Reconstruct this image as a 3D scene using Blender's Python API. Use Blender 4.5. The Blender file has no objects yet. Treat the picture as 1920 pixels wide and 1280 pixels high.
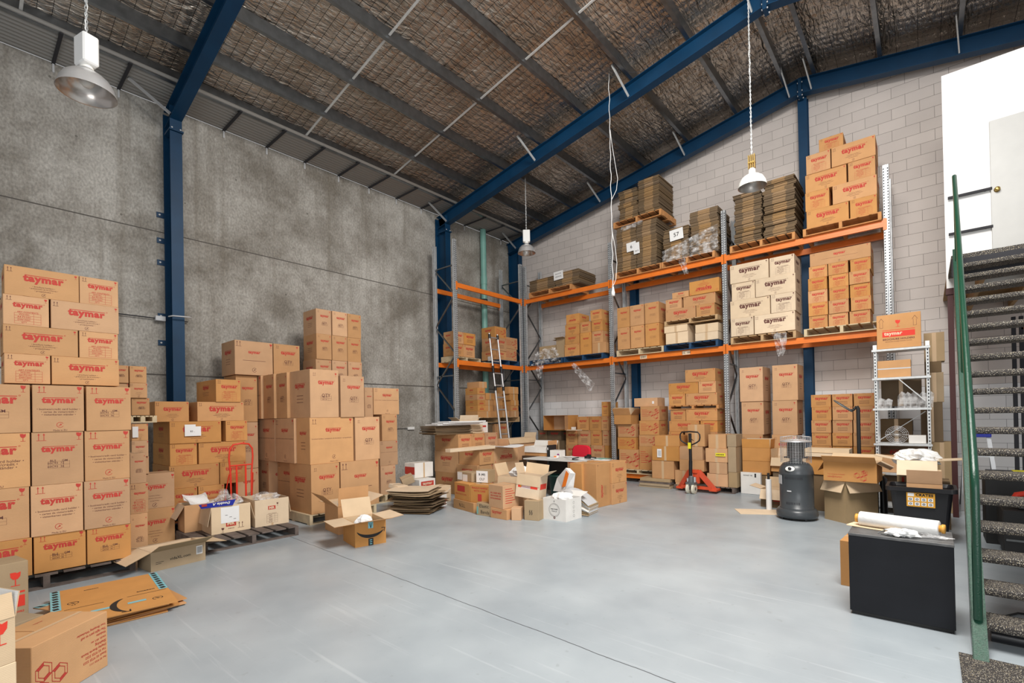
import bpy, math, random
from mathutils import Matrix, Vector
PI = math.pi
R_ = math.radians
C = bpy.context.scene.collection
sc = bpy.context.scene

# ------------------------------------------------------------------ camera, light, exposure
cam = bpy.data.objects.new('camera', bpy.data.cameras.new('camera')); C.objects.link(cam)
cF = Vector((-0.6533, 0.7570, 0.0075)).normalized()
cR = Vector((0.7568, 0.6533, -0.0188)); cR = (cR - cF * cR.dot(cF)).normalized()
cU = cR.cross(cF)
M4 = Matrix((cR, cU, -cF)).transposed().to_4x4(); M4.translation = Vector((0, 0, 1.6))
cam.matrix_world = M4
cam.data.sensor_width = 36; cam.data.lens = 902.05 / 1920 * 36
cam.data.shift_y = (773.73 - 640) / 1920
cam.data.clip_start = 0.05; cam.data.clip_end = 200
sc.camera = cam

sc.view_settings.view_transform = 'Standard'; sc.view_settings.look = 'None'
sc.view_settings.gamma = 1; sc.view_settings.use_curve_mapping = False
sc.view_settings.exposure = 0.0

w = bpy.data.worlds.new('world'); sc.world = w; w.use_nodes = True
wn = w.node_tree.nodes; wl = w.node_tree.links
bg = wn['Background']; bg.inputs[0].default_value = (0.98, 0.98, 1.0, 1); bg.inputs[1].default_value = 0.42

def area(name, loc, target, sx, sy, power, col=(1, 1, 1), spread=180):
    d = bpy.data.lights.new(name, 'AREA'); d.shape = 'RECTANGLE'; d.size = sx; d.size_y = sy
    d.energy = power; d.color = col; d.spread = R_(spread)
    o = bpy.data.objects.new(name, d); C.objects.link(o); o.location = loc
    o.rotation_euler = (Vector(target) - Vector(loc)).to_track_quat('-Z', 'Y').to_euler()
    return o
# daylight: translucent roof sheets near the ridge and the open roller door behind the camera
area('skylight', (-0.4, 3.6, 7.3), (-2.6, 6.0, 0.0), 3.2, 3.2, 860, (1.0, 0.965, 0.92))
area('roller_door_daylight', (3.5, -3.0, 2.6), (-3.0, 6.0, 2.2), 5.0, 4.0, 360, (0.97, 0.985, 1.0))

# ------------------------------------------------------------------ materials
def newmat(name):
    m = bpy.data.materials.new(name); m.use_nodes = True
    return m, m.node_tree.nodes, m.node_tree.links, m.node_tree.nodes['Principled BSDF']
def plain(name, col, rough=.6, metal=0., spec=.5, var=0.0, nscale=6., bump=0., bscale=60., alpha=1., trans=0., coat=0.):
    m, n, l, b = newmat(name)
    b.inputs['Base Color'].default_value = (*col, 1); b.inputs['Roughness'].default_value = rough
    b.inputs['Metallic'].default_value = metal; b.inputs['Specular IOR Level'].default_value = spec
    b.inputs['Coat Weight'].default_value = coat
    tc = n.new('ShaderNodeTexCoord')
    if var > 0:
        nt = n.new('ShaderNodeTexNoise'); nt.inputs['Scale'].default_value = nscale; nt.inputs['Detail'].default_value = 6
        l.new(tc.outputs['Object'], nt.inputs['Vector'])
        r = n.new('ShaderNodeMapRange'); r.inputs[1].default_value = .3; r.inputs[2].default_value = .7
        r.inputs[3].default_value = 1 - var; r.inputs[4].default_value = 1 + var
        l.new(nt.outputs[0], r.inputs[0])
        mx = n.new('ShaderNodeVectorMath'); mx.operation = 'SCALE'; mx.inputs[0].default_value = col
        l.new(r.outputs[0], mx.inputs['Scale']); l.new(mx.outputs[0], b.inputs['Base Color'])
    if bump > 0:
        nb = n.new('ShaderNodeTexNoise'); nb.inputs['Scale'].default_value = bscale; nb.inputs['Detail'].default_value = 5
        l.new(tc.outputs['Object'], nb.inputs['Vector'])
        bp = n.new('ShaderNodeBump'); bp.inputs['Strength'].default_value = bump; bp.inputs['Distance'].default_value = .01
        l.new(nb.outputs[0], bp.inputs['Height']); l.new(bp.outputs[0], b.inputs['Normal'])
    if alpha < 1: b.inputs['Alpha'].default_value = alpha
    if trans > 0: b.inputs['Transmission Weight'].default_value = trans
    return m
def cardboard(name, col, var=.13):
    m, n, l, b = newmat(name)
    b.inputs['Roughness'].default_value = .82; b.inputs['Specular IOR Level'].default_value = .25
    oi = n.new('ShaderNodeObjectInfo'); tc = n.new('ShaderNodeTexCoord')
    r = n.new('ShaderNodeMapRange'); r.inputs[3].default_value = 1 - var; r.inputs[4].default_value = 1 + var
    l.new(oi.outputs['Random'], r.inputs[0])
    nt = n.new('ShaderNodeTexNoise'); nt.inputs['Scale'].default_value = 5; nt.inputs['Detail'].default_value = 7
    l.new(tc.outputs['Object'], nt.inputs['Vector'])
    r2 = n.new('ShaderNodeMapRange'); r2.inputs[1].default_value = .25; r2.inputs[2].default_value = .75
    r2.inputs[3].default_value = .93; r2.inputs[4].default_value = 1.07
    l.new(nt.outputs[0], r2.inputs[0])
    mu = n.new('ShaderNodeMath'); mu.operation = 'MULTIPLY'; l.new(r.outputs[0], mu.inputs[0]); l.new(r2.outputs[0], mu.inputs[1])
    mx = n.new('ShaderNodeVectorMath'); mx.operation = 'SCALE'; mx.inputs[0].default_value = col
    l.new(mu.outputs[0], mx.inputs['Scale'])
    hs = n.new('ShaderNodeHueSaturation'); r3 = n.new('ShaderNodeMapRange')
    w1 = n.new('ShaderNodeMath'); w1.operation = 'MULTIPLY'; w1.inputs[1].default_value = 7.31
    w2 = n.new('ShaderNodeMath'); w2.operation = 'FRACT'
    l.new(oi.outputs['Random'], w1.inputs[0]); l.new(w1.outputs[0], w2.inputs[0]); l.new(w2.outputs[0], r3.inputs[0])
    r3.inputs[3].default_value = .9; r3.inputs[4].default_value = 1.08
    l.new(r3.outputs[0], hs.inputs['Saturation']); l.new(mx.outputs[0], hs.inputs['Color'])
    l.new(hs.outputs[0], b.inputs['Base Color'])
    # faint flute lines
    sx = n.new('ShaderNodeTexWave'); sx.bands_direction = 'Z'; sx.inputs['Scale'].default_value = 38; sx.inputs['Distortion'].default_value = 1.5
    l.new(tc.outputs['Object'], sx.inputs['Vector'])
    bp = n.new('ShaderNodeBump'); bp.inputs['Strength'].default_value = .12; bp.inputs['Distance'].default_value = .004
    l.new(sx.outputs[0], bp.inputs['Height']); l.new(bp.outputs[0], b.inputs['Normal'])
    return m
CB = cardboard('cardboard_brown', (.56, .325, .165))
CBW = cardboard('cardboard_warm', (.56, .285, .108), .10)
CBP = cardboard('cardboard_pale', (.74, .58, .40), .05)
CBG = cardboard('cardboard_greyish', (.40, .29, .17), .1)
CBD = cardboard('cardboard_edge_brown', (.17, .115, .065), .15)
CBM = cardboard('cardboard_mid_tan', (.62, .45, .27), .04)
CBI = cardboard('cardboard_inside', (.66, .50, .33), .05)
CBWH = cardboard('cardboard_white', (.78, .76, .72), .03)
TAPE = plain('packing_tape', (.60, .42, .25), .25, spec=.6)
RED = plain('print_red', (.50, .045, .03), .75)
RED2 = plain('print_bright_red', (.70, .04, .02), .7)
DRK = plain('print_dark_brown', (.13, .045, .035), .8)
BLK = plain('print_black', (.015, .014, .014), .7)
CYAN = plain('tape_cyan', (.22, .55, .62), .4)
WHITE = plain('paper_white', (.82, .82, .81), .8, var=.03)
YEL = plain('label_yellow', (.80, .70, .03), .6)
WOOD = plain('pallet_wood', (.50, .33, .17), .85, var=.22, nscale=9, bump=.3)
WOODP = plain('pallet_wood_pale', (.62, .50, .32), .85, var=.15, nscale=9, bump=.3)
WOODD = plain('pallet_wood_weathered', (.13, .10, .085), .9, var=.35, nscale=9, bump=.4)
WOODO = plain('pallet_wood_orange', (.56, .26, .09), .85, var=.2, nscale=9, bump=.3)
BLUEW = plain('pallet_blue_paint', (.012, .055, .13), .6, var=.3, nscale=12)
GALV = plain('galvanised_steel', (.55, .57, .58), .42, metal=.3, var=.15, nscale=14)
GALVD = plain('galvanised_purlin', (.22, .235, .25), .30, metal=.92, var=.15, nscale=8)
GALVL = plain('galvanised_light', (.66, .68, .68), .45, metal=.4, var=.1, nscale=20)
HOLE = plain('punched_hole_dark', (.03, .03, .035), .9)
ORANGE = plain('beam_orange', (.78, .19, .02), .42, var=.08, nscale=5)
NAVY = plain('steel_blue_paint', (.0025, .038, .095), .5, spec=.3, var=.16, nscale=2.5)
GREEN = plain('stair_green_paint', (.002, .042, .021), .28, bump=.25, bscale=160, coat=.15)
GREENL = plain('stair_green_gloss', (.010, .062, .035), .45, var=.25, nscale=60, bump=.4, bscale=130)
PIPEG = plain('pipe_seafoam', (.20, .42, .36), .45, var=.06)
PAINTW = plain('white_plaster', (.86, .86, .84), .7)
DOORW = plain('door_white', (.50, .50, .48), .45, var=.03)
BLKP = plain('black_plastic', (.012, .012, .014), .35, var=.1)
BLKM = plain('black_rubber', (.014, .014, .014), .65)
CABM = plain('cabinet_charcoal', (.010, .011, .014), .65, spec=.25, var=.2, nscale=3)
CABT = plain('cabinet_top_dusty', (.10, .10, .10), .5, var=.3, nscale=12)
HEAT = plain('heater_grey_enamel', (.055, .062, .068), .32, var=.08)
CHROME = plain('polished_aluminium', (.86, .86, .86), .34, metal=.7, var=.06)
ALU = plain('brushed_aluminium', (.62, .63, .64), .35, metal=.7)
LAMPW = plain('lamp_white_enamel', (.86, .85, .80), .35)
BRASS = plain('brass', (.48, .33, .10), .3, metal=.9)
REDP = plain('red_paint', (.75, .045, .02), .35)
REDJ = plain('jack_red_paint', (.68, .085, .03), .4, var=.15)
REDF = plain('red_fabric', (.65, .01, .03), .85)
MAROON = plain('oxide_red_paint', (.06, .014, .013), .6)
CREAM = plain('wheel_cream_nylon', (.66, .62, .50), .5)
BLUEB = plain('carton_royal_blue', (.02, .035, .40), .5)
FILM = plain('stretch_film_white', (.80, .80, .78), .3, bump=.4, bscale=25)
BULB = plain('lamp_bulb_glass', (.75, .74, .70), .2)
TIMB = plain('timber_joist', (.34, .21, .09), .8, var=.2)
GREY = plain('grey_steel', (.16, .17, .17), .45, metal=.4)
GREYL = plain('grey_plastic', (.55, .56, .57), .5)

def film_mat():
    m, n, l, b = newmat('clear_plastic_film')
    b.inputs['Base Color'].default_value = (.9, .9, .9, 1); b.inputs['Roughness'].default_value = .12
    b.inputs['Specular IOR Level'].default_value = .9
    tc = n.new('ShaderNodeTexCoord'); nt = n.new('ShaderNodeTexNoise'); nt.inputs['Scale'].default_value = 9; nt.inputs['Detail'].default_value = 4
    l.new(tc.outputs['Object'], nt.inputs['Vector'])
    r = n.new('ShaderNodeMapRange'); r.inputs[1].default_value = .42; r.inputs[2].default_value = .62; r.inputs[3].default_value = .06; r.inputs[4].default_value = .50
    l.new(nt.outputs[0], r.inputs[0]); l.new(r.outputs[0], b.inputs['Alpha'])
    bp = n.new('ShaderNodeBump'); bp.inputs['Strength'].default_value = 1; bp.inputs['Distance'].default_value = .03
    l.new(nt.outputs[0], bp.inputs['Height']); l.new(bp.outputs[0], b.inputs['Normal'])
    return m
CLEAR = film_mat()

def floor_mat():
    m, n, l, b = newmat('painted_concrete_floor')
    tc = n.new('ShaderNodeTexCoord')
    def noise(s, d=6, sc_=(1, 1, 1), rot=.5):
        mp = n.new('ShaderNodeMapping'); mp.inputs['Scale'].default_value = sc_
        mp.inputs['Rotation'].default_value = (0, 0, rot)
        nt = n.new('ShaderNodeTexNoise'); nt.inputs['Scale'].default_value = s; nt.inputs['Detail'].default_value = d
        l.new(tc.outputs['Object'], mp.inputs[0]); l.new(mp.outputs[0], nt.inputs['Vector']); return nt.outputs[0]
    cr = n.new('ShaderNodeValToRGB')
    cr.color_ramp.elements[0].position = .3; cr.color_ramp.elements[0].color = (.30, .34, .37, 1)
    cr.color_ramp.elements[1].position = .7; cr.color_ramp.elements[1].color = (.42, .465, .49, 1)
    l.new(noise(1.1, 8), cr.inputs[0])
    # pale scuffs: stretched thresholded noise
    sm = n.new('ShaderNodeMapRange'); sm.inputs[1].default_value = .63; sm.inputs[2].default_value = .72; sm.inputs[4].default_value = .3
    l.new(noise(1.6, 5, (.35, 9, 1)), sm.inputs[0])
    s2 = n.new('ShaderNodeMapRange'); s2.inputs[1].default_value = .62; s2.inputs[2].default_value = .70; s2.inputs[4].default_value = .32
    l.new(noise(1.3, 6, (.5, 16, 1), 1.9), s2.inputs[0])
    s3 = n.new('ShaderNodeMath'); s3.operation = 'MAXIMUM'; l.new(sm.outputs[0], s3.inputs[0]); l.new(s2.outputs[0], s3.inputs[1]); sm = s3
    mx = n.new('ShaderNodeMix'); mx.data_type = 'RGBA'; l.new(sm.outputs[0], mx.inputs[0]); l.new(cr.outputs[0], mx.inputs[6]); mx.inputs[7].default_value = (.56, .60, .62, 1)
    dm = n.new('ShaderNodeMapRange'); dm.inputs[1].default_value = .66; dm.inputs[2].default_value = .74; dm.inputs[4].default_value = .35
    l.new(noise(14, 3), dm.inputs[0])
    mx2 = n.new('ShaderNodeMix'); mx2.data_type = 'RGBA'; l.new(dm.outputs[0], mx2.inputs[0]); l.new(mx.outputs[2], mx2.inputs[6]); mx2.inputs[7].default_value = (.25, .27, .28, 1)
    # slab joint: crack line running away from the camera side
    sp = n.new('ShaderNodeSeparateXYZ'); l.new(tc.outputs['Object'], sp.inputs[0])
    wob = n.new('ShaderNodeMath'); wob.operation = 'MULTIPLY_ADD'; wob.inputs[1].default_value = .03; wob.inputs[2].default_value = 0
    l.new(noise(3, 4), wob.inputs[0])
    ad = n.new('ShaderNodeMath'); ad.operation = 'ADD'; l.new(sp.outputs['Y'], ad.inputs[0]); l.new(wob.outputs[0], ad.inputs[1])
    sx_ = n.new('ShaderNodeMath'); sx_.operation = 'MULTIPLY_ADD'; sx_.inputs[1].default_value = .042; sx_.inputs[2].default_value = -2.75; l.new(sp.outputs['X'], sx_.inputs[0])
    su = n.new('ShaderNodeMath'); su.operation = 'ADD'; l.new(ad.outputs[0], su.inputs[0]); l.new(sx_.outputs[0], su.inputs[1])
    ab = n.new('ShaderNodeMath'); ab.operation = 'ABSOLUTE'; l.new(su.outputs[0], ab.inputs[0])
    lt = n.new('ShaderNodeMath'); lt.operation = 'LESS_THAN'; lt.inputs[1].default_value = .0045; l.new(ab.outputs[0], lt.inputs[0])
    mx3 = n.new('ShaderNodeMix'); mx3.data_type = 'RGBA'; l.new(lt.outputs[0], mx3.inputs[0]); l.new(mx2.outputs[2], mx3.inputs[6]); mx3.inputs[7].default_value = (.10, .11, .12, 1)
    l.new(mx3.outputs[2], b.inputs['Base Color'])
    rr = n.new('ShaderNodeMapRange'); rr.inputs[3].default_value = .22; rr.inputs[4].default_value = .5
    l.new(noise(3, 6), rr.inputs[0]); l.new(rr.outputs[0], b.inputs['Roughness'])
    b.inputs['Specular IOR Level'].default_value = .45
    return m
FLOOR = floor_mat()

def concrete_mat():
    m, n, l, b = newmat('precast_concrete')
    tc = n.new('ShaderNodeTexCoord')
    def noise(s, d=6, scl=(1, 1, 1), rgh=.55):
        mp = n.new('ShaderNodeMapping'); mp.inputs['Scale'].default_value = scl
        nt = n.new('ShaderNodeTexNoise'); nt.inputs['Scale'].default_value = s; nt.inputs['Detail'].default_value = d; nt.inputs['Roughness'].default_value = rgh
        l.new(tc.outputs['Object'], mp.inputs[0]); l.new(mp.outputs[0], nt.inputs['Vector']); return nt.outputs[0]
    cr = n.new('ShaderNodeValToRGB')
    e = cr.color_ramp.elements
    e[0].position = .36; e[0].color = (.21, .19, .16, 1); e[1].position = .62; e[1].color = (.475, .455, .415, 1)
    l.new(noise(.9, 10, (1, 1, 1), .65), cr.inputs[0])
    # vertical run marks
    vr = n.new('ShaderNodeMapRange'); vr.inputs[1].default_value = .50; vr.inputs[2].default_value = .75; vr.inputs[4].default_value = .55
    l.new(noise(1.9, 8, (1, 3.2, .14)), vr.inputs[0])
    mx = n.new('ShaderNodeMix'); mx.data_type = 'RGBA'; l.new(vr.outputs[0], mx.inputs[0]); l.new(cr.outputs[0], mx.inputs[6]); mx.inputs[7].default_value = (.17, .145, .11, 1)
    # fine dark pits
    vo = n.new('ShaderNodeTexVoronoi'); vo.inputs['Scale'].default_value = 2.6; vo.inputs['Randomness'].default_value = 1
    l.new(tc.outputs['Object'], vo.inputs['Vector'])
    pt = n.new('ShaderNodeMath'); pt.operation = 'LESS_THAN'; pt.inputs[1].default_value = .045; l.new(vo.outputs['Distance'], pt.inputs[0])
    pm = n.new('ShaderNodeMath'); pm.operation = 'MULTIPLY'; pm.inputs[1].default_value = .6; l.new(pt.outputs[0], pm.inputs[0])
    mx2 = n.new('ShaderNodeMix'); mx2.data_type = 'RGBA'; l.new(pm.outputs[0], mx2.inputs[0]); l.new(mx.outputs[2], mx2.inputs[6]); mx2.inputs[7].default_value = (.07, .06, .05, 1)
    fi = n.new('ShaderNodeMapRange'); fi.inputs[1].default_value = .3; fi.inputs[2].default_value = .7; fi.inputs[3].default_value = .70; fi.inputs[4].default_value = 1.24
    l.new(noise(24, 9, (1, 1.4, .9)), fi.inputs[0])
    sca = n.new('ShaderNodeVectorMath'); sca.operation = 'SCALE'; l.new(mx2.outputs[2], sca.inputs[0]); l.new(fi.outputs[0], sca.inputs['Scale'])
    # panel joints at fixed heights
    sp = n.new('ShaderNodeSeparateXYZ'); l.new(tc.outputs['Object'], sp.inputs[0])
    last = sca.outputs[0]
    for axis, val, hw in (('Z', 4.81, .009), ('Z', 2.41, .012), ('Y', -.6, .01), ('Y', 8.6, .012)):
        su = n.new('ShaderNodeMath'); su.operation = 'SUBTRACT'; su.inputs[1].default_value = val; l.new(sp.outputs[axis], su.inputs[0])
        ab = n.new('ShaderNodeMath'); ab.operation = 'ABSOLUTE'; l.new(su.outputs[0], ab.inputs[0])
        lt = n.new('ShaderNodeMath'); lt.operation = 'LESS_THAN'; lt.inputs[1].default_value = hw; l.new(ab.outputs[0], lt.inputs[0])
        mm = n.new('ShaderNodeMix'); mm.data_type = 'RGBA'; l.new(lt.outputs[0], mm.inputs[0]); l.new(last, mm.inputs[6]); mm.inputs[7].default_value = (.09, .08, .07, 1)
        last = mm.outputs[2]
    l.new(last, b.inputs['Base Color'])
    bp = n.new('ShaderNodeBump'); bp.inputs['Strength'].default_value = .35; bp.inputs['Distance'].default_value = .01
    l.new(noise(18, 8), bp.inputs['Height']); l.new(bp.outputs[0], b.inputs['Normal'])
    b.inputs['Roughness'].default_value = .85
    return m
CONC = concrete_mat()

def block_mat(white_z=2.0):
    m, n, l, b = newmat('painted_blockwork')
    tc = n.new('ShaderNodeTexCoord'); sp = n.new('ShaderNodeSeparateXYZ'); l.new(tc.outputs['Object'], sp.inputs[0])
    cb = n.new('ShaderNodeCombineXYZ'); l.new(sp.outputs['X'], cb.inputs[0]); l.new(sp.outputs['Z'], cb.inputs[1])
    br = n.new('ShaderNodeTexBrick'); l.new(cb.outputs[0], br.inputs['Vector'])
    br.inputs['Scale'].default_value = 1; br.inputs['Brick Width'].default_value = .40; br.inputs['Row Height'].default_value = .20
    br.inputs['Mortar Size'].default_value = .0028; br.inputs['Mortar Smooth'].default_value = .3
    br.inputs['Color1'].default_value = (.66, .60, .56, 1); br.inputs['Color2'].default_value = (.60, .545, .51, 1); br.inputs['Mortar'].default_value = (.17, .15, .14, 1)
    nt = n.new('ShaderNodeTexNoise'); nt.inputs['Scale'].default_value = .8; nt.inputs['Detail'].default_value = 8
    l.new(tc.outputs['Object'], nt.inputs['Vector'])
    r = n.new('ShaderNodeMapRange'); r.inputs[1].default_value = .3; r.inputs[2].default_value = .7; r.inputs[3].default_value = .9; r.inputs[4].default_value = 1.08
    l.new(nt.outputs[0], r.inputs[0])
    gt = n.new('ShaderNodeMath'); gt.operation = 'LESS_THAN'; gt.inputs[1].default_value = white_z; l.new(sp.outputs['Z'], gt.inputs[0])
    wm = n.new('ShaderNodeMix'); wm.data_type = 'RGBA'; wm.blend_type = 'MULTIPLY'; wm.inputs[0].default_value = 1
    tint = n.new('ShaderNodeMix'); tint.data_type = 'RGBA'; l.new(gt.outputs[0], tint.inputs[0]); tint.inputs[6].default_value = (1, 1, 1, 1); tint.inputs[7].default_value = (1.25, 1.36, 1.45, 1)
    tint.clamp_result = False
    l.new(br.outputs['Color'], wm.inputs[6]); l.new(tint.outputs[2], wm.inputs[7])
    sca = n.new('ShaderNodeVectorMath'); sca.operation = 'SCALE'; l.new(wm.outputs[2], sca.inputs[0]); l.new(r.outputs[0], sca.inputs['Scale'])
    l.new(sca.outputs[0], b.inputs['Base Color'])
    bp = n.new('ShaderNodeBump'); bp.inputs['Strength'].default_value = .5; bp.inputs['Distance'].default_value = .006
    inv = n.new('ShaderNodeMath'); inv.operation = 'SUBTRACT'; inv.inputs[0].default_value = 1; l.new(br.outputs['Fac'], inv.inputs[1])
    l.new(inv.outputs[0], bp.inputs['Height']); l.new(bp.outputs[0], b.inputs['Normal'])
    b.inputs['Roughness'].default_value = .8
    return m
BLOCK = block_mat()

def foil_mat():
    m, n, l, b = newmat('foil_insulation')
    tc = n.new('ShaderNodeTexCoord')
    nt = n.new('ShaderNodeTexNoise'); nt.inputs['Scale'].default_value = 1.3; nt.inputs['Detail'].default_value = 4
    l.new(tc.outputs['Object'], nt.inputs['Vector'])
    cr = n.new('ShaderNodeValToRGB'); cr.color_ramp.elements[0].position = .35; cr.color_ramp.elements[0].color = (.44, .37, .30, 1)
    cr.color_ramp.elements[1].position = .7; cr.color_ramp.elements[1].color = (.66, .60, .53, 1)
    l.new(nt.outputs[0], cr.inputs[0])
    sp = n.new('ShaderNodeSeparateXYZ'); l.new(tc.outputs['Object'], sp.inputs[0])
    def lines(axis, period, hw):
        mo = n.new('ShaderNodeMath'); mo.operation = 'PINGPONG'; mo.inputs[1].default_value = period / 2; l.new(sp.outputs[axis], mo.inputs[0])
        lt = n.new('ShaderNodeMath'); lt.operation = 'LESS_THAN'; lt.inputs[1].default_value = hw; l.new(mo.outputs[0], lt.inputs[0])
        return lt.outputs[0], mo.outputs[0]
    a, am = lines('X', .30, .0035); c, cm = lines('Y', .15, .0030)
    mx = n.new('ShaderNodeMath'); mx.operation = 'MAXIMUM'; l.new(a, mx.inputs[0]); l.new(c, mx.inputs[1])
    mm = n.new('ShaderNodeMix'); mm.data_type = 'RGBA'; l.new(mx.outputs[0], mm.inputs[0]); l.new(cr.outputs[0], mm.inputs[6]); mm.inputs[7].default_value = (.05, .045, .04, 1)
    l.new(mm.outputs[2], b.inputs['Base Color'])
    b.inputs['Metallic'].default_value = .85; b.inputs['Roughness'].default_value = .24
    # crinkles: fine noise stretched across the pillow direction
    mp = n.new('ShaderNodeMapping'); mp.inputs['Scale'].default_value = (3.4, .8, 1)
    n2 = n.new('ShaderNodeTexNoise'); n2.inputs['Scale'].default_value = 4.2; n2.inputs['Detail'].default_value = 3.5; n2.inputs['Roughness'].default_value = .5; n2.inputs['Distortion'].default_value = .9
    l.new(tc.outputs['Object'], mp.inputs[0]); l.new(mp.outputs[0], n2.inputs['Vector'])
    bp = n.new('ShaderNodeBump'); bp.inputs['Strength'].default_value = 1; bp.inputs['Distance'].default_value = .065
    l.new(n2.outputs[0], bp.inputs['Height']); l.new(bp.outputs[0], b.inputs['Normal'])
    return m
FOIL = foil_mat()

def speckle_mat():
    m, n, l, b = newmat('speckled_rubber')
    tc = n.new('ShaderNodeTexCoord')
    vo = n.new('ShaderNodeTexVoronoi'); vo.inputs['Scale'].default_value = 150
    l.new(tc.outputs['Object'], vo.inputs['Vector'])
    nt = n.new('ShaderNodeTexNoise'); nt.inputs['Scale'].default_value = 90; nt.inputs['Detail'].default_value = 2
    l.new(tc.outputs['Object'], nt.inputs['Vector'])
    a = n.new('ShaderNodeMath'); a.operation = 'LESS_THAN'; a.inputs[1].default_value = .33; l.new(vo.outputs['Distance'], a.inputs[0])
    c = n.new('ShaderNodeMath'); c.operation = 'GREATER_THAN'; c.inputs[1].default_value = .47; l.new(nt.outputs[0], c.inputs[0])
    mu = n.new('ShaderNodeMath'); mu.operation = 'MULTIPLY'; l.new(a.outputs[0], mu.inputs[0]); l.new(c.outputs[0], mu.inputs[1])
    mm = n.new('ShaderNodeMix'); mm.data_type = 'RGBA'; l.new(mu.outputs[0], mm.inputs[0]); mm.inputs[6].default_value = (.035, .030, .027, 1)
    cc = n.new('ShaderNodeMix'); cc.data_type = 'RGBA'; l.new(vo.outputs['Color'], cc.inputs[0]); cc.inputs[6].default_value = (.50, .40, .22, 1); cc.inputs[7].default_value = (.62, .60, .55, 1)
    l.new(cc.outputs[2], mm.inputs[7]); l.new(mm.outputs[2], b.inputs['Base Color'])
    b.inputs['Roughness'].default_value = .8
    bp = n.new('ShaderNodeBump'); bp.inputs['Strength'].default_value = .4; bp.inputs['Distance'].default_value = .004
    l.new(nt.outputs[0], bp.inputs['Height']); l.new(bp.outputs[0], b.inputs['Normal'])
    return m
SPECK = speckle_mat()

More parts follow.
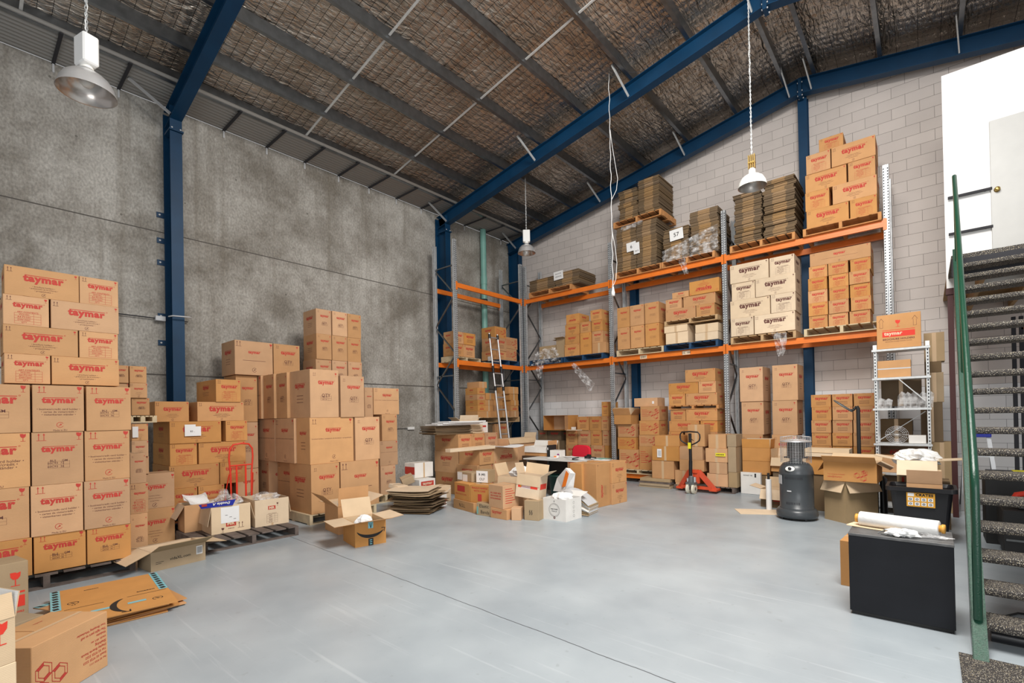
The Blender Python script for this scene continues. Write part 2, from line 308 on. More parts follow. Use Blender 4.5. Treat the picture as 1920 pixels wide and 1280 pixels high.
# ------------------------------------------------------------------ mesh builder
class MB:
    def __init__(s): s.v = []; s.f = []; s.fm = []; s.sm = []; s.mats = []
    def mi(s, mat):
        if mat not in s.mats: s.mats.append(mat)
        return s.mats.index(mat)
    def add(s, vs, fs, mat, smooth=False, M=None):
        b = len(s.v); k = s.mi(mat)
        if M is not None: vs = [tuple(M @ Vector(q)) for q in vs]
        s.v += [tuple(q) for q in vs]
        for f in fs: s.f.append(tuple(b + i for i in f)); s.fm.append(k); s.sm.append(smooth)
    def box(s, x0, x1, y0, y1, z0, z1, mat, M=None, ch=0.):
        if ch <= 0:
            vs = [(x, y, z) for z in (z0, z1) for y in (y0, y1) for x in (x0, x1)]
            fs = [(0, 2, 3, 1), (4, 5, 7, 6), (0, 1, 5, 4), (2, 6, 7, 3), (0, 4, 6, 2), (1, 3, 7, 5)]
            return s.add(vs, fs, mat, False, M)
        cx, cy, cz = (x0 + x1) / 2, (y0 + y1) / 2, (z0 + z1) / 2
        hx, hy, hz = (x1 - x0) / 2, (y1 - y0) / 2, (z1 - z0) / 2
        vs = []; idx = {}
        for sx in (-1, 1):
            for sy in (-1, 1):
                for sz in (-1, 1):
                    for a in range(3):
                        h = [hx - ch, hy - ch, hz - ch]; h[a] += ch
                        idx[(sx, sy, sz, a)] = len(vs); vs.append((cx + sx * h[0], cy + sy * h[1], cz + sz * h[2]))
        fs = []
        def ok(f):
            p = [Vector(vs[i]) for i in f]; nn = (p[1] - p[0]).cross(p[2] - p[0]); c = sum(p, Vector()) / len(p) - Vector((cx, cy, cz))
            return tuple(f) if nn.dot(c) > 0 else tuple(reversed(f))
        S = (-1, 1)
        for a in range(3):
            o = [i for i in range(3) if i != a]
            for sg in S:
                f = []
                for (p, q) in ((-1, -1), (1, -1), (1, 1), (-1, 1)):
                    k = [0, 0, 0]; k[a] = sg; k[o[0]] = p; k[o[1]] = q; f.append(idx[(*k, a)])
                fs.append(ok(f))
            for p in S:
                for q in S:
                    k0 = [0, 0, 0]; k0[a] = -1; k0[o[0]] = p; k0[o[1]] = q; k1 = list(k0); k1[a] = 1
                    fs.append(ok([idx[(*k0, o[0])], idx[(*k0, o[1])], idx[(*k1, o[1])], idx[(*k1, o[0])]]))
        for sx in S:
            for sy in S:
                for sz in S: fs.append(ok([idx[(sx, sy, sz, 0)], idx[(sx, sy, sz, 1)], idx[(sx, sy, sz, 2)]]))
        s.add(vs, fs, mat, False, M)
    def cyl(s, p0, p1, r, mat, n=12, r2=None, caps=True, smooth=True, M=None):
        p0 = Vector(p0); p1 = Vector(p1); d = (p1 - p0).normalized()
        u = d.orthogonal().normalized(); v = d.cross(u); r2 = r if r2 is None else r2
        vs = []; fs = []
        for (p, q) in ((p0, r), (p1, r2)):
            for i in range(n):
                a = 2 * PI * i / n; vs.append(tuple(p + (u * math.cos(a) + v * math.sin(a)) * q))
        for i in range(n): j = (i + 1) % n; fs.append((i, j, n + j, n + i))
        s.add(vs, fs, mat, smooth, M)
        if caps: s.add(vs, [tuple(range(n - 1, -1, -1)), tuple(range(n, 2 * n))], mat, False, M)
    def tube(s, pts, r, mat, n=8, M=None, closed=False):
        pts = [Vector(p) for p in pts]; N = len(pts); vs = []; fs = []; u = None
        for i, p in enumerate(pts):
            if closed: d = (pts[(i + 1) % N] - pts[i - 1]).normalized()
            else: d = (pts[min(i + 1, N - 1)] - pts[max(i - 1, 0)]).normalized()
            if u is None: u = d.orthogonal().normalized()
            u = (u - d * u.dot(d)); u = u.normalized() if u.length > 1e-6 else d.orthogonal().normalized()
            v = d.cross(u)
            for k in range(n): a = 2 * PI * k / n; vs.append(tuple(p + (u * math.cos(a) + v * math.sin(a)) * r))
        for i in range(N if closed else N - 1):
            for k in range(n):
                j = (k + 1) % n; i2 = (i + 1) % N; fs.append((i * n + k, i * n + j, i2 * n + j, i2 * n + k))
        s.add(vs, fs, mat, True, M)
        if not closed: s.add(vs, [tuple(range(n - 1, -1, -1)), tuple(range((N - 1) * n, N * n))], mat, False, M)
    def lathe(s, prof, mat, n=32, M=None, smooth=True):
        vs = []; fs = []
        for (r, z) in prof:
            for i in range(n): a = 2 * PI * i / n; vs.append((r * math.cos(a), r * math.sin(a), z))
        for k in range(len(prof) - 1):
            for i in range(n): j = (i + 1) % n; fs.append((k * n + i, k * n + j, (k + 1) * n + j, (k + 1) * n + i))
        s.add(vs, fs, mat, smooth, M)
    def beam(s, p0, p1, w, h, mat, up=(0, 0, 1), M=None):   # rectangular bar from p0 to p1
        p0 = Vector(p0); p1 = Vector(p1); d = (p1 - p0).normalized(); U = Vector(up)
        sd = d.cross(U).normalized(); U = sd.cross(d)
        vs = [tuple(p + sd * a * w / 2 + U * b * h / 2) for p in (p0, p1) for (a, b) in ((-1, -1), (1, -1), (1, 1), (-1, 1))]
        s.add(vs, [(0, 1, 2, 3), (7, 6, 5, 4), (0, 4, 5, 1), (1, 5, 6, 2), (2, 6, 7, 3), (3, 7, 4, 0)], mat, False, M)
    def sweep(s, prof, p0, p1, mat, side, up, M=None):     # closed 2D profile (a along side, b along up) extruded p0->p1
        p0 = Vector(p0); p1 = Vector(p1); S = Vector(side); U = Vector(up); n = len(prof)
        vs = [tuple(p + S * a + U * b) for p in (p0, p1) for (a, b) in prof]
        fs = [(i, (i + 1) % n, n + (i + 1) % n, n + i) for i in range(n)]
        s.add(vs, fs, mat, False, M); s.add(vs, [tuple(range(n)), tuple(range(2 * n - 1, n - 1, -1))], mat, False, M)
    def build(s, name, parent=None, loc=None, rot=0.):
        me = bpy.data.meshes.new(name); me.from_pydata(s.v, [], s.f)
        for m in s.mats: me.materials.append(m)
        me.polygons.foreach_set('material_index', s.fm); me.polygons.foreach_set('use_smooth', s.sm); me.update()
        return inst(name, me, parent, loc, rot)
def inst(name, me, parent=None, loc=None, rot=0.):
    o = bpy.data.objects.new(name, me); C.objects.link(o)
    if parent is not None: o.parent = parent
    if loc is not None: o.location = loc
    if isinstance(rot, (tuple, list)): o.rotation_euler = rot
    elif rot: o.rotation_euler = (0, 0, rot)
    return o
LABELS = set()
def tag(o, label, cat, group=None, kind=None):
    o['label'] = label; o['category'] = cat
    if group: o['group'] = group
    if kind: o['kind'] = kind
    nw = len(label.split())
    if nw > 16 or nw < 4: print('LABELLEN', nw, label)
    if label in LABELS: print('DUPLABEL', label)
    LABELS.add(label)
    return o
def thing(name, label, cat, loc=(0, 0, 0), rot=0., group=None, kind=None):
    o = bpy.data.objects.new(name, None); C.objects.link(o); o.location = loc
    o.empty_display_size = .1
    if isinstance(rot, (tuple, list)): o.rotation_euler = rot
    else: o.rotation_euler = (0, 0, rot)
    return tag(o, label, cat, group, kind)

# ------------------------------------------------------------------ lettering
_gl = {}
def glyphs(txt, bold=0.):
    k = (txt, bold)
    if k in _gl: return _gl[k]
    cu = bpy.data.curves.new('lettering', 'FONT'); cu.body = txt; cu.size = 1; cu.offset = bold
    cu.resolution_u = 2; cu.space_character = 1.0 + bold * 2.2; cu.fill_mode = 'FRONT'
    o = bpy.data.objects.new('lettering', cu); C.objects.link(o)
    me = bpy.data.meshes.new_from_object(o.evaluated_get(bpy.context.evaluated_depsgraph_get()))
    vs = [(v.co.x, v.co.y) for v in me.vertices]; fs = []
    for p in me.polygons:
        f = list(p.vertices)
        a = sum(vs[f[i]][0] * vs[f[(i + 1) % len(f)]][1] - vs[f[(i + 1) % len(f)]][0] * vs[f[i]][1] for i in range(len(f)))
        fs.append(f if a > 0 else f[::-1])
    bpy.data.objects.remove(o); bpy.data.curves.remove(cu); bpy.data.meshes.remove(me)
    xs = [q[0] for q in vs] or [0, 1]; ys = [q[1] for q in vs] or [0, 1]
    r = (vs, fs, min(xs), max(xs), min(ys), max(ys)); _gl[k] = r
    return r
class Face:   # a flat printable face: origin, u and v directions; u x v points outwards
    def __init__(s, o, u, v, W, H, eps=.0012, rot180=False):
        s.o = Vector(o); s.u = Vector(u); s.v = Vector(v); s.n = s.u.cross(s.v); s.W = W; s.H = H; s.eps = eps
        if rot180: s.o = s.o + s.u * W + s.v * H; s.u = -s.u; s.v = -s.v
    def P(s, a, b): return tuple(s.o + s.u * a + s.v * b + s.n * s.eps)
def ptext(mb, F, txt, cx, cy, width=None, height=None, mat=None, bold=0., rot=0., shear=0.):
    vs, fs, x0, x1, y0, y1 = glyphs(txt, bold)
    k = width / (x1 - x0) if width else height / (y1 - y0)
    mx, my = (x0 + x1) / 2, (y0 + y1) / 2; c, sn = math.cos(rot), math.sin(rot)
    P = []
    for (x, y) in vs:
        a, b = (x - mx) * k + shear * (y - my) * k, (y - my) * k; P.append(F.P(cx + a * c - b * sn, cy + a * sn + b * c))
    mb.add(P, fs, mat or RED)
def prect(mb, F, a0, a1, b0, b1, mat): mb.add([F.P(a0, b0), F.P(a1, b0), F.P(a1, b1), F.P(a0, b1)], [(0, 1, 2, 3)], mat)
def ppoly(mb, F, pts, mat):
    A = sum(pts[i][0] * pts[(i + 1) % len(pts)][1] - pts[(i + 1) % len(pts)][0] * pts[i][1] for i in range(len(pts)))
    if A < 0: pts = pts[::-1]
    mb.add([F.P(*q) for q in pts], [tuple(range(len(pts)))], mat)
def pstroke(mb, F, pts, t, mat, closed=False):
    n = len(pts)
    for i in range(n if closed else n - 1):
        (x0, y0), (x1, y1) = pts[i], pts[(i + 1) % n]; d = math.hypot(x1 - x0, y1 - y0) or 1
        ux, uy = (x1 - x0) / d * t / 2, (y1 - y0) / d * t / 2
        ppoly(mb, F, [(x0 - ux + uy, y0 - uy - ux), (x1 + ux + uy, y1 + uy - ux), (x1 + ux - uy, y1 + uy + ux), (x0 - ux - uy, y0 - uy + ux)], mat)
def ring(mb, F, cx, cy, r, t, mat, a0=0, a1=2 * PI, n=18):
    pts = []
    for i in range(n):
        a, b = a0 + (a1 - a0) * i / n, a0 + (a1 - a0) * (i + 1) / n
        q = [(cx + rr * math.cos(an), cy + rr * math.sin(an)) for rr, an in ((r - t / 2, a), (r + t / 2, a), (r + t / 2, b), (r - t / 2, b))]
        ppoly(mb, F, q, mat)
def arrows(mb, F, x, y, h, mat):     # two upward arrows over a base line
    for dx in (0, h * .55):
        prect(mb, F, x + dx - h * .035, x + dx + h * .035, y, y + h * .75, mat)
        ppoly(mb, F, [(x + dx - h * .13, y + h * .7), (x + dx + h * .13, y + h * .7), (x + dx, y + h)], mat)
    prect(mb, F, x - h * .25, x + h * .8, y - h * .09, y - h * .03, mat)
def glass(mb, F, x, y, h, mat):      # wine glass mark
    ppoly(mb, F, [(x - h * .28, y + h), (x - h * .26, y + h * .68), (x - h * .12, y + h * .48), (x + h * .12, y + h * .48), (x + h * .26, y + h * .68), (x + h * .28, y + h), (x + h * .08, y + h * .93), (x, y + h)], mat)
    prect(mb, F, x - h * .03, x + h * .03, y + h * .05, y + h * .5, mat); prect(mb, F, x - h * .24, x + h * .24, y, y + h * .05, mat)
def recyc(mb, F, x, y, r, mat):
    ring(mb, F, x, y, r, r * .16, mat, .5, 5.8); 
    ppoly(mb, F, [(x - r * .5, y - r * .4), (x + r * .1, y + r * .3), (x + r * .1, y + r * .55), (x + r * .55, y + r * .1), (x + r * .1, y - r * .3), (x + r * .1, y - r * .02), (x - r * .3, y - r * .5)], mat)
def logo(mb, F, cx, cy, W, mat):
    ptext(mb, F, 'taymar', cx, cy, width=W, mat=mat, bold=.05)
    h = W * .36
    prect(mb, F, cx - W * .46, cx + W * .5, cy + h * .34, cy + h * .40, mat)
    ring(mb, F, cx + W * .55, cy + h * .42, W * .018, W * .008, mat, n=8)
LINES = ['\u2022 business/credit card holder \u2022', '\u2022 cartes de visite/cr\u00e9dit \u2022', '\u2022 visitenkarten st\u00e4nder \u2022']
LINEL = ['\u2022 brochure holders \u2022', '\u2022 pr\u00e9sentoirs de brochures \u2022', '\u2022 prospekthalter \u2022']
def table(mb, F, x0, x1, y0, y1, mat, title=None, rows=(), t=.0016):
    n = len(rows) or 3
    for i in range(n + 1): yy = y0 + (y1 - y0) * i / n; prect(mb, F, x0, x1, yy - t / 2, yy + t / 2, mat)
    for xx in (x0, x0 + (x1 - x0) * .72, x1): prect(mb, F, xx - t / 2, xx + t / 2, y0, y1, mat)
    if title: ptext(mb, F, title, (x0 + x1) / 2, y1 + (y1 - y0) * .10, width=(x1 - x0) * .8, mat=mat, bold=.01)
    for i, r in enumerate(rows):
        ptext(mb, F, r, x0 + (x1 - x0) * .36, y1 - (y1 - y0) * (i + .5) / n, height=(y1 - y0) / n * .6, mat=mat, bold=.006)
def honeycomb(mb, F, cx, cy, r, mat, tmat):
    for i, (dx, dy) in enumerate(((-.95, -.2), (.75, .55), (.45, -.95))):
        X_, Y_ = cx + dx * r, cy + dy * r
        hx = [(X_ + r * .8 * math.cos(a), Y_ + r * .8 * math.sin(a)) for a in [PI / 6 + k * PI / 3 for k in range(6)]]
        hi = [(X_ + r * .52 * math.cos(a), Y_ + r * .52 * math.sin(a)) for a in [PI / 6 + k * PI / 3 for k in range(6)]]
        pstroke(mb, F, hx, r * .05, mat, True); pstroke(mb, F, hi, r * .05, mat, True)
        for k in (1, 4): ppoly(mb, F, [hx[k], hx[(k + 1) % 6], hi[(k + 1) % 6], hi[k]], mat)
    ptext(mb, F, 'SP', cx + .75 * r, cy + .55 * r, width=r * .7, mat=tmat, bold=.04)
def printing(mb, F, t, far):
    W, H = F.W, F.H; s = min(W, H)
    if t in 'LlI':
        m1, m2 = (RED, DRK) if t == 'L' else ((RED, RED) if t == 'I' else (DRK, DRK))
        if t == 'I': F = Face(F.o, F.u, F.v, W, H, F.eps, True)
        lw = min(.55 * W, H * 1.25)
        logo(mb, F, W * .51, H * .60, lw, m1); arrows(mb, F, W * .045, H * .80, H * .14, m2); glass(mb, F, W * .955, H * .83, H * .12, RED if t == 'L' else m1)
        for i, q in enumerate(LINEL):
            if far: prect(mb, F, W * (.5 - (.16, .2, .13)[i]), W * (.5 + (.16, .2, .13)[i]), H * (.37 - .075 * i), H * (.385 - .075 * i), m2)
            else: ptext(mb, F, q, W * .51, H * (.37 - .075 * i), width=lw * (.55, .7, .45)[i], mat=m2)
        recyc(mb, F, W * .51, H * .10, H * .055, m2)
    elif t in 'Tt':
        m1, m2 = (RED, DRK) if t == 'T' else (DRK, DRK)
        lw = min(.66 * W, H * .95)
        logo(mb, F, W * .53, H * .66, lw, m1); arrows(mb, F, W * .09, H * .83, H * .13, m2); glass(mb, F, W * .93, H * .84, H * .12, m1)
        if far:
            for i in range(3): prect(mb, F, W * .28, W * .74, H * (.20 + .1 * i), H * (.22 + .1 * i), m2)
            prect(mb, F, W * .275, W * .28, H * .18, H * .45, m2); prect(mb, F, W * .74, W * .745, H * .18, H * .45, m2)
        else: table(mb, F, W * .24, W * .82, H * .06, H * .42, m1 if t == 'T' else m2, 'ART CONTENTS', ('W210C', 'A4 P210C', 'DW150C', 'QTY'))
    elif t in 'BC':
        logo(mb, F, W * .5, H * .66, W * .66, RED2 if False else RED); arrows(mb, F, W * .13, H * .85, H * .13, RED); glass(mb, F, W * .91, H * .84, H * .14, RED)
        if t == 'B':
            for i, q in enumerate(LINES): ptext(mb, F, q, W * .5, H * (.49 - .058 * i), width=W * (.84, .68, .66)[i], mat=DRK, bold=.004)
            recyc(mb, F, W * .52, H * .15, H * .055, RED); ptext(mb, F, 'Made in EU', W * .52, H * .035, width=W * .27, mat=DRK)
        else: table(mb, F, W * .30, W * .72, H * .31, H * .44, DRK, 'BLS     GM', ('60C93  72', '60C93  36'), .0012)
    elif t == 'M':
        logo(mb, F, W * .55, H * .72, W * .56, RED); arrows(mb, F, W * .12, H * .87, min(W, H) * .10, DRK); glass(mb, F, W * .9, H * .87, min(W, H) * .11, RED)
        table(mb, F, W * .36, W * .74, H * .36, H * .45, DRK, None if far else 'QTY', () if far else ('HC 170', 'HD 24'), .002)
    elif t == 'K':
        logo(mb, F, W * .52, H * .72, W * .36, RED); arrows(mb, F, W * .07, H * .87, H * .10, DRK); glass(mb, F, W * .93, H * .87, H * .10, RED)
        ptext(mb, F, 'brochure holders \u2022 pr\u00e9sentoirs de brochures \u2022 prospekthalter', W * .5, H * .54, width=W * .92, mat=DRK)
        recyc(mb, F, W * .53, H * .14, H * .04, DRK); ptext(mb, F, 'Made in EU', W * .53, H * .04, width=W * .18, mat=DRK)
    elif t == 'H':
        logo(mb, F, W * .5, H * .66, min(W * .32, H * .75), RED); arrows(mb, F, W * .06, H * .84, s * .14, DRK); glass(mb, F, W * .95, H * .84, s * .12, RED)
        prect(mb, F, W * .2, W * .8, H * .42, H * .43, DRK); recyc(mb, F, W * .5, H * .15, s * .06, DRK)
    elif t == 'S':
        honeycomb(mb, F, W * .74, H * .52, min(W, H) * .24, RED, RED)
        for i in range(6): prect(mb, F, W * .08, W * (.36 + .07 * ((i * 5) % 3)), H * (.76 - .09 * i), H * (.78 - .09 * i), RED)
    elif t == 'N':
        prect(mb, F, W * .5 - .025, W * .5 + .025, H * .0, H * .999, TAPE) if W > .2 else None
_cart = {}
def carton_mesh(w_, d_, h_, t, far, mat):
    k = (round(w_, 2), round(d_, 2), round(h_, 2), t, far, mat.name)
    if k in _cart: return _cart[k], k
    W, D, H = k[0], k[1], k[2]; mb = MB()
    mb.box(0, W, 0, D, 0, H, mat, ch=.003)
    Ff = Face((0, 0, 0), (1, 0, 0), (0, 0, 1), W, H); printing(mb, Ff, t, far)
    side = {'T': 'T', 'L': 'H', 'M': 'H', 'K': 'K', 'H': 'H', 't': 't', 'l': 'l', 'B': 'C', 'C': 'B', 'I': 'I', 'S': 'S', 'N': None}[t]
    if side == 'K' : side = 'H'
    if side:
        for Fs in (Face((0, D, 0), (0, -1, 0), (0, 0, 1), D, H), Face((W, 0, 0), (0, 1, 0), (0, 0, 1), D, H)):
            if side in 'BC': continue
            logo(mb, Fs, D * .5, H * .66, min(D * .5, H * .8), DRK if t in 'tl' else RED)
            for i in range(3): prect(mb, Fs, D * (.5 - .16), D * (.5 + .16), H * (.46 - .07 * i), H * (.47 - .07 * i), DRK)
    Ft = Face((0, 0, H), (1, 0, 0), (0, 1, 0), W, D)
    if W >= D: prect(mb, Ft, 0, W, D / 2 - .025, D / 2 + .025, TAPE)
    else: prect(mb, Ft, W / 2 - .025, W / 2 + .025, 0, D, TAPE)
    me = bpy.data.meshes.new('carton'); me.from_pydata(mb.v, [], mb.f)
    for m in mb.mats: me.materials.append(m)
    me.polygons.foreach_set('material_index', mb.fm); me.update()
    _cart[k] = me
    return me, k
def carton(w_, d_, h_, t, loc, rot, label, group=None, far=False, mat=None, name='cardboard_box'):
    me, k = carton_mesh(w_, d_, h_, t, far, mat or CB)
    o = inst(name, me, None, loc, rot); o.scale = (w_ / k[0], d_ / k[1], h_ / k[2])
    return tag(o, label, 'box', group)
STACKS = [
('A1','X',-6.6,0.42,0.15,[
  (0.494, 0.879, 0.15, 0.513, 'C'),
  (0.886, 1.249, 0.15, 0.513, 'C'),
  (-0.053, 0.484, 0.15, 0.513, 'C'),
  (0.476, 0.859, 0.513, 1.008, 'B'),
  (0.866, 1.245, 0.513, 1.008, 'B'),
  (-0.081, 0.47, 0.513, 1.008, 'C'),
  (-0.047, 0.478, 1.008, 1.531, 'B'),
  (0.486, 0.868, 1.008, 1.531, 'C'),
  (0.877, 1.25, 1.008, 1.531, 'B'),
  (-0.038, 0.482, 1.531, 1.996, 'C'),
  (0.494, 0.875, 1.531, 1.996, 'B'),
  (0.892, 1.264, 1.531, 1.996, 'C'),
]),
('A2','X',-6.78,0.42,2.017,[
  (0.316, 0.643, 2.017, 2.309, 'T'),
  (0.651, 1.196, 2.017, 2.309, 'L'),
  (0.31, 0.859, 2.309, 2.594, 'L'),
  (0.867, 1.191, 2.309, 2.594, 'T'),
  (0.312, 0.639, 2.594, 2.89, 'T'),
  (0.651, 1.2, 2.594, 2.89, 'L'),
  (0.323, 0.872, 2.89, 3.181, 'L'),
  (0.875, 1.2, 2.89, 3.181, 'T'),
]),
('B1','X',-7.15,0.35,0.0,[
  (1.346, 1.516, 0.0, 0.524, 'M'),
  (1.35, 1.526, 0.524, 0.885, 'T'),
  (1.353, 1.51, 0.885, 1.244, 'M'),
]),
('B2','X',-7.75,0.35,0.936,[
  (1.479, 1.668, 0.936, 1.168, 'M'),
  (1.481, 1.66, 1.168, 1.377, 'L'),
  (1.484, 1.659, 1.377, 1.601, 'L'),
]),
('B3','X',-7.75,0.35,1.706,[
  (1.491, 1.683, 1.706, 1.931, 'M'),
  (1.47, 1.655, 1.931, 2.124, 'L'),
  (1.47, 1.65, 2.124, 2.342, 'M'),
]),
('B4','X',-7.75,0.35,1.918,[
  (1.301, 1.462, 1.918, 2.119, 'L'),
  (1.303, 1.462, 2.119, 2.343, 'M'),
]),
('C','X',-8.3,0.9,0.29,[
  (2.017, 2.367, 0.29, 0.636, 'T'),
  (2.383, 2.74, 0.29, 0.636, 'T'),
  (2.02, 2.671, 0.636, 0.969, 'L'),
  (2.68, 3.063, 0.636, 0.969, 'T'),
  (2.032, 2.376, 0.969, 1.293, 'T'),
  (2.397, 3.058, 0.969, 1.293, 'L'),
  (2.028, 2.701, 1.293, 1.615, 'L'),
  (2.765, 3.082, 1.293, 1.615, 'T'),
  (1.86, 2.279, 1.615, 1.91, 'L'),
  (2.386, 3.039, 1.615, 1.91, 'L'),
  (2.633, 2.988, 1.91, 2.262, 'T'),
]),
('D1','X',-7.18,0.6,0.15,[
  (3.566, 4.038, 0.15, 0.913, 'M'),
  (4.064, 4.777, 0.15, 0.913, 'H'),
  (3.566, 4.312, 0.913, 1.638, 'K'),
  (4.339, 4.809, 0.913, 1.638, 'M'),
  (3.578, 4.055, 1.638, 2.393, 'M'),
  (4.079, 4.511, 1.638, 2.315, 'M'),
]),
('D4','X',-7.9,0.45,0.15,[
  (5.287, 5.628, 0.15, 0.698, 'M'),
  (5.285, 5.694, 0.698, 1.175, 'K'),
  (5.342, 5.692, 1.175, 1.683, 'M'),
  (4.983, 5.16, 0.15, 2.191, 'M'),
  (5.17, 5.749, 1.683, 2.191, 'K'),
]),
('E','X',-8.5,0.5,2.249,[
  (4.355, 4.66, 2.249, 2.728, 'M'),
  (4.675, 4.989, 2.249, 2.728, 'M'),
  (5.002, 5.304, 2.249, 2.728, 'M'),
  (4.363, 4.661, 2.728, 3.201, 'M'),
  (4.678, 4.992, 2.728, 3.201, 'M'),
  (5.004, 5.297, 2.728, 3.201, 'M'),
  (4.37, 4.669, 3.201, 3.666, 'M'),
  (4.686, 4.998, 3.201, 3.666, 'M'),
  (5.013, 5.306, 3.201, 3.666, 'M'),
]),
('F','X',-8.7,0.6,2.389,[
  (3.054, 3.671, 2.389, 2.967, 'H'),
  (3.684, 4.152, 2.389, 2.967, 'M'),
]),
('R3U','Y',10.42,0.55,4.987,[
  (-1.639, -0.99, 4.987, 5.32, 'L'),
  (-0.97, -0.586, 4.987, 5.32, 'T'),
  (-1.654, -1.275, 5.32, 5.66, 'T'),
  (-1.225, -0.583, 5.32, 5.66, 'L'),
  (-1.647, -1.011, 5.66, 5.993, 'L'),
  (-0.987, -0.598, 5.66, 5.993, 'T'),
  (-1.625, -1.243, 5.993, 6.346, 'T'),
  (-1.227, -0.589, 5.993, 6.346, 'L'),
  (-1.417, -1.045, 6.346, 6.574, 'T'),
]),
('R3L','Y',10.42,0.55,3.145,[
  (-3.02, -2.591, 3.145, 3.512, 't'),
  (-2.575, -1.864, 3.145, 3.512, 'l'),
  (-3.025, -2.288, 3.512, 3.871, 'l'),
  (-2.271, -1.848, 3.512, 3.871, 't'),
  (-2.992, -2.552, 3.871, 4.223, 't'),
  (-2.538, -1.842, 3.871, 4.223, 'l'),
  (-3.01, -2.298, 4.223, 4.594, 'l'),
  (-2.28, -1.854, 4.223, 4.594, 't'),
]),
('R3R','Y',10.42,0.62,3.125,[
  (-1.639, -1.344, 3.125, 3.352, 'T'),
  (-1.331, -1.036, 3.125, 3.352, 'T'),
  (-1.017, -0.718, 3.125, 3.352, 'T'),
  (-1.639, -1.335, 3.352, 3.592, 'T'),
  (-1.322, -1.023, 3.352, 3.592, 'T'),
  (-0.992, -0.701, 3.352, 3.592, 'T'),
  (-1.642, -1.339, 3.592, 3.824, 'T'),
  (-1.311, -1.018, 3.592, 3.824, 'T'),
  (-1.001, -0.709, 3.592, 3.824, 'T'),
  (-1.637, -1.34, 3.824, 4.051, 'T'),
  (-1.313, -1.016, 3.824, 4.051, 'T'),
  (-1.006, -0.709, 3.824, 4.051, 'T'),
  (-1.621, -1.33, 4.051, 4.268, 'T'),
  (-1.318, -1.019, 4.051, 4.268, 'T'),
  (-0.989, -0.694, 4.051, 4.268, 'T'),
  (-1.601, -0.689, 4.268, 4.509, 'H'),
]),
('R2L','Y',10.42,0.5,3.145,[
  (-5.603, -5.287, 3.145, 3.666, 'M'),
  (-5.259, -4.925, 3.145, 3.666, 'M'),
  (-4.892, -4.559, 3.145, 3.666, 'M'),
  (-5.597, -5.275, 3.666, 4.146, 'M'),
  (-5.26, -4.914, 3.666, 4.146, 'M'),
  (-4.887, -4.552, 3.666, 4.146, 'M'),
]),
('R2Ra','Y',10.42,0.5,3.141,[
  (-4.406, -3.904, 3.141, 3.393, 'N'),
  (-3.754, -3.276, 3.141, 3.31, 'N'),
  (-4.432, -3.909, 3.393, 3.543, 'N'),
  (-3.744, -3.269, 3.31, 3.489, 'N'),
]),
('R2Rb','Y',10.42,0.5,3.655,[
  (-4.394, -3.728, 3.655, 3.906, 'L'),
  (-3.713, -3.331, 3.655, 3.906, 'T'),
  (-4.389, -4.03, 3.906, 4.133, 'T'),
  (-3.993, -3.314, 3.906, 4.133, 'L'),
  (-4.233, -3.866, 4.133, 4.264, 'T'),
  (-3.85, -3.229, 4.133, 4.426, 'I'),
]),
('R1L','Y',10.42,0.5,3.127,[
  (-7.136, -6.684, 3.127, 3.438, 'L'),
  (-6.31, -5.925, 3.127, 3.384, 'N'),
  (-6.654, -6.335, 3.127, 3.68, 'M'),
  (-7.113, -6.684, 3.438, 3.68, 'L'),
  (-6.313, -6.009, 3.384, 3.68, 'T'),
  (-7.114, -6.678, 3.68, 3.951, 'L'),
  (-6.648, -6.348, 3.68, 3.951, 'T'),
  (-6.316, -6.009, 3.68, 3.951, 'T'),
  (-7.077, -6.682, 3.951, 4.208, 'I'),
  (-6.341, -6.027, 3.951, 4.208, 'T'),
]),
('G3','Y',10.45,0.55,0.325,[
  (-4.393, -4.079, 0.325, 1.196, 'T'),
  (-4.024, -3.337, 0.325, 1.196, 'L'),
  (-4.375, -3.719, 1.196, 1.431, 'L'),
  (-3.691, -3.338, 1.196, 1.431, 'T'),
  (-4.348, -4.009, 1.431, 1.679, 'T'),
  (-3.996, -3.333, 1.431, 1.679, 'L'),
]),
('G3b','Y',10.45,0.55,1.771,[
  (-4.375, -4.009, 1.771, 2.025, 'T'),
  (-3.993, -3.331, 1.771, 2.025, 'L'),
  (-4.378, -3.721, 2.025, 2.268, 'L'),
  (-3.71, -3.35, 2.025, 2.268, 'T'),
  (-3.995, -3.357, 2.268, 2.539, 'L'),
]),
('G4','Y',10.6,0.6,0.12,[
  (-2.929, -2.509, 0.12, 1.139, 'M'),
  (-2.345, -1.917, 0.12, 1.139, 'M'),
  (-2.327, -1.893, 1.139, 1.813, 'M'),
  (-2.901, -2.487, 1.139, 1.813, 'M'),
  (-2.919, -2.481, 1.813, 2.507, 'M'),
  (-2.312, -1.874, 1.813, 2.507, 'M'),
]),
('G5','Y',10.75,0.5,0.12,[
  (-1.7, -1.37, 0.12, 0.934, 'T'),
  (-1.36, -1.052, 0.12, 0.934, 'T'),
  (-1.039, -0.729, 0.12, 0.934, 'T'),
  (-1.688, -1.375, 0.934, 1.177, 'T'),
  (-1.356, -1.049, 0.934, 1.177, 'T'),
  (-1.035, -0.715, 0.934, 1.177, 'T'),
  (-1.69, -1.371, 1.177, 1.414, 'T'),
  (-1.351, -1.045, 1.177, 1.414, 'T'),
  (-1.03, -0.71, 1.177, 1.414, 'T'),
  (-1.678, -1.362, 1.414, 1.665, 'T'),
  (-1.346, -1.036, 1.414, 1.665, 'T'),
  (-1.025, -0.706, 1.414, 1.665, 'T'),
  (-1.016, -0.711, 1.665, 1.902, 'T'),
  (-1.687, -1.365, 1.665, 1.902, 'T'),
  (-1.346, -1.033, 1.665, 1.902, 'T'),
]),
('G2a','Y',10.5,0.5,0.3,[
